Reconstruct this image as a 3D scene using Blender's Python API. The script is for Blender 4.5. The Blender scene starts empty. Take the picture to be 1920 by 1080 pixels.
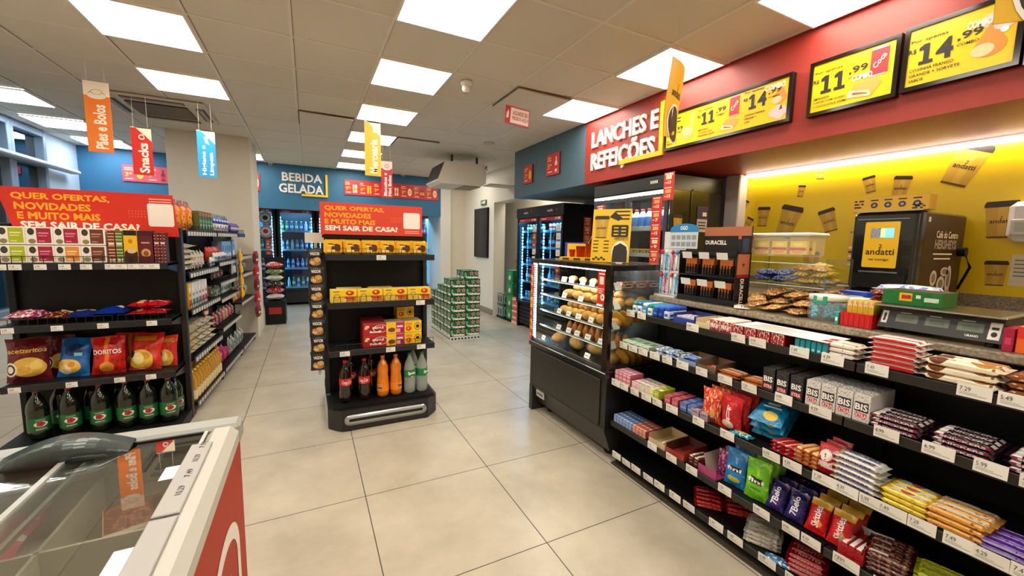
import bpy, math, random
from mathutils import Matrix, Vector
sc = bpy.context.scene
COL = sc.collection
PI = math.pi
rnd = random.Random(7)

# ------------------------------------------------------------------ camera
cd = bpy.data.cameras.new('camera'); cam = bpy.data.objects.new('camera', cd); COL.objects.link(cam)
cd.sensor_width = 36.0; cd.lens = 14.245; cd.clip_start = 0.02; cd.clip_end = 60
_R = ((0.89389, -0.03176, 0.44715), (-0.44783, -0.10757, 0.88762), (0.01994, -0.99369, -0.11036))
cam.matrix_world = Matrix(((_R[0][0], -_R[0][1], -_R[0][2], 0), (_R[1][0], -_R[1][1], -_R[1][2], 0), (_R[2][0], -_R[2][1], -_R[2][2], 1.55), (0, 0, 0, 1)))
sc.camera = cam
# ------------------------------------------------------------------ world and exposure
w = bpy.data.worlds.new('night'); sc.world = w; w.use_nodes = True
w.node_tree.nodes['Background'].inputs[0].default_value = (0.10, 0.14, 0.22, 1)
w.node_tree.nodes['Background'].inputs[1].default_value = 0.25
sc.view_settings.view_transform = 'Standard'; sc.view_settings.look = 'None'
sc.view_settings.exposure = 0.0; sc.view_settings.gamma = 1.0; sc.view_settings.use_curve_mapping = False
cy = sc.cycles
cy.max_bounces = 8; cy.diffuse_bounces = 6; cy.glossy_bounces = 3; cy.transmission_bounces = 4; cy.transparent_max_bounces = 12
cy.caustics_reflective = False; cy.caustics_refractive = False; cy.sample_clamp_indirect = 6.0; cy.blur_glossy = 0.5
LAMP = 14.0          # strength of the ceiling panels

# ------------------------------------------------------------------ colour + materials
def lin(c):
    if isinstance(c, str):
        c = c.lstrip('#'); c = tuple(int(c[i:i+2], 16)/255 for i in (0, 2, 4))
    return tuple((x/12.92 if x <= 0.04045 else ((x+0.055)/1.055)**2.4) for x in c) + (1.0,)
_mc = {}
def mat(col, rough=0.5, metal=0.0, emit=0.0, coat=0.0, spec=0.5, noise=None, bump=None, key=None):
    k = (col, rough, metal, emit, coat, spec, noise, bump)
    if k in _mc: return _mc[k]
    m = bpy.data.materials.new('m_' + str(col).strip('#')); m.use_nodes = True
    nt = m.node_tree; b = nt.nodes['Principled BSDF']; L = nt.links
    b.inputs['Base Color'].default_value = lin(col); b.inputs['Roughness'].default_value = rough
    b.inputs['Metallic'].default_value = metal; b.inputs['Coat Weight'].default_value = coat
    b.inputs['Specular IOR Level'].default_value = spec
    if emit:
        b.inputs['Emission Color'].default_value = lin(col); b.inputs['Emission Strength'].default_value = emit
    if noise or bump:
        tc = nt.nodes.new('ShaderNodeTexCoord')
    if noise:                                   # (scale, other colour, contrast)
        n = nt.nodes.new('ShaderNodeTexNoise'); n.inputs['Scale'].default_value = noise[0]; n.inputs['Detail'].default_value = 6
        r = nt.nodes.new('ShaderNodeValToRGB'); L.new(tc.outputs['Object'], n.inputs['Vector']); L.new(n.outputs[0], r.inputs[0])
        c = noise[2] if len(noise) > 2 else 0.2
        r.color_ramp.elements[0].position = 0.5 - c; r.color_ramp.elements[1].position = 0.5 + c
        r.color_ramp.elements[0].color = lin(col); r.color_ramp.elements[1].color = lin(noise[1])
        L.new(r.outputs[0], b.inputs['Base Color'])
    if bump:                                    # (scale, strength)
        n2 = nt.nodes.new('ShaderNodeTexNoise'); n2.inputs['Scale'].default_value = bump[0]; n2.inputs['Detail'].default_value = 4
        bp = nt.nodes.new('ShaderNodeBump'); bp.inputs['Strength'].default_value = bump[1]; bp.inputs['Distance'].default_value = 0.01
        L.new(tc.outputs['Object'], n2.inputs['Vector']); L.new(n2.outputs[0], bp.inputs['Height']); L.new(bp.outputs[0], b.inputs['Normal'])
    _mc[k] = m; return m
def pane(tint='#ffffff', refl=1.0, key='pane', dull=0.02):
    k = (key, tint, refl)
    if k in _mc: return _mc[k]
    m = bpy.data.materials.new(key); m.use_nodes = True; nt = m.node_tree; nt.nodes.clear(); L = nt.links
    o = nt.nodes.new('ShaderNodeOutputMaterial'); t = nt.nodes.new('ShaderNodeBsdfTransparent'); g = nt.nodes.new('ShaderNodeBsdfGlossy')
    t.inputs[0].default_value = lin(tint); g.inputs['Roughness'].default_value = dull; g.inputs[0].default_value = (1, 1, 1, 1)
    f = nt.nodes.new('ShaderNodeFresnel'); ge = nt.nodes.new('ShaderNodeNewGeometry'); io = nt.nodes.new('ShaderNodeMath'); io.operation = 'MULTIPLY_ADD'
    io.inputs[1].default_value = 1/1.5-1.5; io.inputs[2].default_value = 1.5; L.new(ge.outputs['Backfacing'], io.inputs[0]); L.new(io.outputs[0], f.inputs[0])
    mu = nt.nodes.new('ShaderNodeMath'); mu.operation = 'MULTIPLY'; mu.inputs[1].default_value = refl; mu.use_clamp = True
    mx = nt.nodes.new('ShaderNodeMixShader'); L.new(f.outputs[0], mu.inputs[0]); L.new(mu.outputs[0], mx.inputs[0])
    L.new(t.outputs[0], mx.inputs[1]); L.new(g.outputs[0], mx.inputs[2]); L.new(mx.outputs[0], o.inputs[0])
    _mc[k] = m; return m
def pack(base, els=(), rough=0.32, wrinkle=0.0, metal=0.0, key=None):
    """printed packaging: shapes laid over a base colour in the surface's own UV.
    ('r',u0,v0,u1,v1,col) rectangle, ('e',cu,cv,ru,rv,col) ellipse, ('n',scale,threshold,col[,su,sv]) blots, ('s',freq,duty,col,axis) stripes, ('d',a,b,c,col) half plane a*u+b*v>c"""
    k = ('pack', base, tuple(els), rough, wrinkle, metal)
    if k in _mc: return _mc[k]
    m = bpy.data.materials.new('print_' + base.strip('#')); m.use_nodes = True; nt = m.node_tree; L = nt.links
    b = nt.nodes['Principled BSDF']; b.inputs['Roughness'].default_value = rough; b.inputs['Metallic'].default_value = metal
    uv = nt.nodes.new('ShaderNodeUVMap'); sp = nt.nodes.new('ShaderNodeSeparateXYZ'); L.new(uv.outputs[0], sp.inputs[0])
    U, V = sp.outputs[0], sp.outputs[1]
    def M(op, a, b_=None, c=None):
        n = nt.nodes.new('ShaderNodeMath'); n.operation = op
        for i, x in enumerate((a, b_, c)):
            if x is None: continue
            if isinstance(x, (int, float)): n.inputs[i].default_value = x
            else: L.new(x, n.inputs[i])
        return n.outputs[0]
    cur = None
    for e in els:
        if e[0] == 'r':
            cu, cv, hu, hv = (e[1]+e[3])/2, (e[2]+e[4])/2, abs(e[3]-e[1])/2, abs(e[4]-e[2])/2
            f = M('MULTIPLY', M('COMPARE', U, cu, hu), M('COMPARE', V, cv, hv)); c = e[5]
        elif e[0] == 'e':
            a = M('DIVIDE', M('SUBTRACT', U, e[1]), e[3]); d = M('DIVIDE', M('SUBTRACT', V, e[2]), e[4])
            f = M('LESS_THAN', M('ADD', M('MULTIPLY', a, a), M('MULTIPLY', d, d)), 1.0); c = e[5]
        elif e[0] == 'n':
            n = nt.nodes.new('ShaderNodeTexNoise'); n.inputs['Scale'].default_value = e[1]; n.inputs['Detail'].default_value = 2
            mp = nt.nodes.new('ShaderNodeMapping'); L.new(uv.outputs[0], mp.inputs[0])
            if len(e) > 4: mp.inputs['Scale'].default_value = (e[4], e[5], 1)
            L.new(mp.outputs[0], n.inputs['Vector']); f = M('GREATER_THAN', n.outputs[0], e[2]); c = e[3]
        elif e[0] == 's':
            f = M('LESS_THAN', M('FRACT', M('MULTIPLY', U if e[4] == 'u' else V, e[1])), e[2]); c = e[3]
        elif e[0] == 'd':
            f = M('GREATER_THAN', M('ADD', M('MULTIPLY', U, e[1]), M('MULTIPLY', V, e[2])), e[3]); c = e[4]
        mx = nt.nodes.new('ShaderNodeMix'); mx.data_type = 'RGBA'; L.new(f, mx.inputs[0])
        if cur is None: mx.inputs[6].default_value = lin(base)
        else: L.new(cur, mx.inputs[6])
        mx.inputs[7].default_value = lin(c); cur = mx.outputs[2]
    if cur is None: b.inputs['Base Color'].default_value = lin(base)
    else: L.new(cur, b.inputs['Base Color'])
    if wrinkle:
        tc = nt.nodes.new('ShaderNodeTexCoord'); n = nt.nodes.new('ShaderNodeTexNoise'); n.inputs['Scale'].default_value = 28; n.inputs['Detail'].default_value = 3
        n.inputs['Distortion'].default_value = 1.5
        bp = nt.nodes.new('ShaderNodeBump'); bp.inputs['Strength'].default_value = wrinkle; bp.inputs['Distance'].default_value = 0.012
        L.new(tc.outputs['Object'], n.inputs['Vector']); L.new(n.outputs[0], bp.inputs['Height']); L.new(bp.outputs[0], b.inputs['Normal'])
    _mc[k] = m; return m

# ------------------------------------------------------------------ mesh builder
def T(x, y, z): return Matrix.Translation((x, y, z))
def RX(a): return Matrix.Rotation(a, 4, 'X')
def RY(a): return Matrix.Rotation(a, 4, 'Y')
def RZ(a): return Matrix.Rotation(a, 4, 'Z')
def FM(d, x, y, z, roll=0):      # a drawing plane that faces d at (x,y,z): its X runs to the viewer's right, its Y up
    b = {'-y': RX(PI/2), '-x': RZ(-PI/2) @ RX(PI/2), '+x': RZ(PI/2) @ RX(PI/2), '+y': RZ(PI) @ RX(PI/2), '+z': Matrix.Identity(4), '-z': RX(PI)}[d]
    return T(x, y, z) @ b @ RZ(roll)
_tc = {}
def text_mesh(s, bold=0.0, align='CENTER', slant=0.0, sp=1.0):
    k = (s, bold, align, slant, sp)
    if k not in _tc:
        cu = bpy.data.curves.new('t', 'FONT'); cu.body = s; cu.size = 1.0; cu.align_x = align; cu.align_y = 'CENTER'; cu.offset = bold; cu.shear = slant
        cu.resolution_u = 2; cu.space_character = sp; cu.space_line = 0.95; cu.fill_mode = 'FRONT'
        o = bpy.data.objects.new('t', cu); COL.objects.link(o); dg = bpy.context.evaluated_depsgraph_get()
        me = o.evaluated_get(dg).to_mesh()
        _tc[k] = ([tuple(v.co) for v in me.vertices], [tuple(p.vertices) for p in me.polygons])
        o.evaluated_get(dg).to_mesh_clear(); bpy.data.objects.remove(o); bpy.data.curves.remove(cu)
    return _tc[k]
class MB:
    def __init__(s): s.v = []; s.f = []; s.mi = []; s.sm = []; s.uv = []; s.mats = []; s.M = None
    def _m(s, m):
        if m not in s.mats: s.mats.append(m)
        return s.mats.index(m)
    def add(s, vs, fs, m, smooth=False, uvs=None, M=None):
        o = len(s.v); X = (s.M @ M if M is not None and s.M is not None else (M if M is not None else s.M))
        s.v += [tuple(X @ Vector(p)) for p in vs] if X is not None else [tuple(p) for p in vs]
        k = s._m(m) if not isinstance(m, list) else None
        for i, f in enumerate(fs):
            s.f.append(tuple(a+o for a in f)); s.mi.append(k if k is not None else s._m(m[i])); s.sm.append(smooth)
            if uvs is None: s.uv.append([(0.0, 0.0)]*len(f))
            elif isinstance(uvs, dict): s.uv.append(uvs[i])
            else: s.uv.append([uvs[a] for a in f])
        return s
    def box(s, x0, y0, z0, x1, y1, z1, m, bev=0.0, M=None, sides=None):
        """sides: {'-y': material, ...} overrides the material of single faces"""
        if x1 < x0: x0, x1 = x1, x0
        if y1 < y0: y0, y1 = y1, y0
        if z1 < z0: z0, z1 = z1, z0
        g = lambda d: (sides or {}).get(d, m)
        q = [(0, 0), (1, 0), (1, 1), (0, 1)]
        if bev <= 0:
            vs = [(x0,y0,z0),(x1,y0,z0),(x1,y1,z0),(x0,y1,z0),(x0,y0,z1),(x1,y0,z1),(x1,y1,z1),(x0,y1,z1)]
            fs = [(0,1,5,4),(1,2,6,5),(2,3,7,6),(3,0,4,7),(4,5,6,7),(3,2,1,0)]
            return s.add(vs, fs, [g('-y'),g('+x'),g('+y'),g('-x'),g('+z'),g('-z')], uvs={i: q for i in range(6)}, M=M)
        b = min(bev, (x1-x0)*.49, (y1-y0)*.49, (z1-z0)*.49)
        vs = []; ix = {}
        for sx in (0, 1):
            for sy in (0, 1):
                for sz in (0, 1):
                    X = x1 if sx else x0; Y = y1 if sy else y0; Z = z1 if sz else z0
                    ax = -b if sx else b; ay = -b if sy else b; az = -b if sz else b
                    ix[sx,sy,sz] = len(vs); vs += [(X, Y+ay, Z+az), (X+ax, Y, Z+az), (X+ax, Y+ay, Z)]
        c = lambda sx, sy, sz, k: ix[sx,sy,sz]+k
        fs = [(c(0,0,0,1),c(1,0,0,1),c(1,0,1,1),c(0,0,1,1)), (c(1,0,0,0),c(1,1,0,0),c(1,1,1,0),c(1,0,1,0)), (c(1,1,0,1),c(0,1,0,1),c(0,1,1,1),c(1,1,1,1)),
              (c(0,1,0,0),c(0,0,0,0),c(0,0,1,0),c(0,1,1,0)), (c(0,0,1,2),c(1,0,1,2),c(1,1,1,2),c(0,1,1,2)), (c(0,1,0,2),c(1,1,0,2),c(1,0,0,2),c(0,0,0,2))]
        ms = [g('-y'),g('+x'),g('+y'),g('-x'),g('+z'),g('-z')]; uv = {i: q for i in range(6)}
        for a in (0, 1):
            for d in (0, 1):
                fs += [(c(0,a,d,1),c(1,a,d,1),c(1,a,d,2),c(0,a,d,2)), (c(a,0,d,0),c(a,1,d,0),c(a,1,d,2),c(a,0,d,2)), (c(a,d,0,0),c(a,d,1,0),c(a,d,1,1),c(a,d,0,1))]
        for k in ix.values(): fs.append((k, k+1, k+2))
        for i in range(6, len(fs)): ms.append(m); uv[i] = [(0.02, 0.02)]*len(fs[i])
        return s.add(vs, fs, ms, uvs=uv, M=M)
    def rect(s, M, x0, y0, x1, y1, m, z=0.0):
        return s.add([(x0,y0,z),(x1,y0,z),(x1,y1,z),(x0,y1,z)], [(0,1,2,3)], m, uvs=[(0,0),(1,0),(1,1),(0,1)], M=M)
    def poly(s, M, pts, m, z=0.0):
        xs = [p[0] for p in pts]; ys = [p[1] for p in pts]; w = max(xs)-min(xs) or 1; h = max(ys)-min(ys) or 1
        return s.add([(p[0], p[1], z) for p in pts], [tuple(range(len(pts)))], m, uvs=[((p[0]-min(xs))/w, (p[1]-min(ys))/h) for p in pts], M=M)
    def disc(s, M, cx, cy_, rx, ry, m, z=0.0, n=20):
        return s.poly(M, [(cx+rx*math.cos(2*PI*i/n), cy_+ry*math.sin(2*PI*i/n)) for i in range(n)], m, z)
    def star(s, M, cx, cy_, r, m, z=0.0):
        p = [(cx+(r if i % 2 == 0 else r*.42)*math.sin(PI*i/5), cy_+(r if i % 2 == 0 else r*.42)*math.cos(PI*i/5)) for i in range(10)]
        vs = [(x, y, z) for x, y in p] + [(cx, cy_, z)]
        return s.add(vs, [(i, (i+1) % 10, 10) for i in range(10)], m, M=M)
    def ring(s, M, cx, cy_, r0, r1, m, z=0.0, n=28, ry=1.0):
        vs = []
        for i in range(n):
            a = 2*PI*i/n
            vs += [(cx+r0*math.cos(a), cy_+r0*ry*math.sin(a), z), (cx+r1*math.cos(a), cy_+r1*ry*math.sin(a), z)]
        return s.add(vs, [(2*i, 2*i+1, (2*i+3) % (2*n), (2*i+2) % (2*n)) for i in range(n)], m, M=M)
    def text(s, M, st, size, m, x=0.0, y=0.0, z=0.0006, bold=0.0, align='CENTER', slant=0.0, wrap=None, sx=1.0, fn=None, sp=1.0):
        vs, fs = text_mesh(st, bold, align, slant, sp)
        p = [(a*size*sx+x, b*size+y, z) for a, b, c in vs]
        if wrap: p = [((wrap+z_)*math.sin(a/wrap), b, -wrap+(wrap+z_)*math.cos(a/wrap)) for a, b, z_ in p]
        if fn: p = [fn(*q) for q in p]
        return s.add(p, fs, m, M=M)
    def fit(s, M, st, x0, y0, x1, y1, m, bold=0.0, z=0.0006, slant=0.0, fn=None, depth=0.0, align='LEFT'):
        """lettering stretched to fill the box x0..x1, y0..y1 of plane M; depth > 0 makes raised letters"""
        vs, fs = text_mesh(st, bold, align, slant)
        if not vs: return s
        xs = [v[0] for v in vs]; ys = [v[1] for v in vs]; a, b, c, d = min(xs), max(xs), min(ys), max(ys)
        p = [(x0+(v[0]-a)/(b-a)*(x1-x0), y0+(v[1]-c)/(d-c)*(y1-y0), z) for v in vs]
        if depth:
            n = len(p); e = {}
            for f in fs:
                for i in range(len(f)):
                    k = (f[i], f[(i+1) % len(f)]); e[k] = e.get((k[1], k[0]), 0) + 1
            edge = [(u, v) for f in fs for u, v in zip(f, f[1:]+f[:1])]; E_ = set(edge)
            rim = [(u, v) for u, v in edge if (v, u) not in E_]
            q = p + [(u, v, z+depth) for u, v, _ in p]
            return s.add(q, [tuple(i+n for i in f) for f in fs] + [(u, v, v+n, u+n) for u, v in rim], m, M=M)
        if fn: p = [fn(*q) for q in p]
        return s.add(p, fs, m, M=M)
    def lathe(s, prof, m, n=16, M=None, ms=None, smooth=True, start=0.0):
        """prof: [(r,z)...]; ms: one material per band"""
        vs = []; fs = []; mm = []; uv = {}
        k = len(prof)
        for i in range(n):
            a = 2*PI*i/n + start
            for r, z in prof: vs.append((r*math.sin(a), -r*math.cos(a), z))
        for j in range(k-1):
            for i in range(n):
                i2 = (i+1) % n
                if prof[j][0] < 1e-6 and prof[j+1][0] < 1e-6: continue
                fs.append((i*k+j, i2*k+j, i2*k+j+1, i*k+j+1)); mm.append(ms[j] if ms else m)
                uv[len(fs)-1] = [(i/n, j/(k-1)), ((i+1)/n, j/(k-1)), ((i+1)/n, (j+1)/(k-1)), (i/n, (j+1)/(k-1))]
        return s.add(vs, fs, mm, smooth, uv, M)
    def cyl(s, p0, p1, r, m, n=10, r2=None, smooth=True, M=None):
        p0 = Vector(p0); p1 = Vector(p1); d = p1-p0; q = d.to_track_quat('Z', 'Y').to_matrix(); r2 = r if r2 is None else r2
        vs = []
        for i in range(n):
            a = 2*PI*i/n; e = q @ Vector((math.cos(a), math.sin(a), 0)); vs += [tuple(p0+e*r), tuple(p1+e*r2)]
        s.add(vs, [(2*i, (2*i+2) % (2*n), (2*i+3) % (2*n), 2*i+1) for i in range(n)], m, smooth, M=M)
        return s.add(vs, [tuple(range(0, 2*n, 2))[::-1], tuple(range(1, 2*n, 2))], m, False, M=M)
    def tube(s, pts, r, m, n=6, M=None):
        P = [Vector(p) for p in pts]; vs = []
        for i, p in enumerate(P):
            d = (P[min(i+1, len(P)-1)]-P[max(i-1, 0)]).normalized(); q = d.to_track_quat('Z', 'Y').to_matrix()
            for k in range(n):
                a = 2*PI*k/n; vs.append(tuple(p+q @ Vector((math.cos(a)*r, math.sin(a)*r, 0))))
        fs = [(i*n+k, i*n+(k+1) % n, (i+1)*n+(k+1) % n, (i+1)*n+k) for i in range(len(P)-1) for k in range(n)]
        fs += [tuple(range(n))[::-1], tuple((len(P)-1)*n+k for k in range(n))]
        return s.add(vs, fs, m, True, M=M)
    def prism(s, M, pts, d, m, side=None):
        """outline pts in the plane M, thickened by d along the plane's normal (behind it)"""
        n = len(pts); vs = [(p[0], p[1], 0) for p in pts] + [(p[0], p[1], -d) for p in pts]
        fs = [tuple(range(n)), tuple(range(2*n-1, n-1, -1))] + [(i, i+n, (i+1) % n+n, (i+1) % n) for i in range(n)]
        xs = [p[0] for p in pts]; ys = [p[1] for p in pts]; w = max(xs)-min(xs) or 1; h = max(ys)-min(ys) or 1
        return s.add(vs, fs, [m, m]+[side or m]*n, uvs=[((p[0]-min(xs))/w, (p[1]-min(ys))/h) for p in pts]*2, M=M)
    def bag(s, w, h, t, m, seed=0, nu=9, nv=11, crimp=0.06, crumple=1.0, M=None, back=None, taper=0.0, foot=0.25):
        """a sealed bag standing on z=0, print facing -y"""
        R = random.Random(seed); ph = [R.uniform(0, 6.28) for _ in range(8)]
        def pt(u, v, sgn):
            a = max(0.0, 1-(2*u-1)**2); e = min(v/foot, 1.0); b = max(0.0, min(1.0, (1-v-crimp)/0.3)); e2 = max(0.0, min(1.0, (v-crimp*.6)/.12))
            th = t*0.5*(a**0.5)*(math.sin(PI/2*min(1, b))**.8 if b > 0 else 0)*(0.35+0.65*e)*math.sin(PI/2*e2)
            cr = crumple*t*0.06*(math.sin(9*u+5*v+ph[0])+math.sin(15*v-7*u+ph[1])+0.7*math.sin(22*u+ph[2]+11*v))*a*min(1, b*2)
            x = (u-.5)*w*(1-0.10*math.sin(PI*v)-taper*v) + 0.01*w*math.sin(8*v+ph[3])
            y = -sgn*(th+cr*.5) if sgn else 0
            return (x, -sgn*th + cr, v*h + crumple*0.012*h*math.sin(6*u+ph[4])*(v > .9))
        vs = []; uvs = []; fs = []; mm = []
        for sgn in (1, -1):
            for j in range(nv+1):
                for i in range(nu+1):
                    u, v = i/nu, j/nv; vs.append(pt(u, v, sgn)); uvs.append((u if sgn > 0 else 1-u, v))
        N = (nu+1)*(nv+1)
        for k in (0, 1):
            for j in range(nv):
                for i in range(nu):
                    a = k*N+j*(nu+1)+i; q = (a, a+1, a+nu+2, a+nu+1)
                    fs.append(q if k == 0 else q[::-1]); mm.append(m if k == 0 or back is None else back)
        s.add(vs, fs, mm, True, uvs, M)
        return pt
    def bar(s, L, W, H, m, M=None, crimp=0.012, n=10, end=None):
        """a wrapped bar lying along x, print on top and front; rounded section, flat fins at both ends"""
        sec = [(-.5, .25), (-.5, .7), (-.36, 1), (.36, 1), (.5, .7), (.5, .25), (.36, 0), (-.36, 0)]
        st = [(-L/2, 1.0, .06), (-L/2+crimp, .96, .10), (-L/2+crimp*1.6, 1, .9), (0, 1, 1), (L/2-crimp*1.6, 1, .9), (L/2-crimp, .96, .10), (L/2, 1.0, .06)]
        vs = []; uvs = []; fs = []; uv = {}; k = len(sec)
        per = [0]
        for i in range(k):
            a, b = sec[i], sec[(i+1) % k]; per.append(per[-1]+math.hypot((a[0]-b[0])*W, (a[1]-b[1])*H))
        for x, fw, fh in st:
            for a, b in sec: vs.append((x, a*W*fw, (0.5+(b-.5)*fh)*H if fh < .5 else b*H*fh))
        mm = []
        for i in range(len(st)-1):
            for j in range(k):
                j2 = (j+1) % k; f = (i*k+j, (i+1)*k+j, (i+1)*k+j2, i*k+j2); fs.append(f)
                u0, u1 = st[i][0]/L+.5, st[i+1][0]/L+.5; v0, v1 = per[j]/per[-1], per[j+1]/per[-1]
                uv[len(fs)-1] = [(u0, v0), (u1, v0), (u1, v1), (u0, v1)]; mm.append(end if end and i in (0, 5) else m)
        fs += [tuple(range(k)), tuple(range((len(st)-1)*k, len(st)*k))[::-1]]; mm += [end or m]*2
        uv[len(fs)-2] = [(0, 0)]*k; uv[len(fs)-1] = [(0, 0)]*k
        return s.add(vs, fs, mm, False, uv, M)
    def wire(s, x0, x1, y, z0, z1, m, step=0.05, r=0.0022, cross='x'):
        s.cyl((x0, y, z1), (x1, y, z1), r, m, 5); s.cyl((x0, y, z0+r), (x1, y, z0+r), r, m, 5)
        n = max(1, round((x1-x0)/step))
        for i in range(n+1):
            x = x0+(x1-x0)*i/n; s.cyl((x, y, z0), (x, y, z1), r, m, 5)
        return s
    def mesh(s, name):
        me = bpy.data.meshes.new(name); me.from_pydata(s.v, [], s.f)
        for m in s.mats: me.materials.append(m)
        me.polygons.foreach_set('material_index', s.mi); me.polygons.foreach_set('use_smooth', s.sm)
        ul = me.uv_layers.new(name='UVMap'); flat = [c for f in s.uv for p in f for c in p]; ul.data.foreach_set('uv', flat)
        me.update(); return me
# ------------------------------------------------------------------ objects
def link(name, data, parent=None, loc=(0, 0, 0), rz=0.0, rot=None):
    o = bpy.data.objects.new(name, data); COL.objects.link(o); o.location = loc; o.rotation_euler = rot or (0, 0, rz)
    if parent is not None: o.parent = parent
    return o
def tag(o, label, cat, group=None, kind=None):
    if label: o['label'] = label
    if cat: o['category'] = cat
    if group: o['group'] = group
    if kind: o['kind'] = kind
    return o
def thing(name, label, cat, mb=None, loc=(0, 0, 0), rz=0.0, group=None, rot=None):
    return tag(link(name, (mb.mesh(name) if isinstance(mb, MB) else mb), None, loc, rz, rot), label, cat, group)
def part(name, mb, parent, loc=(0, 0, 0), rz=0.0, label=None, rot=None):
    o = link(name, mb.mesh(name) if isinstance(mb, MB) else mb, parent, loc, rz, rot)
    if label: o['label'] = label
    return o
def struct(name, mb):
    o = link(name, mb.mesh(name)); o['kind'] = 'structure'; return o
def copy_tree(o, parent=None):
    c = o.copy(); COL.objects.link(c); c.parent = parent
    for ch in list(o.children): copy_tree(ch, c)
    return c
ORD = 'first second third fourth fifth sixth seventh eighth ninth tenth eleventh twelfth thirteenth fourteenth fifteenth sixteenth seventeenth eighteenth nineteenth twentieth'.split()
def O(i): return ORD[i] if i < 20 else 'twenty-' + ORD[i-20]
def frosted(col, alpha, rough=.15):      # part clear plastic
    m = mat(col, rough, coat=.3, key='f'); k = ('frost', col, alpha)
    if k not in _mc:
        m = m.copy(); m.node_tree.nodes['Principled BSDF'].inputs['Alpha'].default_value = alpha; _mc[k] = m
    return _mc[k]
# common materials
BLK = mat('#0c0c0c', .5, spec=.3); BLK2 = mat('#151413', .5, spec=.3); DGR = mat('#3a3a3c', .4); WHT = mat('#f2f0ea', .5); STEEL = mat('#9a9ca0', .3, .9); CHROME = mat('#d5d6d8', .15, 1.0)
GLASS = pane(); CARD = mat('#e9e6dd', .55); INK = mat('#1a1714', .6); RED = mat('#d8231c', .4); YEL = mat('#f4c916', .45); WIRE = mat('#0d0d0d', .4)
GRY = mat('#8d9094', .4, .3)
# ------------------------------------------------------------------ room shell
def floor_mat():
    m = bpy.data.materials.new('porcelain_tile'); m.use_nodes = True; nt = m.node_tree; L = nt.links; b = nt.nodes['Principled BSDF']
    tc = nt.nodes.new('ShaderNodeTexCoord'); sp = nt.nodes.new('ShaderNodeSeparateXYZ'); L.new(tc.outputs['Object'], sp.inputs[0])
    def M(op, a, c=None):
        n = nt.nodes.new('ShaderNodeMath'); n.operation = op
        for i, x in enumerate((a, c)):
            if x is None: continue
            if isinstance(x, (int, float)): n.inputs[i].default_value = x
            else: L.new(x, n.inputs[i])
        return n.outputs[0]
    def line(o, off):
        f = M('FRACT', M('ADD', M('DIVIDE', M('SUBTRACT', o, off), 0.8), 50.5)); return M('LESS_THAN', M('ABSOLUTE', M('SUBTRACT', f, 0.5)), 0.0032)
    g = M('MAXIMUM', line(sp.outputs[0], 0.266), line(sp.outputs[1], 1.652))
    n = nt.nodes.new('ShaderNodeTexNoise'); n.inputs['Scale'].default_value = 2.6; n.inputs['Detail'].default_value = 8; n.inputs['Roughness'].default_value = .62
    L.new(tc.outputs['Object'], n.inputs['Vector'])
    r = nt.nodes.new('ShaderNodeValToRGB'); L.new(n.outputs[0], r.inputs[0]); r.color_ramp.elements[0].position = .35; r.color_ramp.elements[1].position = .68
    r.color_ramp.elements[0].color = lin('#a99f8c'); r.color_ramp.elements[1].color = lin('#c0b6a3')
    mx = nt.nodes.new('ShaderNodeMix'); mx.data_type = 'RGBA'; L.new(g, mx.inputs[0]); L.new(r.outputs[0], mx.inputs[6]); mx.inputs[7].default_value = lin('#3b352c')
    L.new(mx.outputs[2], b.inputs['Base Color']); L.new(M('ADD', M('MULTIPLY', g, .4), .30), b.inputs['Roughness']); b.inputs['Specular IOR Level'].default_value = .45
    return m
H = 3.03
mb = MB(); mb.box(-4.6, -3.2, -.1, 4.9, 11.6, 0, floor_mat()); struct('floor', mb)
ctile = mat('#e2dccf', .9, noise=(1.1, '#dad3c5', .3)); cgrid = mat('#e6e0d4', .6); cgap_shade = mat('#7a6d5b', .9)
mb = MB(); mb.box(-4.6, -3.2, H, 4.9, 11.6, H+.1, ctile); struct('ceiling', mb)
gx = [.565+.625*k for k in range(-7, 6)]; gy = [2.32+.625*k for k in range(-8, 12)]
mb = MB()
for x in gx:
    mb.box(x-.011, -3.1, H-.006, x+.011, 9.5, H, cgrid); mb.box(x+.011, -3.1, H-.0025, x+.0155, 9.5, H, cgap_shade)  # darker strip beside each bar paints in its shadow edge
for y in gy:
    mb.box(-3.4, y-.011, H-.0055, 3.09, y+.011, H, cgrid); mb.box(-3.4, y+.011, H-.0022, 3.09, y+.0155, H, cgap_shade)
struct('ceiling_grid_trim', mb)
# three tiles that hang a little askew
for i, (x, y, a, b, c) in enumerate(((1.815, 3.565, .0, .02, 'askew ceiling tile gaping beside the lamp nearest the red fascia'), (1.19, 6.07, .02, 0, 'sagging ceiling tile with a dark gap beyond the camera dome'), (-.06, 5.44, 0.0, .014, 'ceiling tile with one dark open edge over the aisle'))):
    mb = MB(); mb.box(.02, .02, 0, .605, .605, .012, ctile); mb.box(.006, .006, .013, .619, .619, .016, cgap_shade)  # dark sheet above the tile paints the shade in its open gap
    o = thing('ceiling_tile', c, 'ceiling tile', mb, (x, y, H-.030)); o.rotation_euler = (a, b, 0)
blue = mat('#2f6d92', .55, noise=(3, '#2b668a', .3)); slate = mat('#4f6a78', .55); redp = mat('#a03226', .5, noise=(2, '#9c3025', .3)); cream = mat('#e6e1d5', .7); beige = mat('#e0d8c8', .75, noise=(4, '#dbd3c2', .3))
yelp = mat('#e6c40a', .35); white_wall = mat('#e4e1d8', .7)
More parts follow.
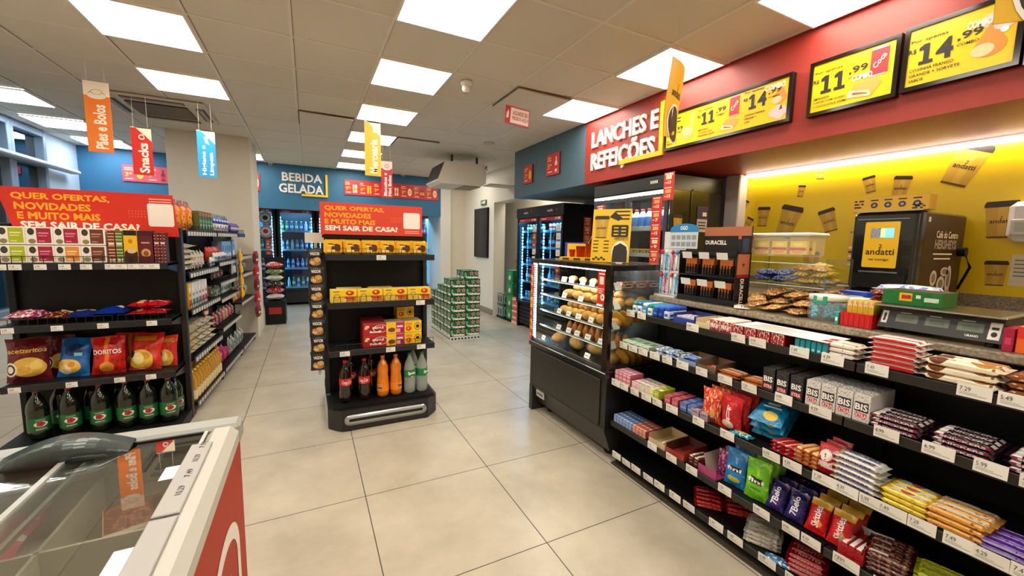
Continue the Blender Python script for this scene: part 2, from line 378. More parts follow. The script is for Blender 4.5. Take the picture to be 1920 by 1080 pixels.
# far wall and the drinks recess under the blue fascia
mb = MB(); mb.box(-3.4, 9.5, 2.14, 2.85, 9.62, H, blue); struct('wall_back_fascia', mb)
mb = MB(); mb.box(-4.6, 11.42, 0, 4.9, 11.55, H, BLK2); struct('wall_back', mb)
mb = MB(); mb.box(-3.4, 9.62, 2.42, 2.85, 11.42, 2.5, BLK2); struct('ceiling_recess', mb)
mb = MB(); mb.box(2.85, 9.5, 0, 3.1, 11.42, H, white_wall); struct('wall_recess_end', mb)
mb = MB(); mb.box(3.1, 9.62, 0, 3.52, 9.72, H, beige); struct('wall_back_corner', mb)
mb = MB(); mb.box(-3.4, 9.52, 0, -1.75, 9.64, 2.14, blue); struct('wall_back_left', mb)
# wall with the screen, the passage beside it
mb = MB(); mb.box(3.5, 7.85, 0, 3.76, 9.62, H, cream); struct('wall_right_far', mb)
mb = MB(); mb.box(3.5, 6.12, 2.38, 3.76, 7.85, H, cream); struct('wall_right_lintel', mb)
mb = MB(); mb.box(4.5, 3.1, 0, 4.62, 9.9, H, cream); struct('wall_right_recess', mb)
mb = MB(); mb.box(3.485, 7.85, 0, 3.5, 9.62, .12, mat('#8f8577', .6)); struct('baseboard_right', mb)
# yellow wall behind the counter and the fascia above it
mb = MB(); mb.box(4.05, -3.2, 0, 4.2, 2.72, H, yelp); struct('wall_right_yellow', mb)
mb = MB(); mb.box(3.93, 2.72, 0, 4.5, 2.88, 2.29, mat('#c9c5bd', .5), .01); struct('wall_right_post', mb)
mb = MB(); mb.box(3.09, -3.2, 2.29, 4.05, 4.2, H, redp); struct('wall_right_red_fascia', mb)
mb = MB(); mb.box(3.09, 4.2, 2.29, 4.5, 6.12, H, slate); struct('wall_right_slate_fascia', mb)
# light strip in the cove above the yellow wall
mb = MB(); mb.box(3.985, -1.2, 2.262, 4.02, 2.70, 2.288, WHT); lt = thing('strip_light', 'thin warm strip light running along the top of the yellow wall', 'strip light', mb)
mb = MB(); mb.box(3.97, -1.19, 2.254, 4.045, 2.69, 2.2615, mat('#fff6e2', .5, emit=17)); part('diffuser', mb, lt)
# left glazed wall
alu = mat('#869cae', .4, .2); night = mat('#18242b', .08, spec=.7)
mb = MB(); mb.box(-3.55, -3.2, 0, -3.4, 4.6, H, white_wall); mb.box(-3.55, 8.5, 0, -3.4, 9.6, H, mat('#c3d3e0', .5)); mb.box(-3.55, 4.6, 0, -3.4, 8.5, .5, white_wall); struct('wall_left', mb)
mb = MB(); mb.box(-4.6, -3.35, 0, 4.9, -3.2, H, cream); struct('wall_front', mb)
for i, (y0, y1) in enumerate(((4.6, 6.4), (6.4, 7.7), (7.7, 8.5))):
    mb = MB()
    for a, b in ((y0, y0+.07), (y1-.07, y1)): mb.box(-3.52, a, .5, -3.36, b, H, alu, .006)
    for z in (.5, 2.50, 2.93): mb.box(-3.50, y0+.07, z, -3.36, y1-.07, z+.09, alu, .006)
    o = link('window_%d' % (i+1), mb.mesh('w')); o['kind'] = 'structure'
    mb = MB(); mb.box(-3.46, y0+.07, .59, -3.452, y1-.07, 2.50, pane('#5b7480', 1.6, 'dark_pane')); mb.box(-3.46, y0+.07, 2.59, -3.452, y1-.07, 2.93, pane('#5b7480', 1.6, 'dark_pane')); part('pane', mb, o)
mb = MB(); mb.box(-3.36, 5.4, 2.50, -3.22, 9.1, 2.56, mat('#c6d2da', .4), .02); struct('trim_1', mb)

# ------------------------------------------------------------------ ceiling lamps
dif = mat('#fff7e8', .5, emit=LAMP); difc = mat('#e9f4ff', .5, emit=LAMP*1.05)
bm_ = MB(); bm_.box(.006, .006, 0, .619, .619, .012, WHT); FRM = bm_
def panel(x, y, label, m, grp):
    f = MB()
    for a in ((.004, .004, .621, .016), (.004, .609, .621, .621), (.004, .016, .016, .609), (.609, .016, .621, .609)): f.box(a[0], a[1], 0, a[2], a[3], .013, WHT)
    o = thing('ceiling_light', label, 'ceiling light', f, (x, y, H-.019), group=grp)
    d = MB(); d.box(.016, .016, .003, .609, .609, .012, m); part('diffuser', d, o)
MIDN = ['square ceiling lamp nearest the camera over the middle aisle', 'square ceiling lamp beside the white camera dome', 'square ceiling lamp above the yellow hanging banner', 'small looking ceiling lamp behind the yellow banner, before the last two', 'ceiling lamp last but one before the blue drinks fascia', 'farthest ceiling lamp of the middle row, close to the blue fascia']
for k in range(6): panel(.565, 2.32+1.25*k, MIDN[k], dif, 'middle row of ceiling lamps')
RN = ['bright ceiling lamp at the top edge over the red fascia', 'ceiling lamp touching the red fascia above the hanging coffee sign', 'ceiling lamp over the white Portuguese snack lettering']
for k in range(3): panel(2.44, 1.07+1.25*k, RN[k], dif, 'ceiling lamps along the red fascia')
panel(-1.31, 3.57, 'large ceiling lamp over the orange bread banner', dif, 'ceiling lamps above the left shelving'); panel(-1.31, 4.82, 'ceiling lamp in front of the air conditioning cassette', dif, 'ceiling lamps above the left shelving')
panel(-1.31, 8.57, 'ceiling lamp peeping out beside the beige pillar by the blue fascia', dif, 'ceiling lamps above the left shelving')
LN = ['cool white ceiling lamp along the windows, nearest of three', 'cool white ceiling lamp along the windows, middle of three', 'cool white ceiling lamp along the windows, farthest of three']
for k in range(3): panel(-3.19, 6.2+1.25*k, LN[k], difc, 'ceiling lamps along the windows')
panel(3.80, 6.75, 'passage ceiling lamp hidden above the lintel behind the two door cooler', dif, 'passage lamps')
panel(2.44, 8.0, 'ceiling lamp half hidden behind the hanging air conditioner', dif, 'ceiling lamps along the red fascia')
for i, (x, y) in enumerate(((.565, 1.07), (.565, -.18), (2.44, -.18), (-1.31, 1.07), (-1.31, -.2), (.565, -1.43), (2.44, -1.43), (-1.31, 2.32), (-2.56, 2.32), (-3.19, 4.3))):
    panel(x, y, 'ceiling lamp outside the picture, number %s overhead behind the viewer' % O(i), dif, 'ceiling lamps behind the viewer')
# ------------------------------------------------------------------ beige pillar
mb = MB(); mb.box(-1.72, 7.34, 0, -.73, 8.25, H, beige, .004); o = link('pillar_column', mb.mesh('pillar')); o['kind'] = 'structure'
# things on the ceiling
mb = MB(); mb.lathe([(.0, 0), (.05, 0), (.055, -.02), (.05, -.035), (.0, -.035)], WHT, 18)
o = thing('security_camera', 'white dome security camera on the ceiling between lamps', 'camera', mb, (1.36, 3.72, H-.003))
mb = MB(); mb.lathe([(0, -.045), (.022, -.042), (.036, -.028), (.040, -.005), (.036, .012), (0, .02)], WHT, 16, M=RX(.5)); mb.lathe([(0, -.0475), (.02, -.045), (.026, -.040)], BLK, 16, M=RX(.5)); part('lens_ball', mb, o, (0, 0, -.055))
mb = MB(); mb.lathe([(0, 0), (.085, 0), (.08, -.02), (.03, -.03), (0, -.03)], mat('#cfc7b8', .6), 20); thing('smoke_detector', 'small round ceiling detector near the blue grey fascia', 'detector', mb, (2.47, 5.77, H-.003))
for i, (x, lb) in enumerate(((-.60, 'tiny white corner camera over the drinks lettering'), (1.95, 'tiny white corner camera over the red offer strip'))):
    mb = MB(); mb.box(-.04, -.05, -.03, .04, 0, 0, WHT, .008); mb.cyl((0, -.05, -.035), (0, -.085, -.05), .022, WHT, 10); mb.cyl((0, -.085, -.05), (0, -.09, -.052), .015, BLK, 10)
    thing('security_camera', lb, 'camera', mb, (x, 9.42, H-.002))
# air conditioning cassette
cw = mat('#d6cdbd', .5); dk = mat('#4b423a', .6)
mb = MB(); mb.box(-.46, -.46, 0, .46, .46, .028, cw, .012)
ac = thing('air_conditioner', 'square ceiling cassette air conditioner between the two nearest shelf lamps', 'air conditioner', mb, (-1.44, 6.2, H-.034))
mb = MB(); mb.box(-.27, -.27, -.012, .27, .27, 0, mat('#3b342d', .7))
for k in range(9): mb.box(-.27, -.26+.058*k, -.018, .27, -.235+.058*k, -.012, mat('#8c8273', .5))
part('grille', mb, ac)
for k in range(4):
    mb = MB(); mb.box(-.27, -.425, -.006, .27, -.345, .001, dk); mb.box(-.26, -.41, -.016, .26, -.37, -.005, mat('#a0968a', .4)); part('louvre', mb, ac, rz=k*PI/2)
# hanging air conditioner by the blue grey fascia
mb = MB(); mb.prism(FM('-y', 0, 0, 0), [(-.42, .05), (-.30, .36), (.42, .36), (.42, .05), (.34, 0), (-.36, 0)], .75, mat('#d8d1c3', .5))
ac = thing('hanging_air_conditioner', 'beige under-ceiling air conditioner with a dark intake beyond the slate fascia', 'air conditioner', mb, (2.34, 6.55, 2.5))
mb = MB(); mb.add([(-.421, .02, .07), (-.421, .73, .07), (-.315, .73, .345), (-.315, .02, .345), (-.40, .02, .07), (-.40, .73, .07), (-.295, .73, .345), (-.295, .02, .345)], [(0, 1, 2, 3), (0, 4, 5, 1), (3, 2, 6, 7)], BLK); part('intake', mb, ac)
mb = MB(); mb.box(.05, .08, -.012, .35, .6, 0.001, mat('#9c927f', .6)); part('service_panel', mb, ac)
mb = MB()
for x in (-.1, .36): mb.box(x, .3, .36, x+.03, .34, .53, DGR)
mb.tube([(.40, .0, .30), (.42, -.03, .33), (.42, -.03, .27)], .012, DGR); part('hanger', mb, ac)
mb = MB(); mb.box(0, 0, 0, .5, .34, .018, mat('#c9c1b1', .5)); thing('wall_ledge', 'thin pale ledge under the hanging air conditioner on the wall', 'ledge', mb, (2.99, 6.9, 2.60))
# ------------------------------------------------------------------ hanging category banners
def banner(name_label, x, y, z0, z1, wd, col, top, words, icon, corner=False, tcol='#fdf6e6', tsz=1.0, cat='hanging banner'):
    h = z1-z0; c = mat(col, .45); b = MB(); b.box(-wd/2, 0, 0, wd/2, .004, h, c)
    P = FM('-y', 0, -.0006, 0)
    if corner: b.poly(P, [(-wd*.30, h), (wd/2, h*.72), (wd/2, h)], mat(top, .5)); b.rect(P, -wd/2, h*.985, wd/2, h, mat(top, .5))
    else:
        b.rect(P, -wd/2, h*.80, wd/2, h, mat(top, .5)); b.disc(P, 0, h*.80, wd*.36, h*.045, mat(top, .5), .0004)
    o = thing('hanging_banner', name_label, cat, b, (x, y, z0), group='hanging aisle banners')
    t = MB(); n = len(words)
    for i, wd_ in enumerate(words):                       # lettering reads upward
        M_ = FM('-y', 0, -.0016, 0, PI/2); k = h*.63*tsz; cw_ = wd*(.50 if n == 1 else .30)
        yo = -(i-(n-1)/2)*wd*.40 - wd*.06
        ln = max(len(q) for q in words); l0 = h*.05
        t.fit(M_, wd_, l0, yo-cw_/2, l0+k*len(wd_)/ln, yo+cw_/2, mat(tcol, .5), bold=.03)
    part('lettering', t, o)
    ic = MB(); icon(ic, FM('-y', 0, -.0018, 0), wd, h); part('icon', ic, o)
    for sx in (-wd*.36, wd*.34): s_ = MB(); s_.cyl((sx, .002, h), (sx*.95, .002, H-z0-.001), .0014, mat('#d8d2c4', .4), 5); part('string', s_, o)
    return o
br = mat('#8a5a2c', .5); wh = mat('#fdf6e6', .5)
def ic_bread(m, P, wd, h):
    m.ring(P, 0, h*.855, wd*.20, wd*.225, br, ry=.55)
    m.poly(P, [(-wd*.36, h*.82), (-wd*.24, h*.86), (-wd*.26, h*.84)], br); m.poly(P, [(wd*.36, h*.82), (wd*.24, h*.86), (wd*.26, h*.84)], br)
def ic_snack(m, P, wd, h):
    m.ring(P, wd*.02, h*.80, wd*.10, wd*.16, wh); m.poly(P, [(wd*.10, h*.84), (wd*.22, h*.84), (wd*.20, h*.76)], mat('#d3281c', .5))
def ic_clean(m, P, wd, h):
    m.poly(P, [(-wd*.12, h*.86), (wd*.16, h*.88), (wd*.08, h*.80), (wd*.18, h*.70), (-wd*.05, h*.74)], wh); m.disc(P, -wd*.12, h*.63, wd*.07, wd*.05, wh)
def ic_pack(m, P, wd, h):
    m.rect(P, wd*.02, h*.80, wd*.26, h*.92, wh); m.poly(P, [(wd*.02, h*.92), (wd*.14, h*.955), (wd*.26, h*.92)], wh)
def ic_cake(m, P, wd, h):
    m.ring(P, 0, h*.86, wd*.12, wd*.2, mat('#ee8888', .5)); m.rect(P, -wd*.3, h*.78, wd*.3, h*.80, wh)
banner('orange hanging banner with a bread icon and white lettering, top left of the shop', -1.592, 4.9, 2.27, 2.861, .1686, '#ef7d12', '#f4e6cf', ['Pães e Bolos'], ic_bread)
banner('red hanging snack banner between the orange and the light blue banners', -1.503, 5.6, 2.177, 2.658, .164, '#d3281c', '#f1e0c8', ['Snacks'], ic_snack, True)
banner('light blue hanging banner in front of the beige pillar', -.958, 5.6, 2.203, 2.70, .162, '#1a9fe0', '#f3f1ec', ['Higiene e', 'Limpeza'], ic_clean, True)
banner('yellow hanging grocery banner over the middle shelf', .644, 4.6, 2.228, 2.78, .163, '#edbe1e', '#f6efdf', ['Mercearia'], ic_pack, True)
banner('dark red hanging biscuit banner half behind the yellow banner', 1.022, 6.0, 2.15, 2.65, .15, '#c3273a', '#f0d9d6', ['Biscoitos e', 'Mini Bolos'], ic_cake)
# small "wait here" sign
b = MB(); b.box(-.13, 0, 0, .13, .005, .165, mat('#c9262b', .45)); P = FM('-y', 0, -.0006, 0); b.rect(P, -.085, .012, .122, .153, mat('#f6ece6', .5)); b.rect(P, -.085, .012, -.075, .153, RED, .0003)
b.poly(P, [(-.12, .05), (-.095, .05), (-.092, .1), (-.1, .13), (-.118, .09)], mat('#f6ece6', .5))
b.fit(P, 'AGUARDE SEU', -.055, .088, .115, .128, mat('#c9262b', .5), .02, .001); b.fit(P, 'PEDIDO AQUI', -.055, .036, .115, .076, mat('#c9262b', .5), .02, .001)
o = thing('hanging_sign', 'small red and white waiting sign hanging before the slate fascia', 'hanging sign', b, (1.84, 3.62, 2.68), rot=(0, .07, 0))
for sx in (-.1, .1): b = MB(); b.cyl((sx, .002, .165), (sx, .002, H-2.68), .001, mat('#d8d2c4', .4), 5); part('string', b, o)
# hanging coffee sign: a curled card seen nearly edge on, with a round dark cup at its foot
def coffee_logo(b, P, x, y, wd, m, z=.001, fn=None):
    b.fit(P, 'andatti', x-wd/2, y-wd*.13, x+wd/2, y+wd*.15, m, .015, z, fn=fn)
    b.fit(P, '2', x-wd*.06, y+wd*.17, x+wd*.07, y+wd*.34, m, .004, z, fn=fn)
brn = mat('#3c2a17', .5)
def hang_coffee(loc, rz, label, sc_=1.0, curl=.09):
    b = MB(); n = 10; w2, h2 = .33*sc_, .56*sc_
    def C(x, y, z): t = x/w2; return (x*.92, y, z - curl*(t*t) - .02*math.sin(y/h2*3+1))
    for j in range(n):
        for i in range(n):
            q = [(-w2/2+w2*a/n, h2*c/n) for a, c in ((i, j), (i+1, j), (i+1, j+1), (i, j+1))]
            f_ = [C(x, y, 0) for x, y in q]; b.add(f_, [(0, 1, 2, 3)], mat('#e2b01c', .45), True, M=FM('-y', 0, 0, 0)); b.add([(x, y, z-.003) for x, y, z in f_], [(3, 2, 1, 0)], mat('#d9b24a', .5), True, M=FM('-y', 0, 0, 0))
    o = thing('hanging_coffee_sign', label, 'hanging sign', b, loc, rz, group='hanging coffee signs')
    t = MB(); P = FM('-y', 0, -.001, 0); coffee_logo(t, P, 0, h2*.60, w2*.6, brn, .002, C); part('lettering', t, o)
    t = MB()
    pts = [(w2*.33*math.cos(2*PI*i/24), h2*.20+w2*.40*math.sin(2*PI*i/24)) for i in range(24)]
    t.add([C(x*1.14, h2*.2+(y-h2*.2)*1.14, .0015) for x, y in pts], [tuple(range(24))], mat('#ece7dd', .5), M=P); t.add([C(x, y, .003) for x, y in pts], [tuple(range(24))], mat('#2a2119', .5), M=P); part('cup_print', t, o)
    t = MB(); t.cyl((0, .02, h2), (0, .02, H-loc[2]-.001), .0012, mat('#d8d2c4', .4), 5); part('string', t, o)
    return o
hang_coffee((2.225, 2.03, 2.265), .42, 'yellow curled coffee sign hanging beside the white snack lettering', .86, .07)
hang_coffee((1.95, .415, 2.235), -.75, 'coffee sign with a big dark cup hanging before the last menu board', .85, .03)

# ------------------------------------------------------------------ fascia lettering
def letters(name, label, M, rows, m, depth=.02):
    b = MB()
    for st, x0, y0, x1, y1 in rows: b.fit(M, st, x0, y0, x1, y1, m, .026, 0, depth=depth)
    return thing(name, label, 'lettering', b)
lw = mat('#f4f1ea', .45)
letters('wall_lettering', 'raised white letters for cold drinks on the blue far fascia', FM('-y', 0, 9.499, 0), [('BEBIDA', -.42, 2.70, .31, 2.87), ('GELADA', -.48, 2.47, .33, 2.65)], lw)
b = MB(); b.box(.37, 9.46, 2.42, .41, 9.499, 2.88, YEL); b.box(-.08, 9.46, 2.42, .37, 9.499, 2.46, YEL); thing('yellow_bracket', 'yellow angle bracket beside the cold drinks lettering', 'wall decoration', b)
letters('wall_lettering', 'raised white letters for snacks and meals on the red fascia', FM('-x', 3.089, 0, 0), [('LANCHES E', -4.06, 2.69, -3.03, 2.875), ('REFEIÇÕES', -4.06, 2.385, -3.06, 2.675)], lw)
b = MB(); b.box(3.06, 2.94, 2.42, 3.089, 2.99, 2.92, YEL); b.box(3.06, 2.99, 2.42, 3.089, 3.55, 2.465, YEL); thing('yellow_bracket', 'yellow angle bracket beside the snacks and meals lettering', 'wall decoration', b)
# ------------------------------------------------------------------ offer boards on the fascias
def offers(name, label, M, wd, h, n, seed=0, base='#d42a22', d=.02, grp=None):
    r = random.Random(seed); b = MB(); b.prism(M, [(-wd/2, 0), (wd/2, 0), (wd/2, h), (-wd/2, h)], d, mat(base, .4), mat('#2a1614', .5))
    o = thing(name, label, 'offer board', b, group=grp)
    b = MB(); cw_ = wd/n; ye = mat('#f7b731', .5); wt = mat('#f4e9e2', .5)
    for i in range(n):
        x = -wd/2+cw_*i; M2 = M @ T(x, 0, .001)
        for k in range(3): b.rect(M2, cw_*.08, h*(.82-.07*k), cw_*(.3+.2*r.random()), h*(.85-.07*k), ye if k % 2 else wt)
        b.fit(M2, '%d' % r.choice((3, 5, 6, 9)), cw_*.10, h*.30, cw_*.26, h*.56, ye, .02); b.rect(M2, cw_*.28, h*.44, cw_*.40, h*.53, ye); b.rect(M2, cw_*.1, h*.14, cw_*.45, h*.19, wt)
        k = r.choice('bcx'); cc = mat(r.choice(['#f2ead8', '#f2c230', '#2b2b2b', '#7a1414', '#fff4f0']), .4)
        if k == 'b': b.rect(M2, cw_*.66, h*.12, cw_*.84, h*.6, cc); b.rect(M2, cw_*.71, h*.6, cw_*.79, h*.82, cc); b.rect(M2, cw_*.66, h*.25, cw_*.84, h*.42, RED, .0006)
        elif k == 'c': b.disc(M2, cw_*.74, h*.45, cw_*.15, h*.26, cc); b.disc(M2, cw_*.74, h*.45, cw_*.09, h*.15, ye, .0005)
        else:
            for q in range(2): b.rect(M2, cw_*(.58+.17*q), h*.15, cw_*(.70+.17*q), h*.7, cc); b.rect(M2, cw_*(.58+.17*q), h*.3, cw_*(.70+.17*q), h*.5, ye, .0005)
    part('offer_print', b, o); return o
offers('offer_board', 'long red strip of drink offers beside the cold drinks lettering', FM('-y', 1.755, 9.478, 2.51), 2.04, .31, 7, 3)
offers('offer_board', 'pinkish red offer board on the blue wall left of the pillar', FM('-y', -2.36, 9.478, 2.49), .95, .28, 3, 5, '#dc4a5c')
offers('offer_board', 'narrow red offer board at the left end of the drinks fascia', FM('-y', -.88, 9.478, 2.47), .15, .33, 1, 9)
offers('offer_board', 'smaller red price square on the slate fascia, farther from the red wall', FM('-x', 3.068, 5.62, 2.47), .26, .27, 1, 2)
offers('offer_board', 'larger red price square on the slate fascia, next to the red wall', FM('-x', 3.068, 4.91, 2.50), .33, .29, 1, 4)
# ------------------------------------------------------------------ yellow menu boards on the red fascia
def food(b, M, kind, x, y, s):
    A = lambda c: mat(c, .5)
    if kind == 'can':
        b.rect(M, x-.32*s, y-.55*s, x+.32*s, y+.5*s, A('#d3202a')); b.rect(M, x-.25*s, y+.5*s, x+.25*s, y+.6*s, A('#a9abb0')); b.rect(M, x-.25*s, y-.62*s, x+.25*s, y-.55*s, A('#a9abb0'))
        b.fit(M @ T(x, y, 0) @ RZ(.9), 'Coca', -.30*s, -.10*s, .30*s, .12*s, wh, .01, .001, .3)
    elif kind == 'pie':
        b.poly(M, [(x-.6*s, y-.3*s), (x+.25*s, y-.42*s), (x+.6*s, y+.05*s), (x+.3*s, y+.3*s), (x-.35*s, y+.2*s)], A('#d9a24c')); b.poly(M, [(x-.58*s, y-.28*s), (x+.25*s, y-.4*s), (x+.2*s, y-.18*s), (x-.5*s, y-.02*s)], A('#f1dfae'), .0006); b.poly(M, [(x-.4*s, y-.22*s), (x+.15*s, y-.3*s), (x+.1*s, y-.24*s), (x-.35*s, y-.12*s)], A('#a4552a'), .001)
    elif kind == 'drop':
        b.disc(M, x, y-.1*s, .48*s, .42*s, A('#cf8a35')); b.poly(M, [(x-.4*s, y+.1*s), (x+.4*s, y+.1*s), (x+.08*s, y+.85*s), (x-.05*s, y+.85*s)], A('#cf8a35'), .0003); b.disc(M, x-.2*s, y-.2*s, .34*s, .26*s, A('#e9c793'), .0008)
    elif kind == 'cloud':
        for dx, dy, rr in ((-.35, 0, .3), (0, .12, .38), (.35, 0, .32), (.05, -.2, .33)): b.disc(M, x+dx*s, y+dy*s, rr*s, rr*s, A('#d6bfc0'), .0003+.0002*dx)
        b.poly(M, [(x+.05*s, y+.1*s), (x+.2*s, y+.5*s), (x+.3*s, y+.15*s)], A('#5a4437'), .001)
    elif kind == 'bun':
        b.disc(M, x, y, .5*s, .38*s, A('#e3b35f')); b.disc(M, x+.05*s, y+.05*s, .34*s, .22*s, A('#efcb85'), .0005)
def price(b, M, x, y, big, h, cents=True):
    w_ = h*.95*len(big)*.72
    cw1 = w_/len(big)
    for i, c in enumerate(big):
        xa = x+cw1*i
        if c == '1':
            b.rect(M, xa+cw1*.34, y, xa+cw1*.66, y+h, INK, .001); b.rect(M, xa+cw1*.1, y, xa+cw1*.9, y+h*.17, INK, .0012); b.poly(M, [(xa+cw1*.08, y+h*.70), (xa+cw1*.34, y+h*.74), (xa+cw1*.36, y+h), (xa+cw1*.08, y+h*.86)], INK, .0012)
        else: b.fit(M, c, xa+cw1*.04, y, xa+cw1*.96, y+h, INK, .04, .001)
    b.fit(M, ',99', x+w_+h*.08, y+h*.60, x+w_+h*.95, y+h*1.02, INK, .02, .001); b.fit(M, 'R$', x-h*.36, y+h*.62, x-h*.06, y+h*.88, INK, .02, .001)
    b.fit(M, 'Por apenas', x-h*.3, y+h*1.14, x+w_*.8, y+h*1.32, INK, .012, .001); b.fit(M, 'COMBO', x+w_+h*.1, y+h*.36, x+w_+h*.85, y+h*.5, INK, .01, .001)
def menu(label, yc, z, wd, h, fill):
    M = FM('-x', 3.055, yc, z); b = MB(); b.prism(M, [(-wd/2, -h/2), (wd/2, -h/2), (wd/2, h/2), (-wd/2, h/2)], .034, BLK)
    e = .022
    for q in ((-wd/2, -h/2, wd/2, -h/2+e), (-wd/2, h/2-e, wd/2, h/2), (-wd/2, -h/2+e, -wd/2+e, h/2-e), (wd/2-e, -h/2+e, wd/2, h/2-e)):
        b.box(q[0], q[1], .0, q[2], q[3], .012, mat('#17130f', .15, spec=.7), M=M)
    o = thing('menu_board', label, 'menu board', b, group='yellow menu boards on the red fascia')
    p = MB(); p.rect(M, -wd/2+e, -h/2+e, wd/2-e, h/2-e, mat('#f1c50e', .3), .004); fill(p, M @ T(0, 0, .0055), wd, h); part('poster', p, o); return o
def small(p, M, x, y, rows, s=.018, wl=.2):
    for i, r_ in enumerate(rows): p.fit(M, r_, x, y-i*s*1.35, x+wl*len(r_)/max(len(q) for q in rows), y-i*s*1.35+s*.8, INK, .012, .001)
def fA(p, M, w_, h):
    p.ring(M, -w_*.44, h*.22, .016, .022, INK); [p.rect(M, -w_*.41, h*(.30-.09*k), -w_*.34, h*(.33-.09*k), INK, .001) for k in range(2)]
    price(p, M, -w_*.44, -h*.18, '9', .085); food(p, M, 'bun', -w_*.275, -h*.14, .15); p.rect(M, -w_*.25, 0, -w_*.21, h*.34, mat('#f4d653', .5), .0003)
    small(p, M, -w_*.47, -h*.28, ['PÃO DE QUEIJO', 'TRADICIONAL'], .018, .12)
    price(p, M, -w_*.15, -h*.06, '11', .10); food(p, M, 'can', w_*.12, h*.18, .13); food(p, M, 'pie', w_*.09, -h*.20, .13); small(p, M, -w_*.17, -h*.20, ['EMPANADA', '+ COCA-COLA', 'ORIGINAL LATA'], .018, .16)
    price(p, M, w_*.22, -h*.02, '14', .105); food(p, M, 'drop', w_*.43, h*.08, .10); food(p, M, 'cloud', w_*.425, -h*.24, .10); small(p, M, w_*.2, -h*.16, ['COXINHA FRANGO', 'GRANDE +', 'CAFÉ'], .018, .16); p.fit(M, 'COMBO', w_*.33, h*.26, w_*.46, h*.38, mat('#f5ead2', .5), .05, .002)
def fB(p, M, w_, h):
    price(p, M, -w_*.36, -h*.12, '11', .11); food(p, M, 'can', w_*.30, h*.17, .135); food(p, M, 'pie', w_*.16, -h*.20, .15); p.fit(M, 'COMBO', w_*.02, -h*.06, w_*.24, h*.04, wh, .04, .002)
    small(p, M, -w_*.42, -h*.22, ['EMPANADA', 'CARNE COM QUEIJO', '+ COCA-COLA 350ML'], .018, .19)
def fC(p, M, w_, h):
    price(p, M, -w_*.36, -h*.13, '14', .105); food(p, M, 'cloud', w_*.34, h*.22, .115); food(p, M, 'drop', w_*.26, -h*.10, .12); p.fit(M, 'COMBO', w_*.06, h*.17, w_*.26, h*.28, mat('#f5ead2', .5), .05, .002); p.disc(M, w_*.36, h*.04, .014, .014, wh, .0025)
    small(p, M, -w_*.42, -h*.22, ['COXINHA FRANGO', 'GRANDE + SORVETE', 'SABOR'], .02, .2)
def fD(p, M, w_, h):
    price(p, M, -w_*.3, h*.06, '9', .14); small(p, M, -w_*.42, -h*.10, ['PÃO DE QUEIJO', 'TRADICIONAL', '+ CAFÉ COADO'], .024, .26)
menu('wide yellow menu board with three combos, nearest the white lettering', 2.345, 2.605, 1.13, .33, fA)
menu('yellow menu board with red can and two pies', 1.435, 2.605, .47, .345, fB)
menu('yellow menu board with golden drop shaped snack and purple ice cream', .965, 2.615, .44, .345, fC)
menu('yellow menu board partly behind the hanging dark cup sign', .512, 2.605, .44, .345, fD)
# ------------------------------------------------------------------ screen, exit sign
b = MB(); b.box(3.452, 8.10, 1.22, 3.5, 8.86, 2.30, BLK, .006); o = thing('wall_screen', 'tall black screen on the white wall beside the passage', 'screen', b)
b = MB(); b.rect(FM('-x', 3.4515, 8.48, 1.76), -.365, -.525, .365, .525, mat('#070b18', .2, spec=.25)); part('display', b, o)
b = MB(); b.box(3.47, 8.24, 2.37, 3.5, 8.52, 2.47, mat('#1d6b4a', .5)); P = FM('-x', 3.4695, 8.38, 2.42)
b.poly(P, [(-.02, -.03), (.02, -.03), (.045, .01), (.02, .03), (-.03, .02)], wh); b.rect(P, .06, -.035, .11, .035, wh); b.poly(P, [(-.11, 0), (-.06, .03), (-.06, -.03)], wh)
thing('exit_sign', 'small green emergency exit sign above the tall screen', 'sign', b)
# ------------------------------------------------------------------ printed cups on the yellow wall
def cup(b, M, x, y, h, a, cut=0.0, logo=True):
    M2 = M @ T(x, y, 0) @ RZ(a); w1, w0 = h*.33, h*.24; d = .0008
    b.poly(M2, [(-w0, -h/2), (w0, -h/2), (w1*.94, h*.36), (-w1*.94, h*.36)], mat('#c39a2c', .45), d)
    b.poly(M2, [(-w0*.2, -h/2), (w0*.35, -h/2), (w1*.35, h*.36), (-w1*.2, h*.36)], mat('#cfa63a', .45), d+.0003)
    b.poly(M2, [(-w0, -h/2), (w0, -h/2), (w0*1.02, -h*.45), (-w0*1.02, -h*.45)], mat('#5b3d16', .5), d+.0005)
    b.poly(M2, [(-w1, h*.34), (w1, h*.34), (w1, h*.42), (w1*.88, h*.5), (-w1*.88, h*.5), (-w1, h*.42)], mat('#2e2014', .45), d+.0007)
    if logo: coffee_logo(b, M2, 0, -h*.04, h*.42, brn, d+.001)
b = MB(); P = FM('-x', 4.0492, 0, 0); b.rect(P, -2.71, 1.28, -.2, 2.255, yelp)
CUPS = [(2.05, 2.225, .125, -.08), (2.20, 2.075, .10, -.13), (1.69, 2.075, .13, .22), (1.495, 2.03, .17, -.13), (1.165, 2.145, .28, -.38), (2.53, 1.86, .19, -.05), (2.29, 1.80, .30, -.26), (2.68, 1.80, .12, -.5), (1.955, 1.80, .20, .30), (2.06, 1.42, .21, .06), (.965, 1.765, .24, .03), (.955, 1.415, .165, .02), (2.74, 1.98, .12, -.4), (2.62, 1.6, .1, .3)]
for y_, z_, h_, a_ in CUPS: cup(b, P, -y_, z_, h_, a_)
thing('cup_mural', 'printed paper cups scattered over the yellow back wall', 'wall print', b)
b = MB(); P = FM('-x', 4.0488, 1.735, 1.60); b.rect(P, -.06, -.20, .10, .13, mat('#e3b63a', .45)); b.disc(P, .03, .04, .03, .035, mat('#c98b52', .5), .0006); small(b, P, -.05, .09, ['andatti'], .02, .08)
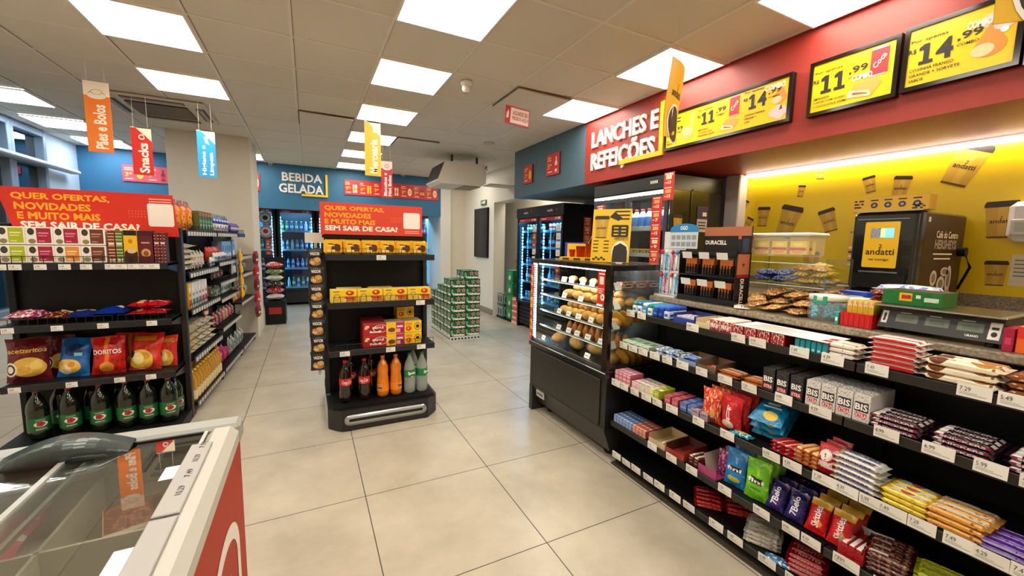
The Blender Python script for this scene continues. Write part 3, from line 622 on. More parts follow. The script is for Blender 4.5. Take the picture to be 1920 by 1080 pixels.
for k in range(5): b.rect(P, -.05, -.04-.035*k, .08, -.025-.035*k, brn if k % 2 else wh, .0006)
thing('wall_notice', 'tall narrow printed menu on the yellow wall beside the coffee machine', 'notice', b)
b = MB(); P = FM('-x', 4.0488, .835, 1.44); b.rect(P, -.06, -.1, .06, .1, mat('#d8cfb4', .5)); [b.rect(P, -.045, .06-.025*k, .03+.01*(k % 2), .068-.025*k, mat('#7a7466', .5), .0006) for k in range(5)]; thing('wall_notice', 'pale paper notice on the yellow wall at the right edge', 'notice', b)
# soap dispenser
b = MB(); b.box(-.09, -.10, 0, .09, 0, .24, mat('#f0f0ee', .3), .03); o = thing('soap_dispenser', 'white plastic towel dispenser on the yellow wall', 'dispenser', b, (4.048, .83, 1.63), -PI/2)
b = MB(); b.box(-.07, -.112, .03, .07, -.095, .13, mat('#d9dbd6', .12), .006); b.rect(FM('-y', 0, -.1135, .08), -.05, -.03, .05, .03, mat('#b9bdb5', .3)); b.box(-.05, -.09, -.012, .05, -.03, 0, mat('#c9cbc8', .4), .004); part('window', b, o)
# ------------------------------------------------------------------ chest freezer in the foreground
fw = mat('#b9b6ab', .4); fgr = mat('#9fa09b', .4); fred = mat('#a82c12', .5, spec=.15); lin_ = mat('#e0ddd2', .5, noise=(6, '#c6c1b4', .3))
b = MB(); X0, X1, Y0, Y1 = -1.70, -.245, .62, 1.705
b.box(X0, Y0, .06, X1, Y1, .30, fred); b.box(X0, Y0, .30, X0+.06, Y1, .83, fred); b.box(X1-.05, Y0, .30, X1, Y1, .83, fred); b.box(X0+.06, Y0, .30, X1-.05, Y0+.05, .83, fred); b.box(X0+.06, Y1-.05, .30, X1-.05, Y1, .83, fred)
fz = thing('chest_freezer', 'red chest freezer with a sliding glass lid in the foreground', 'freezer', b)
b = MB(); b.box(X0+.06, Y0+.05, .301, X1-.05, Y1-.05, .315, lin_)
for q in ((X0+.06, Y0+.05, X0+.07, Y1-.05), (X1-.06, Y0+.05, X1-.05, Y1-.05), (X0+.07, Y0+.05, X1-.06, Y0+.06), (X0+.07, Y1-.06, X1-.06, Y1-.05)): b.box(q[0], q[1], .315, q[2], q[3], .83, lin_)
part('liner', b, fz)
b = MB(); g_ = .012
b.box(X0-g_, Y1-.075, .83, X1+g_, Y1+g_, .905, fgr, .012); b.box(X0-g_, Y0-g_, .83, X1+g_, Y0+.06, .905, fgr, .012); b.box(X0-g_, Y0+.06, .83, X0+.06, Y1-.075, .905, fw, .015)
b.box(X1-.075, Y0+.06, .83, X1+g_, Y1-.075, .91, fw, .022); part('rim', b, fz)
b = MB()
for x in (X0+.1, X1-.1):
    for y in (Y0+.1, Y1-.1): b.cyl((x, y, 0), (x, y, .06), .03, BLK, 12)
part('foot', b, fz)
for i, (ya, yb) in enumerate(((1.12, 1.49), (.70, 1.11))):
    b = MB(); b.box(X1-.092, ya, .912, X1-.040, yb, .916, mat('#8f8d89', .3)); b.box(X1-.090, ya+.004, .916, X1-.042, yb-.004, .9165, mat('#a5a29d', .4))
    P = T(X1-.064, ya+.06, .9169) @ RZ(PI/2)
    for k, s_ in enumerate(('10,29', '7,49', '10,29', '7,99')[: 4 if i == 0 else 2]): b.fit(P, s_, .02+.085*k, -.012, .062+.085*k, .004, INK, 0)
    part('price_strip', b, fz)
for ya, yb in ((1.30, 1.37), (.94, 1.03)):
    b = MB(); b.box(X1-.125, ya, .9122, X1-.093, yb, .9135, mat('#f4f3ee', .5)); part('price_card', b, fz)
# swirl mark on the red side
b = MB(); P = FM('+x', X1+.0012, 1.30, .30); cw_ = mat('#e9e2da', .4)
def swirl(m, P, cx_, cy0, rx, ry, tk, mt):
    n = 22; vs = []
    for i in range(n+1):
        a = PI*1.02*i/n - .02; vs += [(cx_+rx*math.cos(a), cy0+ry*math.sin(a), 0), (cx_+(rx-tk)*math.cos(a), cy0+(ry-tk)*math.sin(a), 0)]
    m.add(vs, [(2*i, 2*i+2, 2*i+3, 2*i+1) for i in range(n)], mt, M=P)
    for sx in (-1, 1): m.rect(P, cx_+sx*rx, cy0-.22, cx_+sx*(rx-tk), cy0, mt)
swirl(b, P, .04, .20, .24, .17, .05, cw_); swirl(b, P, .02, .14, .12, .10, .045, cw_); part('swirl_mark', b, fz)
for i, (xa, xb, ya, yb, z) in enumerate(((X0+.07, -.60, Y0+.06, Y1-.075, .876), (-.66, X1-.076, Y0+.06, Y1-.075, .888))):
    b = MB(); b.box(xa, ya, z, xb, yb, z+.005, pane('#f6f8f4', 3.0, 'lid_glass', .015))
    o = part('glass_lid', b, fz)
    b = MB(); al = mat('#b8b8b0', .3, .4)
    b.box(xa, ya, z-.004, xa+.014, yb, z+.009, al); b.box(xb-.010, ya, z-.004, xb, yb, z+.009, al); b.box(xa+.014, ya, z-.004, xb-.01, ya+.012, z+.009, al); b.box(xa+.014, yb-.010, z-.004, xb-.01, yb, z+.009, BLK); part('lid_frame', b, o)
b = MB(); hm = mat('#4a5250', .25, .3); n = 12
for j in range(n):     # arched grey handle along the back edge of the lid
    t0, t1 = j/n, (j+1)/n; f = lambda t: .012+.045*math.sin(PI*t)
    xa, xb = -.80+.29*t0, -.80+.29*t1; za, zb = .895+f(t0), .895+f(t1)
    b.add([(xa, 1.635, za), (xb, 1.635, zb), (xb, 1.575, zb-.012), (xa, 1.575, za-.012), (xa, 1.635, .893), (xb, 1.635, .893), (xb, 1.56, .893), (xa, 1.56, .893)], [(0, 1, 2, 3), (4, 5, 1, 0), (3, 2, 6, 7), (5, 4, 7, 6)], hm, True)
part('handle', b, fz)
b = MB(); b.box(-1.0, Y0+.07, .605, -.99, Y1-.07, .78, WHT); b.box(-.31, 1.28, .605, -1.6, 1.288, .80, mat('#d9d5c8', .5)); b.box(-.60, Y0+.08, .605, -.592, Y1-.08, .80, mat('#d9d5c8', .5)); part('divider', b, fz)
# frozen goods
fb1 = pack('#8a4636', (('n', 9, .55, '#c98467'), ('r', .0, .0, 1, .12, '#d9cdb4'), ('r', .72, .15, .95, .9, '#3a241d')))
def fcarton(x, y, z, a, w_, d_, h_, m, label, side='#d8cfb8'):
    b = MB(); b.box(-w_/2, -d_/2, 0, w_/2, d_/2, h_, m, .003, sides={'-y': mat(side, .5)}); return thing('frozen_food_box', label, 'frozen food box', b, (x, y, z), a, 'boxes inside the chest freezer')
fcarton(-.46, 1.45, .68, .32, .15, .17, .075, fb1, 'brown frozen food carton with a pale side, under the right freezer lid'); fcarton(-.455, 1.45, .602, .2, .16, .17, .075, fb1, 'brown carton beneath the carton under the freezer lid')
fcarton(-.455, 1.11, .602, .35, .18, .2, .07, pack('#5a4438', (('n', 7, .5, '#8a6b55'),)), 'dark carton in the near compartment of the freezer', '#6b5a48'); fcarton(-.455, 1.10, .674, -.2, .18, .18, .05, pack('#6d5244', (('n', 6, .5, '#4a3a30'),)), 'flat dark carton on top in the near freezer compartment', '#6b5a48')
for i, (x, y, z, c, a, l) in enumerate(((-.79, 1.44, .73, '#d7667f', .1, 'pink bag of ice pops'), (-.79, 1.44, .645, '#e4e9ea', -.1, 'white frosted bag'), (-.79, 1.08, .73, '#c8ccc4', .15, 'grey frosted bag'), (-.79, 1.08, .645, '#bdb6a4', .05, 'beige frosted bag'))):
    b = MB(); b.bag(.24, .27, .075, pack(c, (('n', 5, .56, '#f1e7e4'),), .3, .4), i, M=RX(-1.5)); thing('frozen_food_bag', l + ' inside the chest freezer, %s from the divider' % O(i), 'frozen food bag', b, (x, y-.125, z), a, 'bags inside the chest freezer')
b = MB(); b.box(-1.6, .75, .33, -.33, 1.60, .60, mat('#c9c0ae', .7, noise=(5, '#a0967f', .3)), .04); thing('frozen_goods', 'layer of frosted packets filling the bottom of the chest freezer', 'frozen goods', b)['kind'] = 'stuff'

# ------------------------------------------------------------------ shelving helpers
blk_sh = mat('#0f0f11', .45, spec=.3); lipm = mat('#2b2c30', .35, .4)
def tags(par, xs, y, z, w_=.05, h_=.034, cents=True, seed=0, d='-y', tilt=0.0):
    r = random.Random(seed)
    for x in xs:
        b = MB(); b.box(-w_/2, -.0015, 0, w_/2, 0, h_, CARD); P = FM('-y', 0, -.0022, 0)
        b.fit(P, r.choice(('4.99', '5.49', '6.99', '7.49', '5.99', '9.99')), -w_*.40, h_*.42, -w_*.02, h_*.78, mat('#4a4a48', .6), 0); b.rect(P, -w_*.4, h_*.18, w_*.3, h_*.25, mat('#8b8a86', .6))
        part('price_tag', b, par, (x, y, z), rot=(-tilt, 0, 0))
def shelf(par, x0, x1, yf, yb, z, lip=.04, tg=(), wire=None, seed=0, tw=.05, th=.034):
    b = MB(); b.box(x0, yf+.004, z-.02, x1, yb, z, blk_sh); b.box(x0, yf, z-lip, x1, yf+.006, z+.004, lipm, .002)
    o = part('shelf', b, par); tags(o, tg, yf-.0008, z-lip+.003, tw, th, seed=seed)
    if wire:
        b = MB()
        for a, c in wire: b.wire(a, c, yf+.012, z, z+.05, WIRE)
        part('wire_guard', b, o)
    return o
# ------------------------------------------------------------------ shelving end facing the camera, far left
g1 = link('end_shelving', None, None, (0, 0, 0)); tag(g1, 'black end shelving of the left run with boxed tea, snacks and green bottles', 'shelving unit')
b = MB(); b.box(-1.93, 4.24, .05, -.93, 4.26, 1.62, BLK); part('back_panel', b, g1)
for xa, mu in ((-.965, mat('#232021', .4)), (-1.94, BLK2)):
    b = MB(); b.box(xa, 4.20, 0, xa+.04, 4.26, 1.62, mu, .004); part('upright', b, g1)
for i, (z, tg) in enumerate(((1.345, (-1.83, -1.76, -1.64, -1.52, -1.41, -1.28, -1.22, -1.155, -1.095, -1.035)), (.915, (-1.83, -1.59, -1.35, -1.075)), (.50, (-1.83, -1.545, -1.285, -1.105)))):
    o = shelf(g1, -1.90, -.955, 3.92, 4.24, z, .045, tg, ((-1.88, -1.02),) if i == 0 else (((-1.88, -1.30), (-1.27, -.99)) if i == 1 else ((-1.5, -1.28), (-1.25, -1.13), (-1.09, -.96))), i, .062, .038)
    b = MB(); b.add([(-.955, 3.92, z-.04), (-.955, 4.20, z-.09), (-.955, 4.20, z-.001), (-.955, 3.92, z-.001), (-.967, 3.92, z-.04), (-.967, 4.20, z-.09), (-.967, 4.20, z-.001), (-.967, 3.92, z-.001)], [(0, 1, 2, 3), (7, 6, 5, 4), (0, 4, 5, 1)], lipm); part('bracket', b, o)
b = MB(); b.box(-1.93, 3.88, 0, -.93, 4.24, .085, BLK); part('base', b, g1)
# ------------------------------------------------------------------ QR-free offer sign boards
def offer_sign(x0, x1, y, z0, z1, label, lean=0.0, par=0.0):
    w_, h_ = x1-x0, z1-z0; b = MB(); P = FM('-y', 0, 0, 0); c = mat('#d8402a' if not par else '#cf2d1c', .4)
    b.prism(P, [(-w_/2, 0), (w_/2, 0), (w_/2-par*.3, h_), (-w_/2-par, h_)], .008, c)
    o = thing('offer_sign', label, 'sign', b, (x0+w_/2, y, z0), rot=(lean, 0, 0), group='red offer signs on the shelving')
    t = MB(); ye = mat('#f6a81c', .5)
    for i, (s_, k) in enumerate((('QUER OFERTAS,', .565), ('NOVIDADES', .435), ('E MUITO MAIS', .475))):
        yy = h_*(.735-.205*i); t.fit(P, s_, -w_*.46-par*.7*yy/h_, yy, -w_*.46-par*.7*yy/h_+w_*k, yy+h_*.16, ye, .036, .001)
    yy = h_*.12; t.fit(P, 'SEM SAIR DE CASA?', -w_*.46-par*.1, yy, -w_*.46+w_*.70, yy+h_*.165, wh, .036, .001)
    part('lettering', t, o); t = MB()
    t.poly(P, [(w_*.315+a*.0, b_) for a, b_ in ()] or [(w_*.31, h_*.24), (w_*.465, h_*.24), (w_*.475, h_*.28), (w_*.475, h_*.74), (w_*.465, h_*.78), (w_*.31, h_*.78), (w_*.30, h_*.74), (w_*.30, h_*.28)], mat('#f3e6dc', .5), .001)
    for r_ in range(3):
        for q in range(6): t.disc(P, w_*(.18+.02*q), h_*(.46+.065*r_), w_*.004, w_*.004, mat('#f08b6c', .5), .001, 6)
    for k in range(2): yy = (h_*.15 if not par else h_*.87)-h_*.06*k; t.rect(P, w_*.315, yy, w_*.465, yy+h_*.025, mat('#f0b09a', .5), .001)
    part('print', t, o); return o
offer_sign(-1.80, -.905, 4.06, 1.545, 1.865, 'leaning red offer sign standing on the far left shelving', .06, .07)
# ------------------------------------------------------------------ long shelving along the left aisle
LG = (-.9095, 4.268, 0); LR = PI/2 - .0533
g2 = link('long_shelving', None, None, LG, LR); tag(g2, 'long black grocery shelving along the left aisle up to the pillar', 'shelving unit')
b = MB(); b.box(.0, .30, .03, 3.0, .32, 1.62, BLK); part('back_panel', b, g2)
for x in (0.0, 1.0, 2.0, 2.97):
    b = MB(); b.box(x, .26, 0, x+.03, .31, 1.62, mat('#232021', .4)); b.box(x-.005, .02, 0, x+.035, .26, .05, BLK); b.cyl((x+.015, .045, 0), (x+.015, .045, .04), .02, BLK, 10); part('upright', b, g2)
LS = [(0.03, .99, (.10, .50, .92, 1.24, 1.60)), (1.02, 1.99, (.10, .56, .88, 1.06, 1.28, 1.60)), (2.02, 2.98, (.10, .70, 1.06, 1.30))]
for bi, (xa, xb, zz) in enumerate(LS):
    for zi, z in enumerate(zz):
        xe = xb if not (bi == 1 and zi == 5) else xb+.5
        shelf(g2, xa, xe, 0.0, .28, z, .045, [xa+.06+.078*k for k in range(12)], ((xa+.02, xe-.02),) if zi and (bi < 2) else None, bi*7+zi, .05, .034)
# ------------------------------------------------------------------ middle shelving end
g3 = link('middle_shelving', None, None, (0, 0, 0)); tag(g3, 'black middle shelving end with bottles below and a red sign on top', 'shelving unit')
b = MB(); P = T(0, 0, .17); bp_ = [(.20, 3.395), (.905, 3.395), (1.005, 3.50), (1.005, 4.30), (.105, 4.30), (.105, 3.50)]
b.prism(T(0, 0, .175), bp_, .165, mat('#1b1b1c', .35)); b.prism(T(0, 0, .205), [(.14, 3.43), (.965, 3.43), (.965, 4.28), (.14, 4.28)], .03, BLK); part('base', b, g3)
b = MB(); P = FM('-y', .555, 3.3935, .092); sil = mat('#b4b6b8', .25, .7)
def rrect(hw, hh, r, n=6): return [(sx*(hw-r)+r*math.cos(a0+PI/2*i/n), sy*(hh-r)+r*math.sin(a0+PI/2*i/n)) for sx, sy, a0 in ((1, 1, 0), (-1, 1, PI/2), (-1, -1, PI), (1, -1, 1.5*PI)) for i in range(n+1)]
o_, i_ = rrect(.335, .043, .042), rrect(.30, .012, .008); n = len(o_)
b.add([(x, y, .006) for x, y in o_] + [(x, y, .006) for x, y in i_] + [(x, y, 0) for x, y in o_], [(i, (i+1) % n, (i+1) % n+n, i+n) for i in range(n)] + [(i, i+2*n, (i+1) % n+2*n, (i+1) % n) for i in range(n)], sil, True, M=P)
part('silver_trim', b, g3)
b = MB(); b.box(.10, 3.55, .02, .1065, 4.1, .16, mat('#c9cacb', .3, .3), .003); part('side_bumper', b, g3)
tags(g3, (.33, .56, .82), 3.43, .17, .08, .022, seed=4, tilt=.9)
b = MB(); b.box(.12, 3.83, .2, .98, 3.86, 1.62, BLK); part('back_panel', b, g3)
b = MB(); b.box(.965, 3.79, .2, 1.0, 3.86, 1.62, mat('#202022', .4)); part('upright', b, g3)
b = MB(); b.box(.10, 3.79, .2, .135, 3.86, 1.62, mat('#202022', .4))
for k in range(44): b.box(.098, 3.81, .24+.031*k, .1005, 3.83, .255+.031*k, mat('#000000', .8))
part('upright', b, g3)
for z, tg, wi, sd in ((1.432, (.535,), ((.165, .27), (.31, .42), (.45, .54), (.57, .68), (.70, .80), (.83, .93)), 1), (1.045, (.855,), ((.17, .36), (.37, .55), (.56, .74), (.75, .93)), 2), (.655, (.24, .60, .86), ((.60, .97), (.17, .5)), 3)):
    o = shelf(g3, .125, .98, 3.45, 3.83, z, .045, tg, wi, sd, .075, .04)
b = MB(); b.box(.13, 3.80, 1.58, .90, 3.86, 1.62, BLK); part('top_rail', b, g3)
offer_sign(.09, .875, 3.46, 1.59, 1.835, 'upright red offer sign on top of the middle shelving')
b = MB(); b.box(.10, 3.475, 1.562, .89, 3.50, 1.588, BLK); part('sign_holder', b, g3)
# ------------------------------------------------------------------ sales counter and candy shelving
gran = mat('#a89c86', .3, noise=(90, '#5e5244', .22))
b = MB(); b.box(2.17, -1.2, 1.165, 2.80, 2.128, 1.20, gran, .006); ct = thing('sales_counter', 'long counter with a speckled granite top behind the candy shelving', 'counter', b)
b = MB(); b.box(2.29, -1.18, 0, 2.76, 2.125, 1.165, BLK); part('body', b, ct)
b = MB(); b.box(3.42, -1.2, 1.12, 4.045, 2.70, 1.15, gran, .004); b.box(4.02, -1.2, 1.15, 4.047, 2.70, 1.27, gran); bc = thing('back_counter', 'granite back counter below the yellow wall under the coffee machine', 'counter', b)
b = MB(); b.box(3.5, -1.2, 0, 4.03, 2.70, 1.12, BLK2); part('body', b, bc)
g4 = link('candy_shelving', None, None, (0, 0, 0)); tag(g4, 'long black candy shelving in front of the counter, five shelves high', 'shelving unit')
CS = [(1.895, .085), (1.868, .322), (1.868, .612), (1.918, .872), (1.968, 1.092)]
def cshelf(i, ya, yb, tg, seed):
    x, z = CS[i]; b = MB(); b.box(x+.004, ya, z-.022, 2.262, yb, z, blk_sh); b.box(x, ya, z-.034, x+.006, yb, z+.004, mat('#26241f', .4, .2), .002)
    o = part('shelf', b, g4)
    r = random.Random(seed)
    for y in tg:
        w_ = .072+.012*r.random(); h_ = .045; bb = MB(); bb.box(-w_/2, -.0018, 0, w_/2, 0, h_, CARD); P = FM('-y', 0, -.0024, 0)
        bb.fit(P, r.choice(('4.99', '5.49', '6.99', '7.49', '5.99', '4.39', '4.29', '7.29')), -w_*.42, h_*.46, -w_*.10, h_*.78, mat('#3c3b38', .6), 0); bb.rect(P, -w_*.42, h_*.2, w_*.36, h_*.25, mat('#a09e97', .6)); bb.rect(P, -w_*.42, h_*.32, w_*.1, h_*.36, mat('#a09e97', .6))
        part('price_tag', bb, o, (x-.003, y, z-.026), -PI/2, rot=(.16*r.random()-.02, 0, -PI/2+.05*(r.random()-.5)))
TG = [[2.07, 1.97, 1.88, 1.77, 1.68, 1.56, 1.46, 1.29, 1.18, 1.02, .90], [1.73, 1.58, 1.44, 1.24, 1.05, .92, .84, .71], [2.085, 2.0, 1.90, 1.80, 1.71, 1.60, 1.42, 1.25, 1.03, .94, .82], [2.08, 1.99, 1.9, 1.80, 1.70, 1.59, 1.46, 1.32, 1.19, 1.03, .88], [2.08, 1.98, 1.58, 1.30, 1.20, 1.01, .88]]
TG2 = [[.75, .62, .5, .38, .26], [.72, .59, .44, .32, .2], [.74, .66, .60, .52, .43, .36, .28], [.66, .52, .40, .3, .18], [.73, .47, .38, .27]]
for i in range(5):
    cshelf(i, .803, 2.125, TG[i], i); cshelf(i, -1.1, .797, TG2[i], 10+i)
b = MB(); b.box(2.262, -1.1, .05, 2.285, 2.12, 1.16, BLK); part('back_panel', b, g4)
b = MB(); b.box(1.93, -1.1, 0, 2.26, 2.12, .05, BLK); b.box(1.885, -1.1, 0, 1.93, 2.12, .012, mat('#3b3629', .5)); part('base', b, g4)
for y in (2.115, .80, -1.08):
    b = MB(); b.box(2.245, y-.02, .05, 2.262, y+.005, 1.15, mat('#222224', .4, .3)); part('upright', b, g4)
# ------------------------------------------------------------------ pastry display case
case = link('pastry_case', None, None, (0, 0, 0)); tag(case, 'black refrigerated pastry case with glass sides at the end of the counter', 'display case')
blk_g = mat('#121212', .25, coat=.3)
b = MB(); b.box(1.832, 2.145, .24, 2.44, 3.225, .64, mat('#1b1a18', .4), .004); b.box(1.815, 2.14, .615, 2.46, 3.235, .66, blk_g, .006); part('cabinet', b, case)
b = MB(); b.box(1.822, 2.20, .26, 1.833, 3.16, .60, mat('#24211d', .38), .003); part('front_panel', b, case)
b = MB(); b.add([(1.83, 2.15, .25), (1.83, 3.17, .25), (1.90, 3.17, .07), (1.90, 2.15, .07), (2.42, 2.15, .25), (2.42, 3.17, .25), (2.42, 3.17, .07), (2.42, 2.15, .07)], [(0, 1, 2, 3), (0, 3, 7, 4), (1, 5, 6, 2), (3, 2, 6, 7), (4, 7, 6, 5)], mat('#2a2723', .4)); b.box(1.83, 3.17, .0, 2.42, 3.225, .24, mat('#26292a', .4)); part('plinth', b, case)
b = MB(); b.box(1.834, 2.97, .165, 1.842, 3.10, .225, mat('#b9b9b4', .4)); [b.rect(FM('-x', 1.8335, 3.035, .195), -.05+.017*k, -.012, -.039+.017*k, .012, INK, .0004) for k in range(6)]; part('maker_plate', b, case)
for y in (2.25, 3.06):
    b = MB(); b.cyl((1.95, y, .035), (1.98, y, .035), .034, BLK, 14); b.box(1.945, y-.02, .05, 1.985, y+.02, .075, DGR); part('caster', b, case)
b = MB(); b.box(1.82, 2.135, 1.375, 2.46, 3.235, 1.415, blk_g, .006); part('top', b, case)
for x, y in ((1.822, 2.14), (1.822, 3.195), (2.43, 2.14), (2.43, 3.195)):
    b = MB(); k = .055 if (x < 2 and y < 2.5) else .03; b.box(x, y, .66, x+.03, y+k, 1.376, blk_g); part('post', b, case)
CG = pane('#fafcfb', .6, 'case_glass')
b = MB(); b.box(1.828, 2.195, .66, 1.833, 3.195, 1.376, CG); part('front_glass', b, case)
b = MB(); b.box(1.852, 2.142, .66, 2.43, 2.147, 1.376, CG); part('side_glass', b, case)
b = MB(); b.box(1.852, 3.215, .66, 2.43, 3.22, 1.376, CG); part('far_side_glass', b, case)
b = MB(); b.box(2.44, 2.17, .66, 2.45, 3.195, 1.376, mat('#2c3134', .2)); part('rear_door', b, case)
b = MB(); b.box(1.842, 2.19, .66, 2.43, 3.20, .668, mat('#3a3a38', .25, .6)); b.box(1.838, 2.195, .66, 1.846, 3.19, .69, STEEL); part('floor_tray', b, case)
for z in (.815, .955, 1.10, 1.235):
    b = MB(); b.box(1.903, 2.20, z-.013, 1.909, 3.15, z-.0095, mat('#fff2dc', .5, emit=4.5)); part('added_shelf_light', b, case)  # glowing bar added under each shelf to brighten the baked goods
    b = MB(); b.box(1.90, 2.17, z-.006, 2.41, 3.18, z, pane('#f2f7f5', .5, 'shelf_glass')); b.box(1.896, 2.17, z-.009, 1.902, 3.18, z+.004, mat('#a9b7b7', .25, .5)); o = part('glass_shelf', b, case)
ledw = mat('#e8f4ff', .5, emit=60)
b = MB()
for k in range(34): b.box(1.845, 3.175, .68+.0205*k, 1.852, 3.183, .690+.0205*k, ledw)
part('led_row', b, case)
b = MB(); b.box(1.87, 2.21, 1.366, 1.90, 3.17, 1.375, mat('#fff0d8', .5, emit=95))
part('light_strip', b, case)
b = MB(); stc = ['#d92b22', '#f0a818', '#c9261f', '#f0b018', '#d92b22', '#e8a01c', '#cf2a20']
for k in range(7): b.box(1.8195, 3.195, .665+.10*k, 1.8215, 3.228, .763+.10*k, mat(stc[k], .45)); b.disc(FM('-x', 1.819, 3.21, .715+.10*k), 0, 0, .010, .022, mat(stc[(k+1) % 7], .45))
part('sticker_strip', b, case)
b = MB(); P = FM('-x', 1.8265, 2.235, 1.26); b.prism(P, [(-.042, -.125), (.042, -.125), (.042, .11), (-.042, .11)], .0014, mat('#cf2a1e', .4)); b.rect(P, -.022, .015, .022, .07, mat('#e9d9cf', .5), .0006); b.disc(P, .015, -.075, .022, .024, wh, .0006); b.disc(P, .015, -.075, .009, .010, RED, .001); b.rect(P, -.03, .084, .03, .092, wh, .0006)
for k in range(3): b.rect(P, -.034, -.02-.014*k, .03-.01*k, -.013-.014*k, mat('#f2c9bd', .5), .0006)
part('sticker', b, case)
b = MB(); b.box(1.90, 3.226, .53, 1.99, 3.26, .60, DGR, .006); b.tube([(1.94, 3.25, .53), (1.93, 3.27, .42), (1.93, 3.25, .30)], .006, BLK); part('power_plug', b, case)
# ------------------------------------------------------------------ bottles and cans for the coolers
_bm = {}
def sbottle(col, lab, cap, h=.23, r=.033, clear=False):
    k = (col, lab, cap, h, r)
    if k not in _bm:
        b = MB(); body = mat(col, .12, coat=.4); L_ = mat(lab, .4); C = mat(cap, .4)
        pr = [(0, 0), (r*.8, 0), (r, h*.05), (r, h*.30), (r*.96, h*.32), (r*.96, h*.56), (r, h*.58), (r*.9, h*.70), (r*.42, h*.88), (r*.40, h*.93), (r*.46, h*.93), (r*.46, h), (0, h)]
        ms = [body]*4+[L_]+[body]*4+[body]+[C]*2
        b.lathe(pr, body, 10, ms=ms); _bm[k] = b.mesh('small_bottle')
    return _bm[k]
def scan(col, lab, h=.125, r=.031):
    k = ('can', col, lab)
    if k not in _bm:
        b = MB(); A = mat('#b9bbc0', .25, .8); c1 = mat(col, .3, .3); c2 = mat(lab, .35)
        b.lathe([(0, .003), (r*.8, 0), (r, h*.06), (r, h*.35), (r, h*.65), (r, h*.93), (r*.82, h), (0, h*.98)], c1, 10, ms=[A, A, c1, c2, c1, A, A]); _bm[k] = b.mesh('drink_can')
    return _bm[k]
CN = {'#1f6fd0': 'blue', '#3aa0e6': 'light blue', '#cfe3ee': 'clear', '#d8261e': 'red', '#e88a1a': 'orange', '#2f9b4a': 'green', '#e7e9ec': 'white', '#3b1d12': 'dark brown', '#8e2a86': 'purple', '#e05a8a': 'pink', '#f0c62a': 'yellow', '#1b1b22': 'black'}
def drink(x, y, z, col, where, cans=False, face=0.0, small_=False):
    nm = CN[col]
    if cans: thing('drink_can', nm + ' can, ' + where, 'can', scan(col, '#e9e9ea' if col != '#e7e9ec' else '#d8261e'), (x, y, z+.001), face, 'cans in the coolers')
    else: thing('drink_bottle', nm + ' bottle, ' + where, 'bottle', sbottle(col, {'#cfe3ee': '#2f7fd0', '#3b1d12': '#d8261e', '#1f6fd0': '#e7e9ec'}.get(col, '#f0f0ee'), '#1f6fd0' if col == '#cfe3ee' else '#e7e9ec'), (x, y, z+.001), face, 'bottles in the coolers')
icy = mat('#7fd4ff', .5, emit=45); icyw = mat('#b4e4ff', .5, emit=110)
def cooler(name, label, W_, Hh, D_, loc, rz, z0, z1, shelves, stickers=True, led=True, doors=1, brand=False, tint='#cfe6f2', shell=BLK):
    """upright glass door cooler; local x across, front at y=0 facing -y"""
    t = tag(link(name, None, None, loc, rz), label, 'drinks cooler')
    b = MB(); e = .035
    b.box(0, 0, 0, e, D_, Hh, shell); b.box(W_-e, 0, 0, W_, D_, Hh, shell); b.box(e, D_-.03, 0, W_-e, D_, Hh, mat('#20344a', .4)); b.box(e, 0, z1, W_-e, D_-.03, Hh, shell); b.box(e, .03, .06, W_-e, D_-.03, z0, shell)
    part('body', b, t)
    b = MB()
    for k in range(5): b.box(e+.02, .018, .09+k*(z0-.12)/5, W_-e-.02, .03, .09+k*(z0-.12)/5+.018, mat('#2a2b2d', .4))
    part('grille', b, t)
    b = MB(); b.box(e, .06, z1-.02, W_-e, .10, z1, icyw)
    if led:
        for x in (e+.028, W_-e-.036) if doors == 1 else (e+.028, W_-e-.036, W_/2+.055):
            n = 24
            for k in range(n): b.box(x, .045, z0+.06+(z1-z0-.2)*k/n, x+.008, .06, z0+.06+(z1-z0-.2)*(k+.55)/n, icy)
    part('interior_light', b, t)
    for z in shelves:
        b = MB(); b.box(e, .07, z-.012, W_-e, D_-.04, z, mat('#c9d6df', .4, .3)); b.box(e, .062, z-.022, W_-e, .07, z+.018, mat('#bcd9ee', .4)); part('shelf', b, t)
    dw = (W_-.02)/doors
    for d in range(doors):
        x0 = .01+dw*d; x1 = x0+dw-.004; b = MB(); f = .045
        for q in ((x0, z0, x0+f, z1), (x1-f, z0, x1, z1), (x0+f, z0, x1-f, z0+f), (x0+f, z1-.02, x1-f, z1)): b.box(q[0], -.03, q[1], q[2], .0, q[3], shell)
        o = part('door', b, t)
        b = MB(); b.box(x0+f, -.02, z0+f, x1-f, -.016, z1-.02, pane(tint, .8, 'cool_glass')); part('pane', b, o)
        b = MB(); P = FM('-y', (x0+x1)/2, -.0215, z1-.075); ww = (x1-x0-2*f); b.rect(P, -ww/2, 0, ww/2, .055, mat('#c92a22', .4)); b.rect(P, -ww*.42, .02, -ww*.2, .032, wh, .0006); b.rect(P, ww*.2, .012, ww*.3, .044, mat('#f2b632', .5), .0006); b.rect(P, ww*.33, .012, ww*.42, .044, wh, .0006); part('header_sticker', b, o)
        b = MB(); b.box(x1-.03, -.06, (z0+z1)/2-.2, x1-.012, -.03, (z0+z1)/2+.15, DGR, .004); part('handle', b, o)
        if stickers:
            b = MB(); P = FM('-y', x1-f-.085, -.0215, 0); r = random.Random(int(loc[0]*100)+d)
            for k in range(7):
                zz = z1-.25-.13*k; b.rect(P, -.06, zz, .06, zz+.10, mat(r.choice(['#d23a2a', '#e2632e', '#e9e0d8', '#c9302a']), .45)); b.rect(P, -.04, zz+.02, .02, zz+.05, mat('#f0c45a', .5), .0006)
            part('offer_sticker', b, o)
    return t
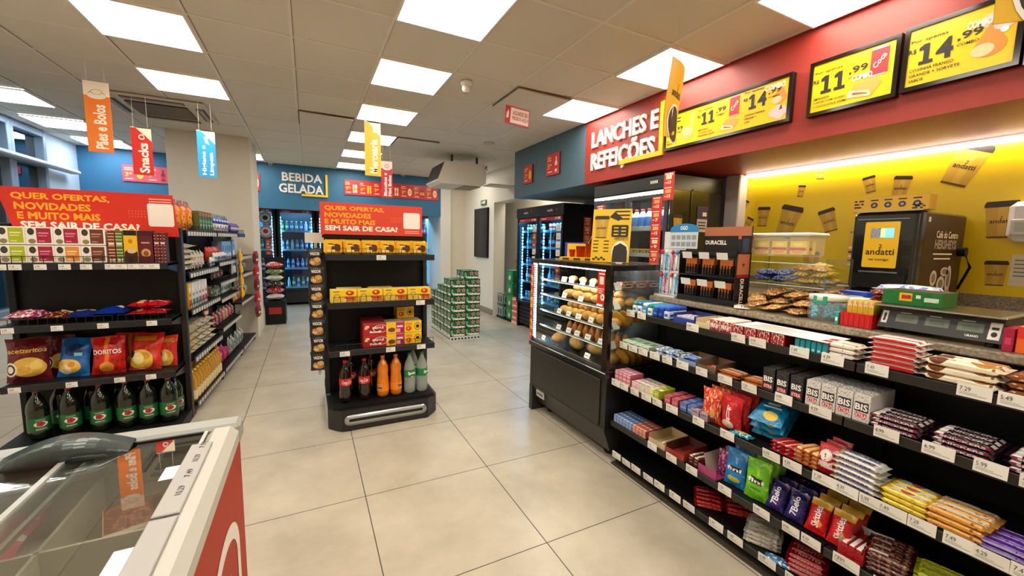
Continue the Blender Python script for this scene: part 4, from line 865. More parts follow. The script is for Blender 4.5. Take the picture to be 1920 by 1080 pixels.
# six far coolers under the blue fascia (only those with anything in sight are stocked)
FC = [(-1.40, 'far drinks cooler beside the pillar, red and white round stickers on its door'), (-.60, 'far drinks cooler full of blue bottles left of the middle shelving'), (.20, 'far drinks cooler third from the pillar, mostly behind the red sign'), (1.0, 'far drinks cooler fourth from the pillar, hidden behind the middle shelving'), (1.80, 'far drinks cooler fifth from the pillar behind the middle shelving'), (2.63, 'far drinks cooler at the white wall end, above the beer stack')]
PAL = {0: ['#3b1d12', '#d8261e', '#1f6fd0', '#3aa0e6'], 1: ['#1f6fd0', '#cfe3ee', '#3aa0e6', '#1f6fd0'], 5: ['#1f6fd0', '#e7e9ec', '#cfe3ee', '#e05a8a'], 2: ['#d8261e', '#3b1d12', '#cfe3ee', '#2f9b4a']}
SHN = ['bottom', 'lower middle', 'upper middle', 'top']
for i, (x, lb) in enumerate(FC):
    W_ = .76 if i < 5 else .78; z0, z1 = .36, 2.21
    zs = [.42, .86, 1.29, 1.72]
    t = cooler('drinks_cooler', lb, W_, 2.28, .66, (x, 10.66, 0), 0, z0, z1, zs, stickers=i in (0, 5), tint='#d6ecf6', shell=mat('#101214', .4))
    t['group'] = 'far drinks coolers'
    if i in PAL:
        nmc = {0: 'of the cooler beside the pillar', 1: 'of the blue lit far cooler', 5: 'of the cooler above the beer', 2: 'of the cooler behind the red sign'}[i]
        r = random.Random(i); n = 7 if i != 2 else 3
        for s_, z in enumerate(zs):
            for k in range(n):
                c = PAL[i][s_] if r.random() < .72 else r.choice(['#cfe3ee', '#3aa0e6', '#e7e9ec', '#2f9b4a'])
                if i == 1 and s_ == 3 and k == 0: c = '#2f9b4a'
                drink(x+.085+k*.098, 10.80+.01*r.random(), z, c, '%s along the %s shelf %s' % (O(k), SHN[s_], nmc))
# round stickers
b = MB()
for z, c in ((2.0, '#e9edf0'), (1.70, '#e6e9ee')):
    P = FM('-y', -.83, 10.628, z); b.disc(P, 0, 0, .13, .13, mat(c, .4)); b.ring(P, 0, 0, .10, .115, mat('#3b4a6a', .5), .0006); b.disc(P, 0, 0, .05, .05, mat('#2a3350' if z > 1.9 else '#c92a2a', .5), .0006)
thing('round_sticker', 'round white stickers on the door of the far cooler beside the pillar', 'sticker', b)
# ------------------------------------------------------------------ double door cooler in the passage
t = cooler('drinks_cooler', 'black two door drinks cooler with bright blue light strips in the passage', 1.52, 2.17, .70, (3.5, 6.72, 0), -PI/2, .46, 2.0, (.55, .86, 1.17, 1.48, 1.76), doors=2, tint='#cbe9fb')
b = MB(); b.box(0, -.05, 2.0, 1.52, 0, 2.17, mat('#1b1c1f', .35), .01)
for x in (.3, 1.1): b.fit(FM('-y', x, -.0512, 2.085), 'metalfrio', -.02, -.025, .14, .015, wh, .01); b.rect(FM('-y', x+.25, -.0512, 2.085), -.03, -.012, .03, .012, mat('#8a2020', .3))
part('top_sign', b, t)
R5 = ['#e7e9ec', '#d8261e', '#f0c62a', '#1f6fd0', '#2f9b4a', '#1b1b22', '#3aa0e6']
SN5 = ['bottom', 'second lowest', 'middle', 'second highest', 'top']
r = random.Random(77)
for s_, z in enumerate((.55, .86, 1.17, 1.48, 1.76)):
    for k in range(13):
        dx = .09+.108*k + (.02 if k > 6 else 0)
        if abs(dx-.76) < .05: continue
        y = 6.72-dx; c = r.choice(R5)
        drink(3.66, y, z, c, '%s along the %s shelf of the two door cooler' % (O(k), SN5[s_]), cans=s_ in (0, 2, 4), face=-PI/2)
# ------------------------------------------------------------------ tall dairy fridge at the end of the yellow wall
dfr = tag(link('dairy_fridge', None, None, (0, 0, 0)), 'tall dark dairy fridge with two glass doors under the red fascia', 'fridge')
fb = mat('#2a2a27', .3, .2)
b = MB(); b.box(3.17, 4.02, 0, 3.90, 4.06, 2.24, fb); b.box(3.17, 2.90, 0, 3.90, 2.915, .62, fb); b.box(3.86, 2.915, 0, 3.90, 4.02, 2.24, mat('#3b3a35', .4)); b.box(3.17, 2.915, 2.10, 3.86, 4.02, 2.24, fb); b.box(3.17, 2.915, .05, 3.86, 4.02, .55, fb); part('body', b, dfr)
b = MB(); sd = mat('#4a463a', .12, .5)
b.box(3.17, 2.895, .62, 3.90, 2.90, 2.24, sd); b.box(3.165, 2.89, 0, 3.20, 2.90, 2.245, fb); b.box(3.44, 2.888, .62, 3.46, 2.896, 2.12, fb); b.box(3.17, 2.888, 2.10, 3.90, 2.896, 2.245, fb); part('side_panel', b, dfr)
b = MB(); b.box(3.145, 2.90, 2.12, 3.17, 4.06, 2.245, mat('#201f1d', .3)); [b.rect(FM('-x', 3.144, 3.10, 2.175), -.05+.026*k, 0, -.032+.026*k, .03, wh, .0004) for k in range(4)]; part('top_sign', b, dfr)
b = MB(); b.box(3.148, 2.90, 2.075, 3.168, 4.06, 2.105, mat('#e9e9e2', .4, emit=.6)); b.box(3.22, 2.93, 2.08, 3.24, 4.0, 2.10, mat('#eef6ff', .5, emit=110)); part('light_strip', b, dfr)
for ya, yb in ((3.47, 4.05), (2.91, 3.465)):
    b = MB(); f = .04; ff = mat('#4b4d4e', .35, .5)
    for q in ((ya, .56, ya+f, 2.07), (yb-f, .56, yb, 2.07), (ya+f, .56, yb-f, .60), (ya+f, 2.03, yb-f, 2.07)): b.box(3.142, q[0], q[1], 3.168, q[2], q[3], ff)
    o = part('door', b, dfr); b = MB(); b.box(3.152, ya+f, .60, 3.156, yb-f, 2.03, pane('#eef2f2', .8, 'fridge_glass')); part('pane', b, o)
zsh = (.60, .90, 1.18, 1.46, 1.74)
for z in zsh[1:]:
    b = MB(); b.box(3.24, 2.93, z-.015, 3.84, 4.0, z, mat('#b9bcbb', .4, .4)); b.box(3.232, 2.93, z-.03, 3.24, 4.0, z+.01, mat('#d2d6d8', .4)); part('shelf', b, dfr)
r = random.Random(5)
milk = MB(); milk.lathe([(0, 0), (.036, 0), (.04, .02), (.04, .12), (.03, .16), (.018, .18), (.018, .185), (.021, .185), (.021, .205), (0, .205)], WHT, 12, ms=[WHT, WHT, mat('#3f7fbf', .4), WHT, WHT, WHT]+[mat('#c22f2c', .4)]*3); milk = milk.mesh('milk_bottle')
cup_ = MB(); cup_.lathe([(0, 0), (.03, 0), (.038, .07), (.041, .07), (.041, .075), (0, .075)], WHT, 12, ms=[WHT, mat('#c85a3c', .4), WHT, WHT, WHT]); cup_ = cup_.mesh('yogurt_cup')
tb = MB(); tb.box(-.05, -.05, 0, .05, .05, .055, pack('#d9b45a', (('r', .1, .2, .9, .8, '#7a3b22'), ('r', .2, .35, .6, .65, '#f1e4c0'))), .008); tb = tb.mesh('spread_tub')
for k in range(11):
    y = 3.96-.095*k
    thing('milk_bottle', 'white milk bottle with red cap, %s from far end on the top fridge shelf' % O(k), 'milk bottle', milk, (3.30, y, 1.741), -PI/2, 'milk bottles in the dairy fridge')
    if k % 5 != 4: thing('spread_tub', 'brown and cream food tub, %s from far end on the second fridge shelf' % O(k), 'food tub', tb, (3.31, y, 1.461), -PI/2+.0, 'tubs in the dairy fridge')
    if k % 4 != 3: thing('yogurt_cup', 'terracotta banded yogurt cup, %s from far end on the third fridge shelf' % O(k), 'yogurt cup', cup_, (3.30, y, 1.181), -PI/2, 'yogurt cups in the dairy fridge')
def strip(name, label, P, w_, h_, seed, base='#cf2d22', head=None, d=.003):
    r = random.Random(seed); b = MB(); b.prism(P, [(-w_/2, 0), (w_/2, 0), (w_/2, h_), (-w_/2, h_)], d, mat(base, .4)); o = thing(name, label, 'price strip', b)
    b = MB(); n = max(1, round(h_/w_/1.1))
    for k in range(n):
        y = h_*k/n; hh = h_/n
        b.rect(P, -w_*.3, y+hh*.5, w_*.25, y+hh*.78, mat(r.choice(['#e3b35f', '#f2dcb0', '#e9a13a']), .5), .0008); b.fit(P, r.choice(['15', '9', '13', '7']), -w_*.1, y+hh*.16, w_*.2, y+hh*.4, wh, .03, .0012); b.rect(P, -w_*.4, y+hh*.22, -w_*.15, y+hh*.3, mat('#f2c230', .5), .0008); b.rect(P, -w_*.4, y+hh*.86, w_*.3, y+hh*.92, wh, .0008)
    if head: b.fit(P, head, -w_*.4, h_*.88, w_*.4, h_*.97, wh, .02, .0014)
    part('offer_print', b, o); return o
strip('price_strip', 'long red price strip on the near door edge of the dairy fridge', FM('-x', 3.139, 3.04, 1.24), .13, .80, 4)
strip('price_strip', 'red price card hanging in front of the corner of the dairy fridge', FM('-x', 3.10, 2.87, 1.99), .125, .26, 6, head='TANDE')
strip('price_strip', 'faded red price card on the far door of the dairy fridge', FM('-x', 3.139, 3.92, 1.72), .15, .30, 7, '#a83a35')
strip('price_strip', 'small red notice on the dark side of the two door cooler', FM('-y', 3.92, 5.196, 1.55), .14, .42, 8, '#d8453c')
b = MB(); P = FM('-y', 3.62, 2.887, 1.70); b.prism(P, [(-.075, 0), (.075, 0), (.075, .26), (-.075, .26)], .001, mat('#d8d2c4', .5)); b.rect(P, -.075, .13, .075, .26, mat('#463a5e', .5), .0006); b.rect(P, .0, .16, .06, .2, wh, .001); [b.rect(P, -.06, .03+.03*k, .05, .042+.03*k, INK, .0008) for k in range(3)]; thing('fridge_notice', 'purple and white notice on the side of the dairy fridge', 'notice', b)
b = MB(); b.lathe([(0, 0), (.04, 0), (.052, .16), (.056, .16), (.056, .175), (.045, .19), (0, .19)], WHT, 16, ms=[WHT, mat('#cbbf9f', .4), WHT, WHT, WHT, WHT])
b = MB(); P = FM('-y', 3.27, 2.887, 1.66); cup(b, P, 0, .1, .2, .0); thing('cup_sticker', 'paper cup sticker on the side of the dairy fridge', 'sticker', b)
# ------------------------------------------------------------------ floor display by the pillar, beer and crates in the passage
b = MB(); b.box(0, 0, 0, .32, .5, .42, BLK, .004); b.rect(FM('-y', .16, -.001, .25), -.1, -.06, .1, .06, mat('#a3201c', .4)); dsp = thing('floor_display', 'black floor display with stacked packets between the pillar and the far coolers', 'display stand', b, (-.72, 8.35, 0))
b = MB(); b.box(.0, .46, .42, .32, .49, 1.2, BLK); part('back_panel', b, dsp)
pk = [('#d9d6d0', 'white'), ('#b5232a', 'red'), ('#2b2620', 'black'), ('#cfd0c4', 'pale'), ('#6d8a4a', 'green'), ('#b12a3c', 'crimson')]
for k in range(6):
    c, n_ = pk[k]; b = MB(); b.bag(.30, .24, .10, pack(c, (('n', 6, .58, '#efe6dc'), ('r', .2, .4, .8, .6, '#8a1f24' if k % 2 == 0 else '#e8dcc8')), .3, .5), k, M=T(0, .04, .0)@RX(-PI/2))
    thing('snack_bundle', n_ + ' bundle, %s from the bottom of the floor display stack' % O(k), 'packet bundle', b, (-.56, 8.36, .42+.07+.115*k), 0, 'bundles on the floor display')
beer = pack('#14602f', (('r', .0, .0, 1, .06, '#0c4422'), ('r', .0, .90, 1, 1, '#0e4a25'), ('e', .09, .5, .055, .30, '#cfe3c8'), ('e', .09, .5, .035, .2, '#1d7a3c')), .35)
star = mat('#d92b2b', .4)
def beer_case(w_=.246, d_=.17, h_=.128, seed=0):
    b = MB(); b.box(-w_/2, -d_/2, 0, w_/2, d_/2, h_, beer, .004); r = random.Random(seed)
    for d, ww, px, py in (('-y', w_, 0, -d_/2-.0006), ('-x', d_, -w_/2-.0006, 0)):
        P = FM(d, px, py, h_*.5)
        for k in range(2 if d == '-y' else 1):
            cx_ = (.02+.34*k)*ww if d == '-y' else .1*ww
            b.star(P, cx_, h_*.17, h_*.31, mat('#e9e7df', .5), .0002); b.star(P, cx_, h_*.17, h_*.24, star, .0005)
        b.fit(P, 'Heineken', -ww*.34, -h_*.45, ww*.46, -h_*.14, wh, .05, .0006)
    return b.mesh('beer_case')
bcm = [beer_case(seed=k) for k in range(2)]
b = MB()
b.box(1.945, 5.965, .0, 2.445, 7.12, .065, mat('#d9d8d0', .55)); 
for k in range(9): b.box(1.96+.055*k, 5.962, .018, 1.99+.055*k, 5.966, .045, mat('#2a2a28', .7))
for k in range(18): b.box(1.942, 6.0+.06*k, .018, 1.946, 6.03+.06*k, .045, mat('#2a2a28', .7))
thing('pallet', 'low white plastic pallet carrying the stack of green beer packs', 'pallet', b)
COLN = ['front', 'second', 'third', 'fourth', 'fifth', 'back']; LEVN = ['bottom', 'second', 'third', 'fourth', 'fifth', 'sixth', 'seventh', 'top']
hts = [7, 7, 6, 6, 5, 5]
for row in range(6):
    for side in (0, 1):
        for lv in range(hts[row]):
            if side == 1 and 0 < row < 5 and lv < hts[row]-1: continue          # out of sight inside the stack
            y = 6.06+.183*row; x = 2.072+.248*side
            thing('beer_case', 'green beer pack with red stars, %s level, %s row of the stack, %s side' % (LEVN[lv], COLN[row], ('aisle', 'wall')[side]), 'beer pack', bcm[side], (x+.003*((lv*7+row) % 3-1), y, .066+.1295*lv), 0, 'beer packs in the big stack')
thing('beer_case', 'lone green beer pack on top of the stack beside the wall', 'beer pack', bcm[1], (2.30, 6.09, .066+.1295*7), 0, 'beer packs in the big stack')
thing('beer_case', 'lone green beer pack lying behind the topmost pack', 'beer pack', bcm[0], (2.30, 6.28, .066+.1295*7), 0, 'beer packs in the big stack')
# passage: cases, ladder, crate
gc = pack('#1c7a3e', (('r', .1, .55, .9, .9, '#2b9a53'), ('e', .5, .35, .2, .22, '#cfe3d2'), ('n', 9, .62, '#145c30')), .3, .3)
sv = pack('#8f9c94', (('e', .3, .5, .14, .36, '#3a4a44'), ('e', .7, .5, .14, .36, '#3a4a44'), ('r', 0, 0, 1, .1, '#2d5a40')), .25, .3)
pkk = pack('#e06a50', (('r', .1, .2, .9, .4, '#f0dcd2'), ('n', 8, .58, '#c2392c'), ('r', 0, .85, 1, 1, '#f2d2c6')), .3, .3)
def shrink(w_, d_, h_, m, name, label, x, y, z, grp):
    b = MB(); b.box(-w_/2, -d_/2, 0, w_/2, d_/2, h_, m, .012); n = 3
    for k in range(n): b.cyl((-w_/2+w_*(k+.5)/n, -d_/2+.03, h_-.002), (-w_/2+w_*(k+.5)/n, -d_/2+.03, h_+.008), .018, mat('#d9d9d4', .3), 10)
    thing(name, label, 'drink pack', b, (x, y, z), -PI/2, grp)
for k in range(4):
    shrink(.28, .3, .24 if k else .24, gc, 'drink_pack', 'green wrapped drink pack, %s from the floor in the tall passage stack' % O(k), 3.72, 7.20, .02+.252*k, 'green drink packs')
for k in range(2): shrink(.30, .26, .24, sv, 'drink_pack', 'silver and green drink pack, %s from the floor beside the passage jamb' % O(k), 3.66, 7.55, .02+.252*k, 'silver drink packs')
b = MB(); b.box(3.52, 7.05, 0, 3.86, 7.72, .02, BLK); thing('floor_mat', 'thin black board under the drink packs in the passage', 'board', b)
for k in range(2): shrink(.24, .26, .22, pkk, 'drink_pack', 'coral red drink pack, %s from the floor next to the two door cooler' % O(k), 3.66, 6.88, .045+.232*k, 'coral drink packs')
b = MB(); b.box(3.53, 6.755, 0, 3.80, 7.005, .045, mat('#dedcd4', .6)); thing('pallet', 'small white base under the coral drink packs', 'pallet', b)
b = MB()
for s_ in (-1, 1): b.tube([(0, s_*.19, 0), (.06, s_*.17, .7), (.13, s_*.14, 1.35), (.14, s_*.06, 1.47), (.14, 0, 1.49)], .014, mat('#8a7a6a', .35, .5))
ld = thing('step_ladder', 'folded step ladder with orange treads leaning in the passage', 'ladder', b, (3.92, 7.60, 0))
for k in range(4):
    b = MB(); b.box(-.06, -.16, 0, .06, .16, .02, mat('#c8622a', .5)); b.box(-.062, -.16, -.03, -.055, .16, .02, mat('#c8622a', .5)); part('tread', b, ld, (.03+.028*k, 0, .32+.28*k))
# ------------------------------------------------------------------ soda bottles
def soda(kind):
    k = ('soda', kind)
    if k in _bm: return _bm[k]
    if kind == 'green':
        body = mat('#0d1a0c', .08, coat=.6); lab = mat('#16632e', .35); capm = mat('#b3202a', .4)
        pr = [(0, .004), (.036, 0), (.053, .015), (.055, .06), (.055, .155), (.053, .165), (.055, .20), (.050, .235), (.034, .275), (.018, .300), (.0155, .312), (.0155, .322)]; la = (.06, .155)
    elif kind == 'cola':
        body = mat('#1a0a06', .08, coat=.6); lab = mat('#c4141b', .35); capm = mat('#c4141b', .4)
        pr = [(0, .004), (.034, 0), (.050, .018), (.051, .07), (.046, .115), (.047, .145), (.0475, .205), (.047, .21), (.042, .25), (.030, .285), (.017, .312), (.0145, .325), (.0145, .335)]; la = (.145, .205)
    elif kind == 'orange':
        body = mat('#d97808', .12, coat=.6); lab = mat('#ef8a14', .4); capm = mat('#e8820f', .4)
        pr = [(0, .004), (.034, 0), (.049, .02), (.050, .055), (.050, .12), (.049, .15), (.046, .175), (.043, .20), (.0475, .235), (.045, .27), (.030, .305), (.017, .325), (.0145, .338), (.0145, .345)]; la = (.055, .12)
    else:
        body = frosted('#b4c0b8', .5); lab = mat('#0c7a3c', .35); capm = mat('#0d7d55', .4)
        pr = [(0, .004), (.034, 0), (.050, .018), (.050, .07), (.049, .11), (.051, .15), (.051, .215), (.048, .235), (.038, .275), (.022, .31), (.0145, .335), (.0145, .345)]; la = (.15, .215)
    b = MB(); b.lathe(pr, body, 20); body_m = b.mesh('soda_body')
    c = MB(); zt = pr[-1][1]; c.lathe([(.0165, zt-.004), (.0175, zt-.002), (.0175, zt+.016), (.016, zt+.019), (0, zt+.019)], capm, 16); cap_m = c.mesh('soda_cap')
    l = MB(); rs = [q[0] for q in pr if la[0]-1e-6 <= q[1] <= la[1]+1e-6]; rr = max(rs)+.0009; l.lathe([(rs[0]+.0009, la[0]), (rr, (la[0]+la[1])/2), (rs[-1]+.0009, la[1])], lab, 20)
    zc = (la[0]+la[1])/2; P = T(0, 0, zc) @ RX(PI/2); rw = rr+.0004
    def W(x, y, z): return (rw*math.sin(x/rw), y, rw*math.cos(x/rw)+z)
    if kind == 'green':
        pts = [(.030*math.cos(a)*(1+.12*math.cos(2*a)), .020*math.sin(a)) for a in [2*PI*i/18 for i in range(18)]]
        l.poly(P, [W(x, y+.004, 0)[:2] for x, y in pts], mat('#efe3dc', .5), rw) if False else l.add([W(x, y+.004, .0005) for x, y in pts], [tuple(range(18))], mat('#efe3dc', .5), M=P)
        l.add([W(x*.62, y*.72+.005, .0012) for x, y in pts], [tuple(range(18))], mat('#c42a2e', .5), M=P); l.fit(P, '*', -.008, -.003, .008, .014, mat('#3a1414', .5), fn=lambda x, y, z: W(x, y, .002))
        l.fit(P, 'ANTARCTICA', -.026, -.034, .026, -.026, wh, .02, fn=lambda x, y, z: W(x, y, .0008)); l.fit(P, 'GUARANÁ', -.024, .030, .024, .036, wh, .02, fn=lambda x, y, z: W(x, y, .0008))
    elif kind == 'cola': l.fit(P, 'Coca-Cola', -.040, -.014, .040, .016, wh, .012, slant=.25, fn=lambda x, y, z: W(x, y, .0008)); l.rect(P, -.014, -.022, .014, -.019, wh, rw+.001)
    elif kind == 'orange':
        l.add([W(.022*math.cos(a), .020*math.sin(a), .0006) for a in [2*PI*i/12 for i in range(12)]], [tuple(range(12))], mat('#f4bb52', .5), M=P); l.fit(P, 'Fanta', -.028, -.008, .020, .016, mat('#1f2f6a', .5), .04, fn=lambda x, y, z: W(x, y, .0012))
    else: l.fit(P, 'Sprite', -.036, -.016, .036, .018, wh, .03, slant=.1, fn=lambda x, y, z: W(x, y, .0008)); l.rect(P, -.01, -.03, .01, -.024, mat('#e9e14a', .5), rw+.001)
    _bm[k] = (body_m, cap_m, l.mesh('soda_label')); return _bm[k]
def put_soda(kind, x, y, z, rz, label, grp, s=1.0):
    b_, c_, l_ = soda(kind); o = thing('soda_bottle', label, 'soda bottle', b_, (x, y, z), rz, grp); o.scale = (s, s, s)
    part('cap', c_, o); part('label', l_, o); return o
PL = ['leftmost', 'second from left', 'third from left', 'fourth from left', 'fifth from left', 'sixth from left']
for i, (x, rz) in enumerate(((-1.765, .25), (-1.60, .1), (-1.435, -.1), (-1.285, .1), (-1.155, -.05), (-1.03, .1))):
    put_soda('green', x, 4.0, .086, rz+.3, 'green soda bottle in the front row below the chip bags, %s' % PL[i], 'green soda bottles', 1.07)
for i, x in enumerate((-1.70, -1.52, -1.35, -1.21)): put_soda('green', x, 4.135, .086, .5, 'green soda bottle in the shadow of the second row, %s of four' % PL[i], 'green soda bottles', 1.07)
put_soda('green', -1.02, 4.128, .086, .8, 'green soda bottle by the black post, behind the front corner bottle', 'green soda bottles', 1.0)
for x, k, rz, l in ((.245, 'cola', .15, 'dark cola bottle with red label, outermost on the middle shelving base'), (.395, 'cola', -.35, 'dark cola bottle with red label beside the orange soda'), (.545, 'orange', -.7, 'orange soda bottle next to the cola'), (.655, 'orange', .75, 'orange soda bottle next to the clear lemon soda'), (.775, 'clear', .2, 'clear lemon soda bottle next to the orange soda'), (.885, 'clear', .75, 'clear lemon soda bottle at the outer corner of the middle shelving base')):
    put_soda(k, x, 3.535, .206, rz, l, 'soda bottles on the middle shelving')
for x, k, l in ((.30, 'cola', 'red labelled cola bottle in the shade behind the front cola'), (.47, 'cola', 'red cola bottle in the shade between cola and orange soda'), (.84, 'clear', 'clear lemon soda bottle in the second row')): put_soda(k, x, 3.70, .206, .3, l, 'soda bottles on the middle shelving')

# ------------------------------------------------------------------ middle shelving: biscuits, yellow packs
rb = pack('#e9b21e', (('e', .72, .42, .34, .34, '#5a2a14'), ('e', .74, .30, .30, .22, '#6b3419'), ('r', .08, .05, .62, .24, '#f3e0a0'), ('r', .16, .70, .50, .80, '#7a3c10'), ('r', .18, .56, .6, .63, '#f6e8c0')), .3)
def rounded_pack(w_, d_, h_, m):
    b = MB(); b.box(-w_/2, -d_/2, 0, w_/2, d_/2, h_, mat('#e9b21e', .3), .016, sides={'-y': m, '+z': mat('#edb92a', .3)}); return b
rbm = rounded_pack(.135, .12, .118, rb).mesh('cake_pack')
XS = (.178, .318, .455, .590, .722, .855)
for i, x in enumerate(XS): thing('cake_pack', 'golden chocolate cake pack on the top middle shelf, %s' % (PL[i] if i < 5 else 'rightmost'), 'cake pack', rbm, (x, 3.535, 1.434), 0, 'golden cake packs')
for i, x in enumerate(XS[::2]): thing('cake_pack', 'golden cake pack in the shaded second row, %s of three' % PL[i], 'cake pack', rbm, (x+.05, 3.665, 1.434), 0, 'golden cake packs')
yb_ = pack('#f0c81c', (('r', .0, .0, 1, .42, '#eec84c'), ('e', .74, .74, .16, .2, '#c9201e'), ('e', .72, .78, .06, .08, '#f0c81c'), ('r', .52, .05, .98, .42, '#d86a2a'), ('r', .56, .26, .92, .36, '#b9301f'), ('r', .5, .04, .6, .3, '#f1d9a0'), ('r', .1, .84, .34, .9, '#3a2a14'), ('e', .24, .52, .14, .2, '#d9b23a'), ('e', .24, .42, .10, .22, '#6a4a1a'), ('e', .24, .42, .085, .19, '#eecf5c')), .35)
b = MB(); b.box(-.099, -.05, 0, .099, .05, .103, mat('#eec41e', .35), .002, sides={'-y': yb_, '+z': mat('#f3df8a', .4)}); ybm = b.mesh('biscuit_box')
for i, x in enumerate((.245, .447, .649, .851)): thing('biscuit_box', 'yellow biscuit box with a red oval on the second middle shelf, %s' % ('leftmost', 'second from left', 'third from left', 'rightmost')[i], 'biscuit box', ybm, (x, 3.53, 1.047), 0, 'yellow biscuit boxes')
for i, x in enumerate((.30, .55)): thing('biscuit_box', 'yellow biscuit box in the dark second row of the second middle shelf, %s' % ('left of two', 'right of two')[i], 'biscuit box', ybm, (x, 3.645, 1.047), 0, 'yellow biscuit boxes')
def simple_box(w_, d_, h_, m, edge, top=None, bev=.002):
    b = MB(); b.box(-w_/2, -d_/2, 0, w_/2, d_/2, h_, mat(edge, .35), bev, sides={'-y': m, '+z': top or mat(edge, .35)}); return b
wf = pack('#b01622', (('r', .30, .18, .80, .34, '#efe2d6'), ('e', .55, .55, .28, .28, '#8c0f1a'), ('d', .55, .5, .94, '#c2222e'), ('r', .08, .5, .2, .7, '#e7c78a'), ('r', .12, .62, .28, .82, '#e7c78a'), ('r', .0, 0, .04, 1, '#7a0e16')), .35)
b = simple_box(.185, .16, .102, wf, '#a01520', mat('#a8323a', .4)); P = FM('-y', .02, -.0806, .052); b.fit(P, 'NESTLÉ', -.035, .0, .055, .022, wh, .03); b.ring(P, .03, .0, .055, .06, wh, 0, 28, .55); redm = b.mesh('wafer_box')
mg = pack('#edbf24', (('r', .55, .0, 1, 1, '#b9206e'), ('r', .02, .1, .52, .5, '#e9a33c'), ('e', .30, .34, .2, .2, '#7a3c1c'), ('r', .60, .55, .95, .7, '#f2dfe6'), ('r', .55, .1, .8, .42, '#e4b27a'), ('r', .82, .12, .94, .4, '#7d1a52')), .35)
mgm = simple_box(.148, .16, .10, mg, '#d9a626', mat('#c9b48c', .5)).mesh('wafer_box')
yl = pack('#efc016', (('e', .24, .34, .16, .22, '#c9301c'), ('e', .22, .36, .06, .1, '#efc016'), ('r', .06, .62, .44, .86, '#e08a1c'), ('r', .5, .0, 1, 1, '#f0c628'), ('e', .77, .5, .2, .34, '#2e2414'), ('e', .77, .5, .17, .29, '#efc016'), ('e', .77, .5, .10, .16, '#2e2414')), .35)
ylm = simple_box(.15, .16, .10, yl, '#e3b41a', mat('#b9a67c', .6)).mesh('wafer_box')
for lv in range(2):
    w_ = ('lower', 'upper')[lv]
    thing('wafer_box', 'red wafer box with white lettering, %s of two on the third middle shelf' % w_, 'wafer box', redm, (.475, 3.565, .657+.1035*lv), .0, 'boxes on the third middle shelf'); thing('wafer_box', 'red wafer box tucked behind the front red box, %s of two' % w_, 'wafer box', redm, (.49, 3.73, .657+.1035*lv), .0, 'boxes on the third middle shelf')
    thing('candy_box', 'magenta and yellow candy box, %s of two on the third middle shelf' % w_, 'candy box', mgm, (.645, 3.565, .657+.102*lv), 0, 'boxes on the third middle shelf')
    thing('candy_box', 'yellow candy box with a black sun emblem, %s in the front stack' % w_, 'candy box', ylm, (.80, 3.575, .657+.102*lv), 0, 'boxes on the third middle shelf')
    thing('candy_box', 'yellow candy box in the stack behind the sun emblem boxes, %s' % w_, 'candy box', ylm, (.78, 3.74, .657+.102*lv), 0, 'boxes on the third middle shelf')
thing('candy_box', 'top candy box of the rear yellow stack on the third middle shelf', 'candy box', ylm, (.77, 3.735, .657+.204), 0, 'boxes on the third middle shelf')
# hanging strip of nut bags on the shelving's flank
b = MB(); b.box(.045, 3.598, .44, .065, 3.602, 1.53, mat('#b9bbbb', .3)); b.box(-.02, 3.594, 1.52, .115, 3.604, 1.60, mat('#dcdcd6', .4)); b.tube([(.055, 3.6, 1.52), (.08, 3.62, 1.53), (.093, 3.80, 1.54)], .004, BLK)
thing('clip_strip', 'hanging clip strip holding black nut bags at the flank of the middle shelving', 'display strip', b)
nb = pack('#141317', (('e', .5, .30, .36, .20, '#b98a4c'), ('e', .66, .40, .2, .14, '#d3a866'), ('e', .34, .24, .16, .1, '#e0bd84'), ('n', 9, .60, '#0c0b0d'), ('r', .0, .0, 1, .06, '#2a2622')), .3, .45)
for k in range(7):
    b = MB(); f = b.bag(.125, .155, .04, nb, k, 8, 9, .10, .8); P = FM('-y', 0, -.0, 0)
    b.fit(P, 'VIGOR', -.035, .098, .035, .122, wh, .02, fn=lambda x, y, z: (x, y, .022)); thing('nut_bag', 'black bag of nuts on the hanging strip, %s from the top' % O(k), 'nut bag', b, (.05+.004*(k % 2), 3.572, 1.325-.14*k), -.15+.05*(k % 3), 'black nut bags on the strip')

# ------------------------------------------------------------------ far left shelving end: tea boxes, snack packs, chips
def teabox(col, c2, w_=.133, h_=.12):
    els = [('r', .40, .08, .95, .95, col), ('e', .20, .74, .13, .20, '#2a2622'), ('e', .20, .74, .09, .14, '#3c3732'), ('r', .46, .62, .86, .70, c2), ('r', .46, .48, .80, .53, c2), ('e', .22, .18, .14, .14, '#8a7a55'), ('r', .46, .16, .7, .22, c2)]
    return simple_box(w_, .10, h_, pack('#e9e4d8', tuple(els), .45), '#e6e0d2').mesh('tea_box')
TB = [('lime green', '#a9b51e', '#dfe3a0'), ('crimson', '#a2163a', '#d98a9a'), ('orange', '#d98a34', '#f2d3a4'), ('brown', '#6a3422', '#b98a70')]
tbm = [teabox(c, c2) for _, c, c2 in TB]
XT = [-1.772, -1.638, -1.504, -1.370]
for lv in range(2):
    for i in range(4):
        k = i if not (lv == 1 and i == 2) else 1
        thing('tea_box', 'cream tea box with %s panel, %s row, %s below the red sign' % (TB[k][0], ('lower', 'upper')[lv], PL[i]), 'tea box', tbm[k], (XT[i], 3.99, 1.35+.1245*lv), 0, 'cream tea boxes')
def slim(col, els, w_, h_, name, label, x, z=1.35, y=3.985, cat='sachet box'):
    thing(name, label, cat, simple_box(w_, .08, h_, pack(col, els, .4), col), (x, y, z), 0, 'boxes on the far left top shelf')
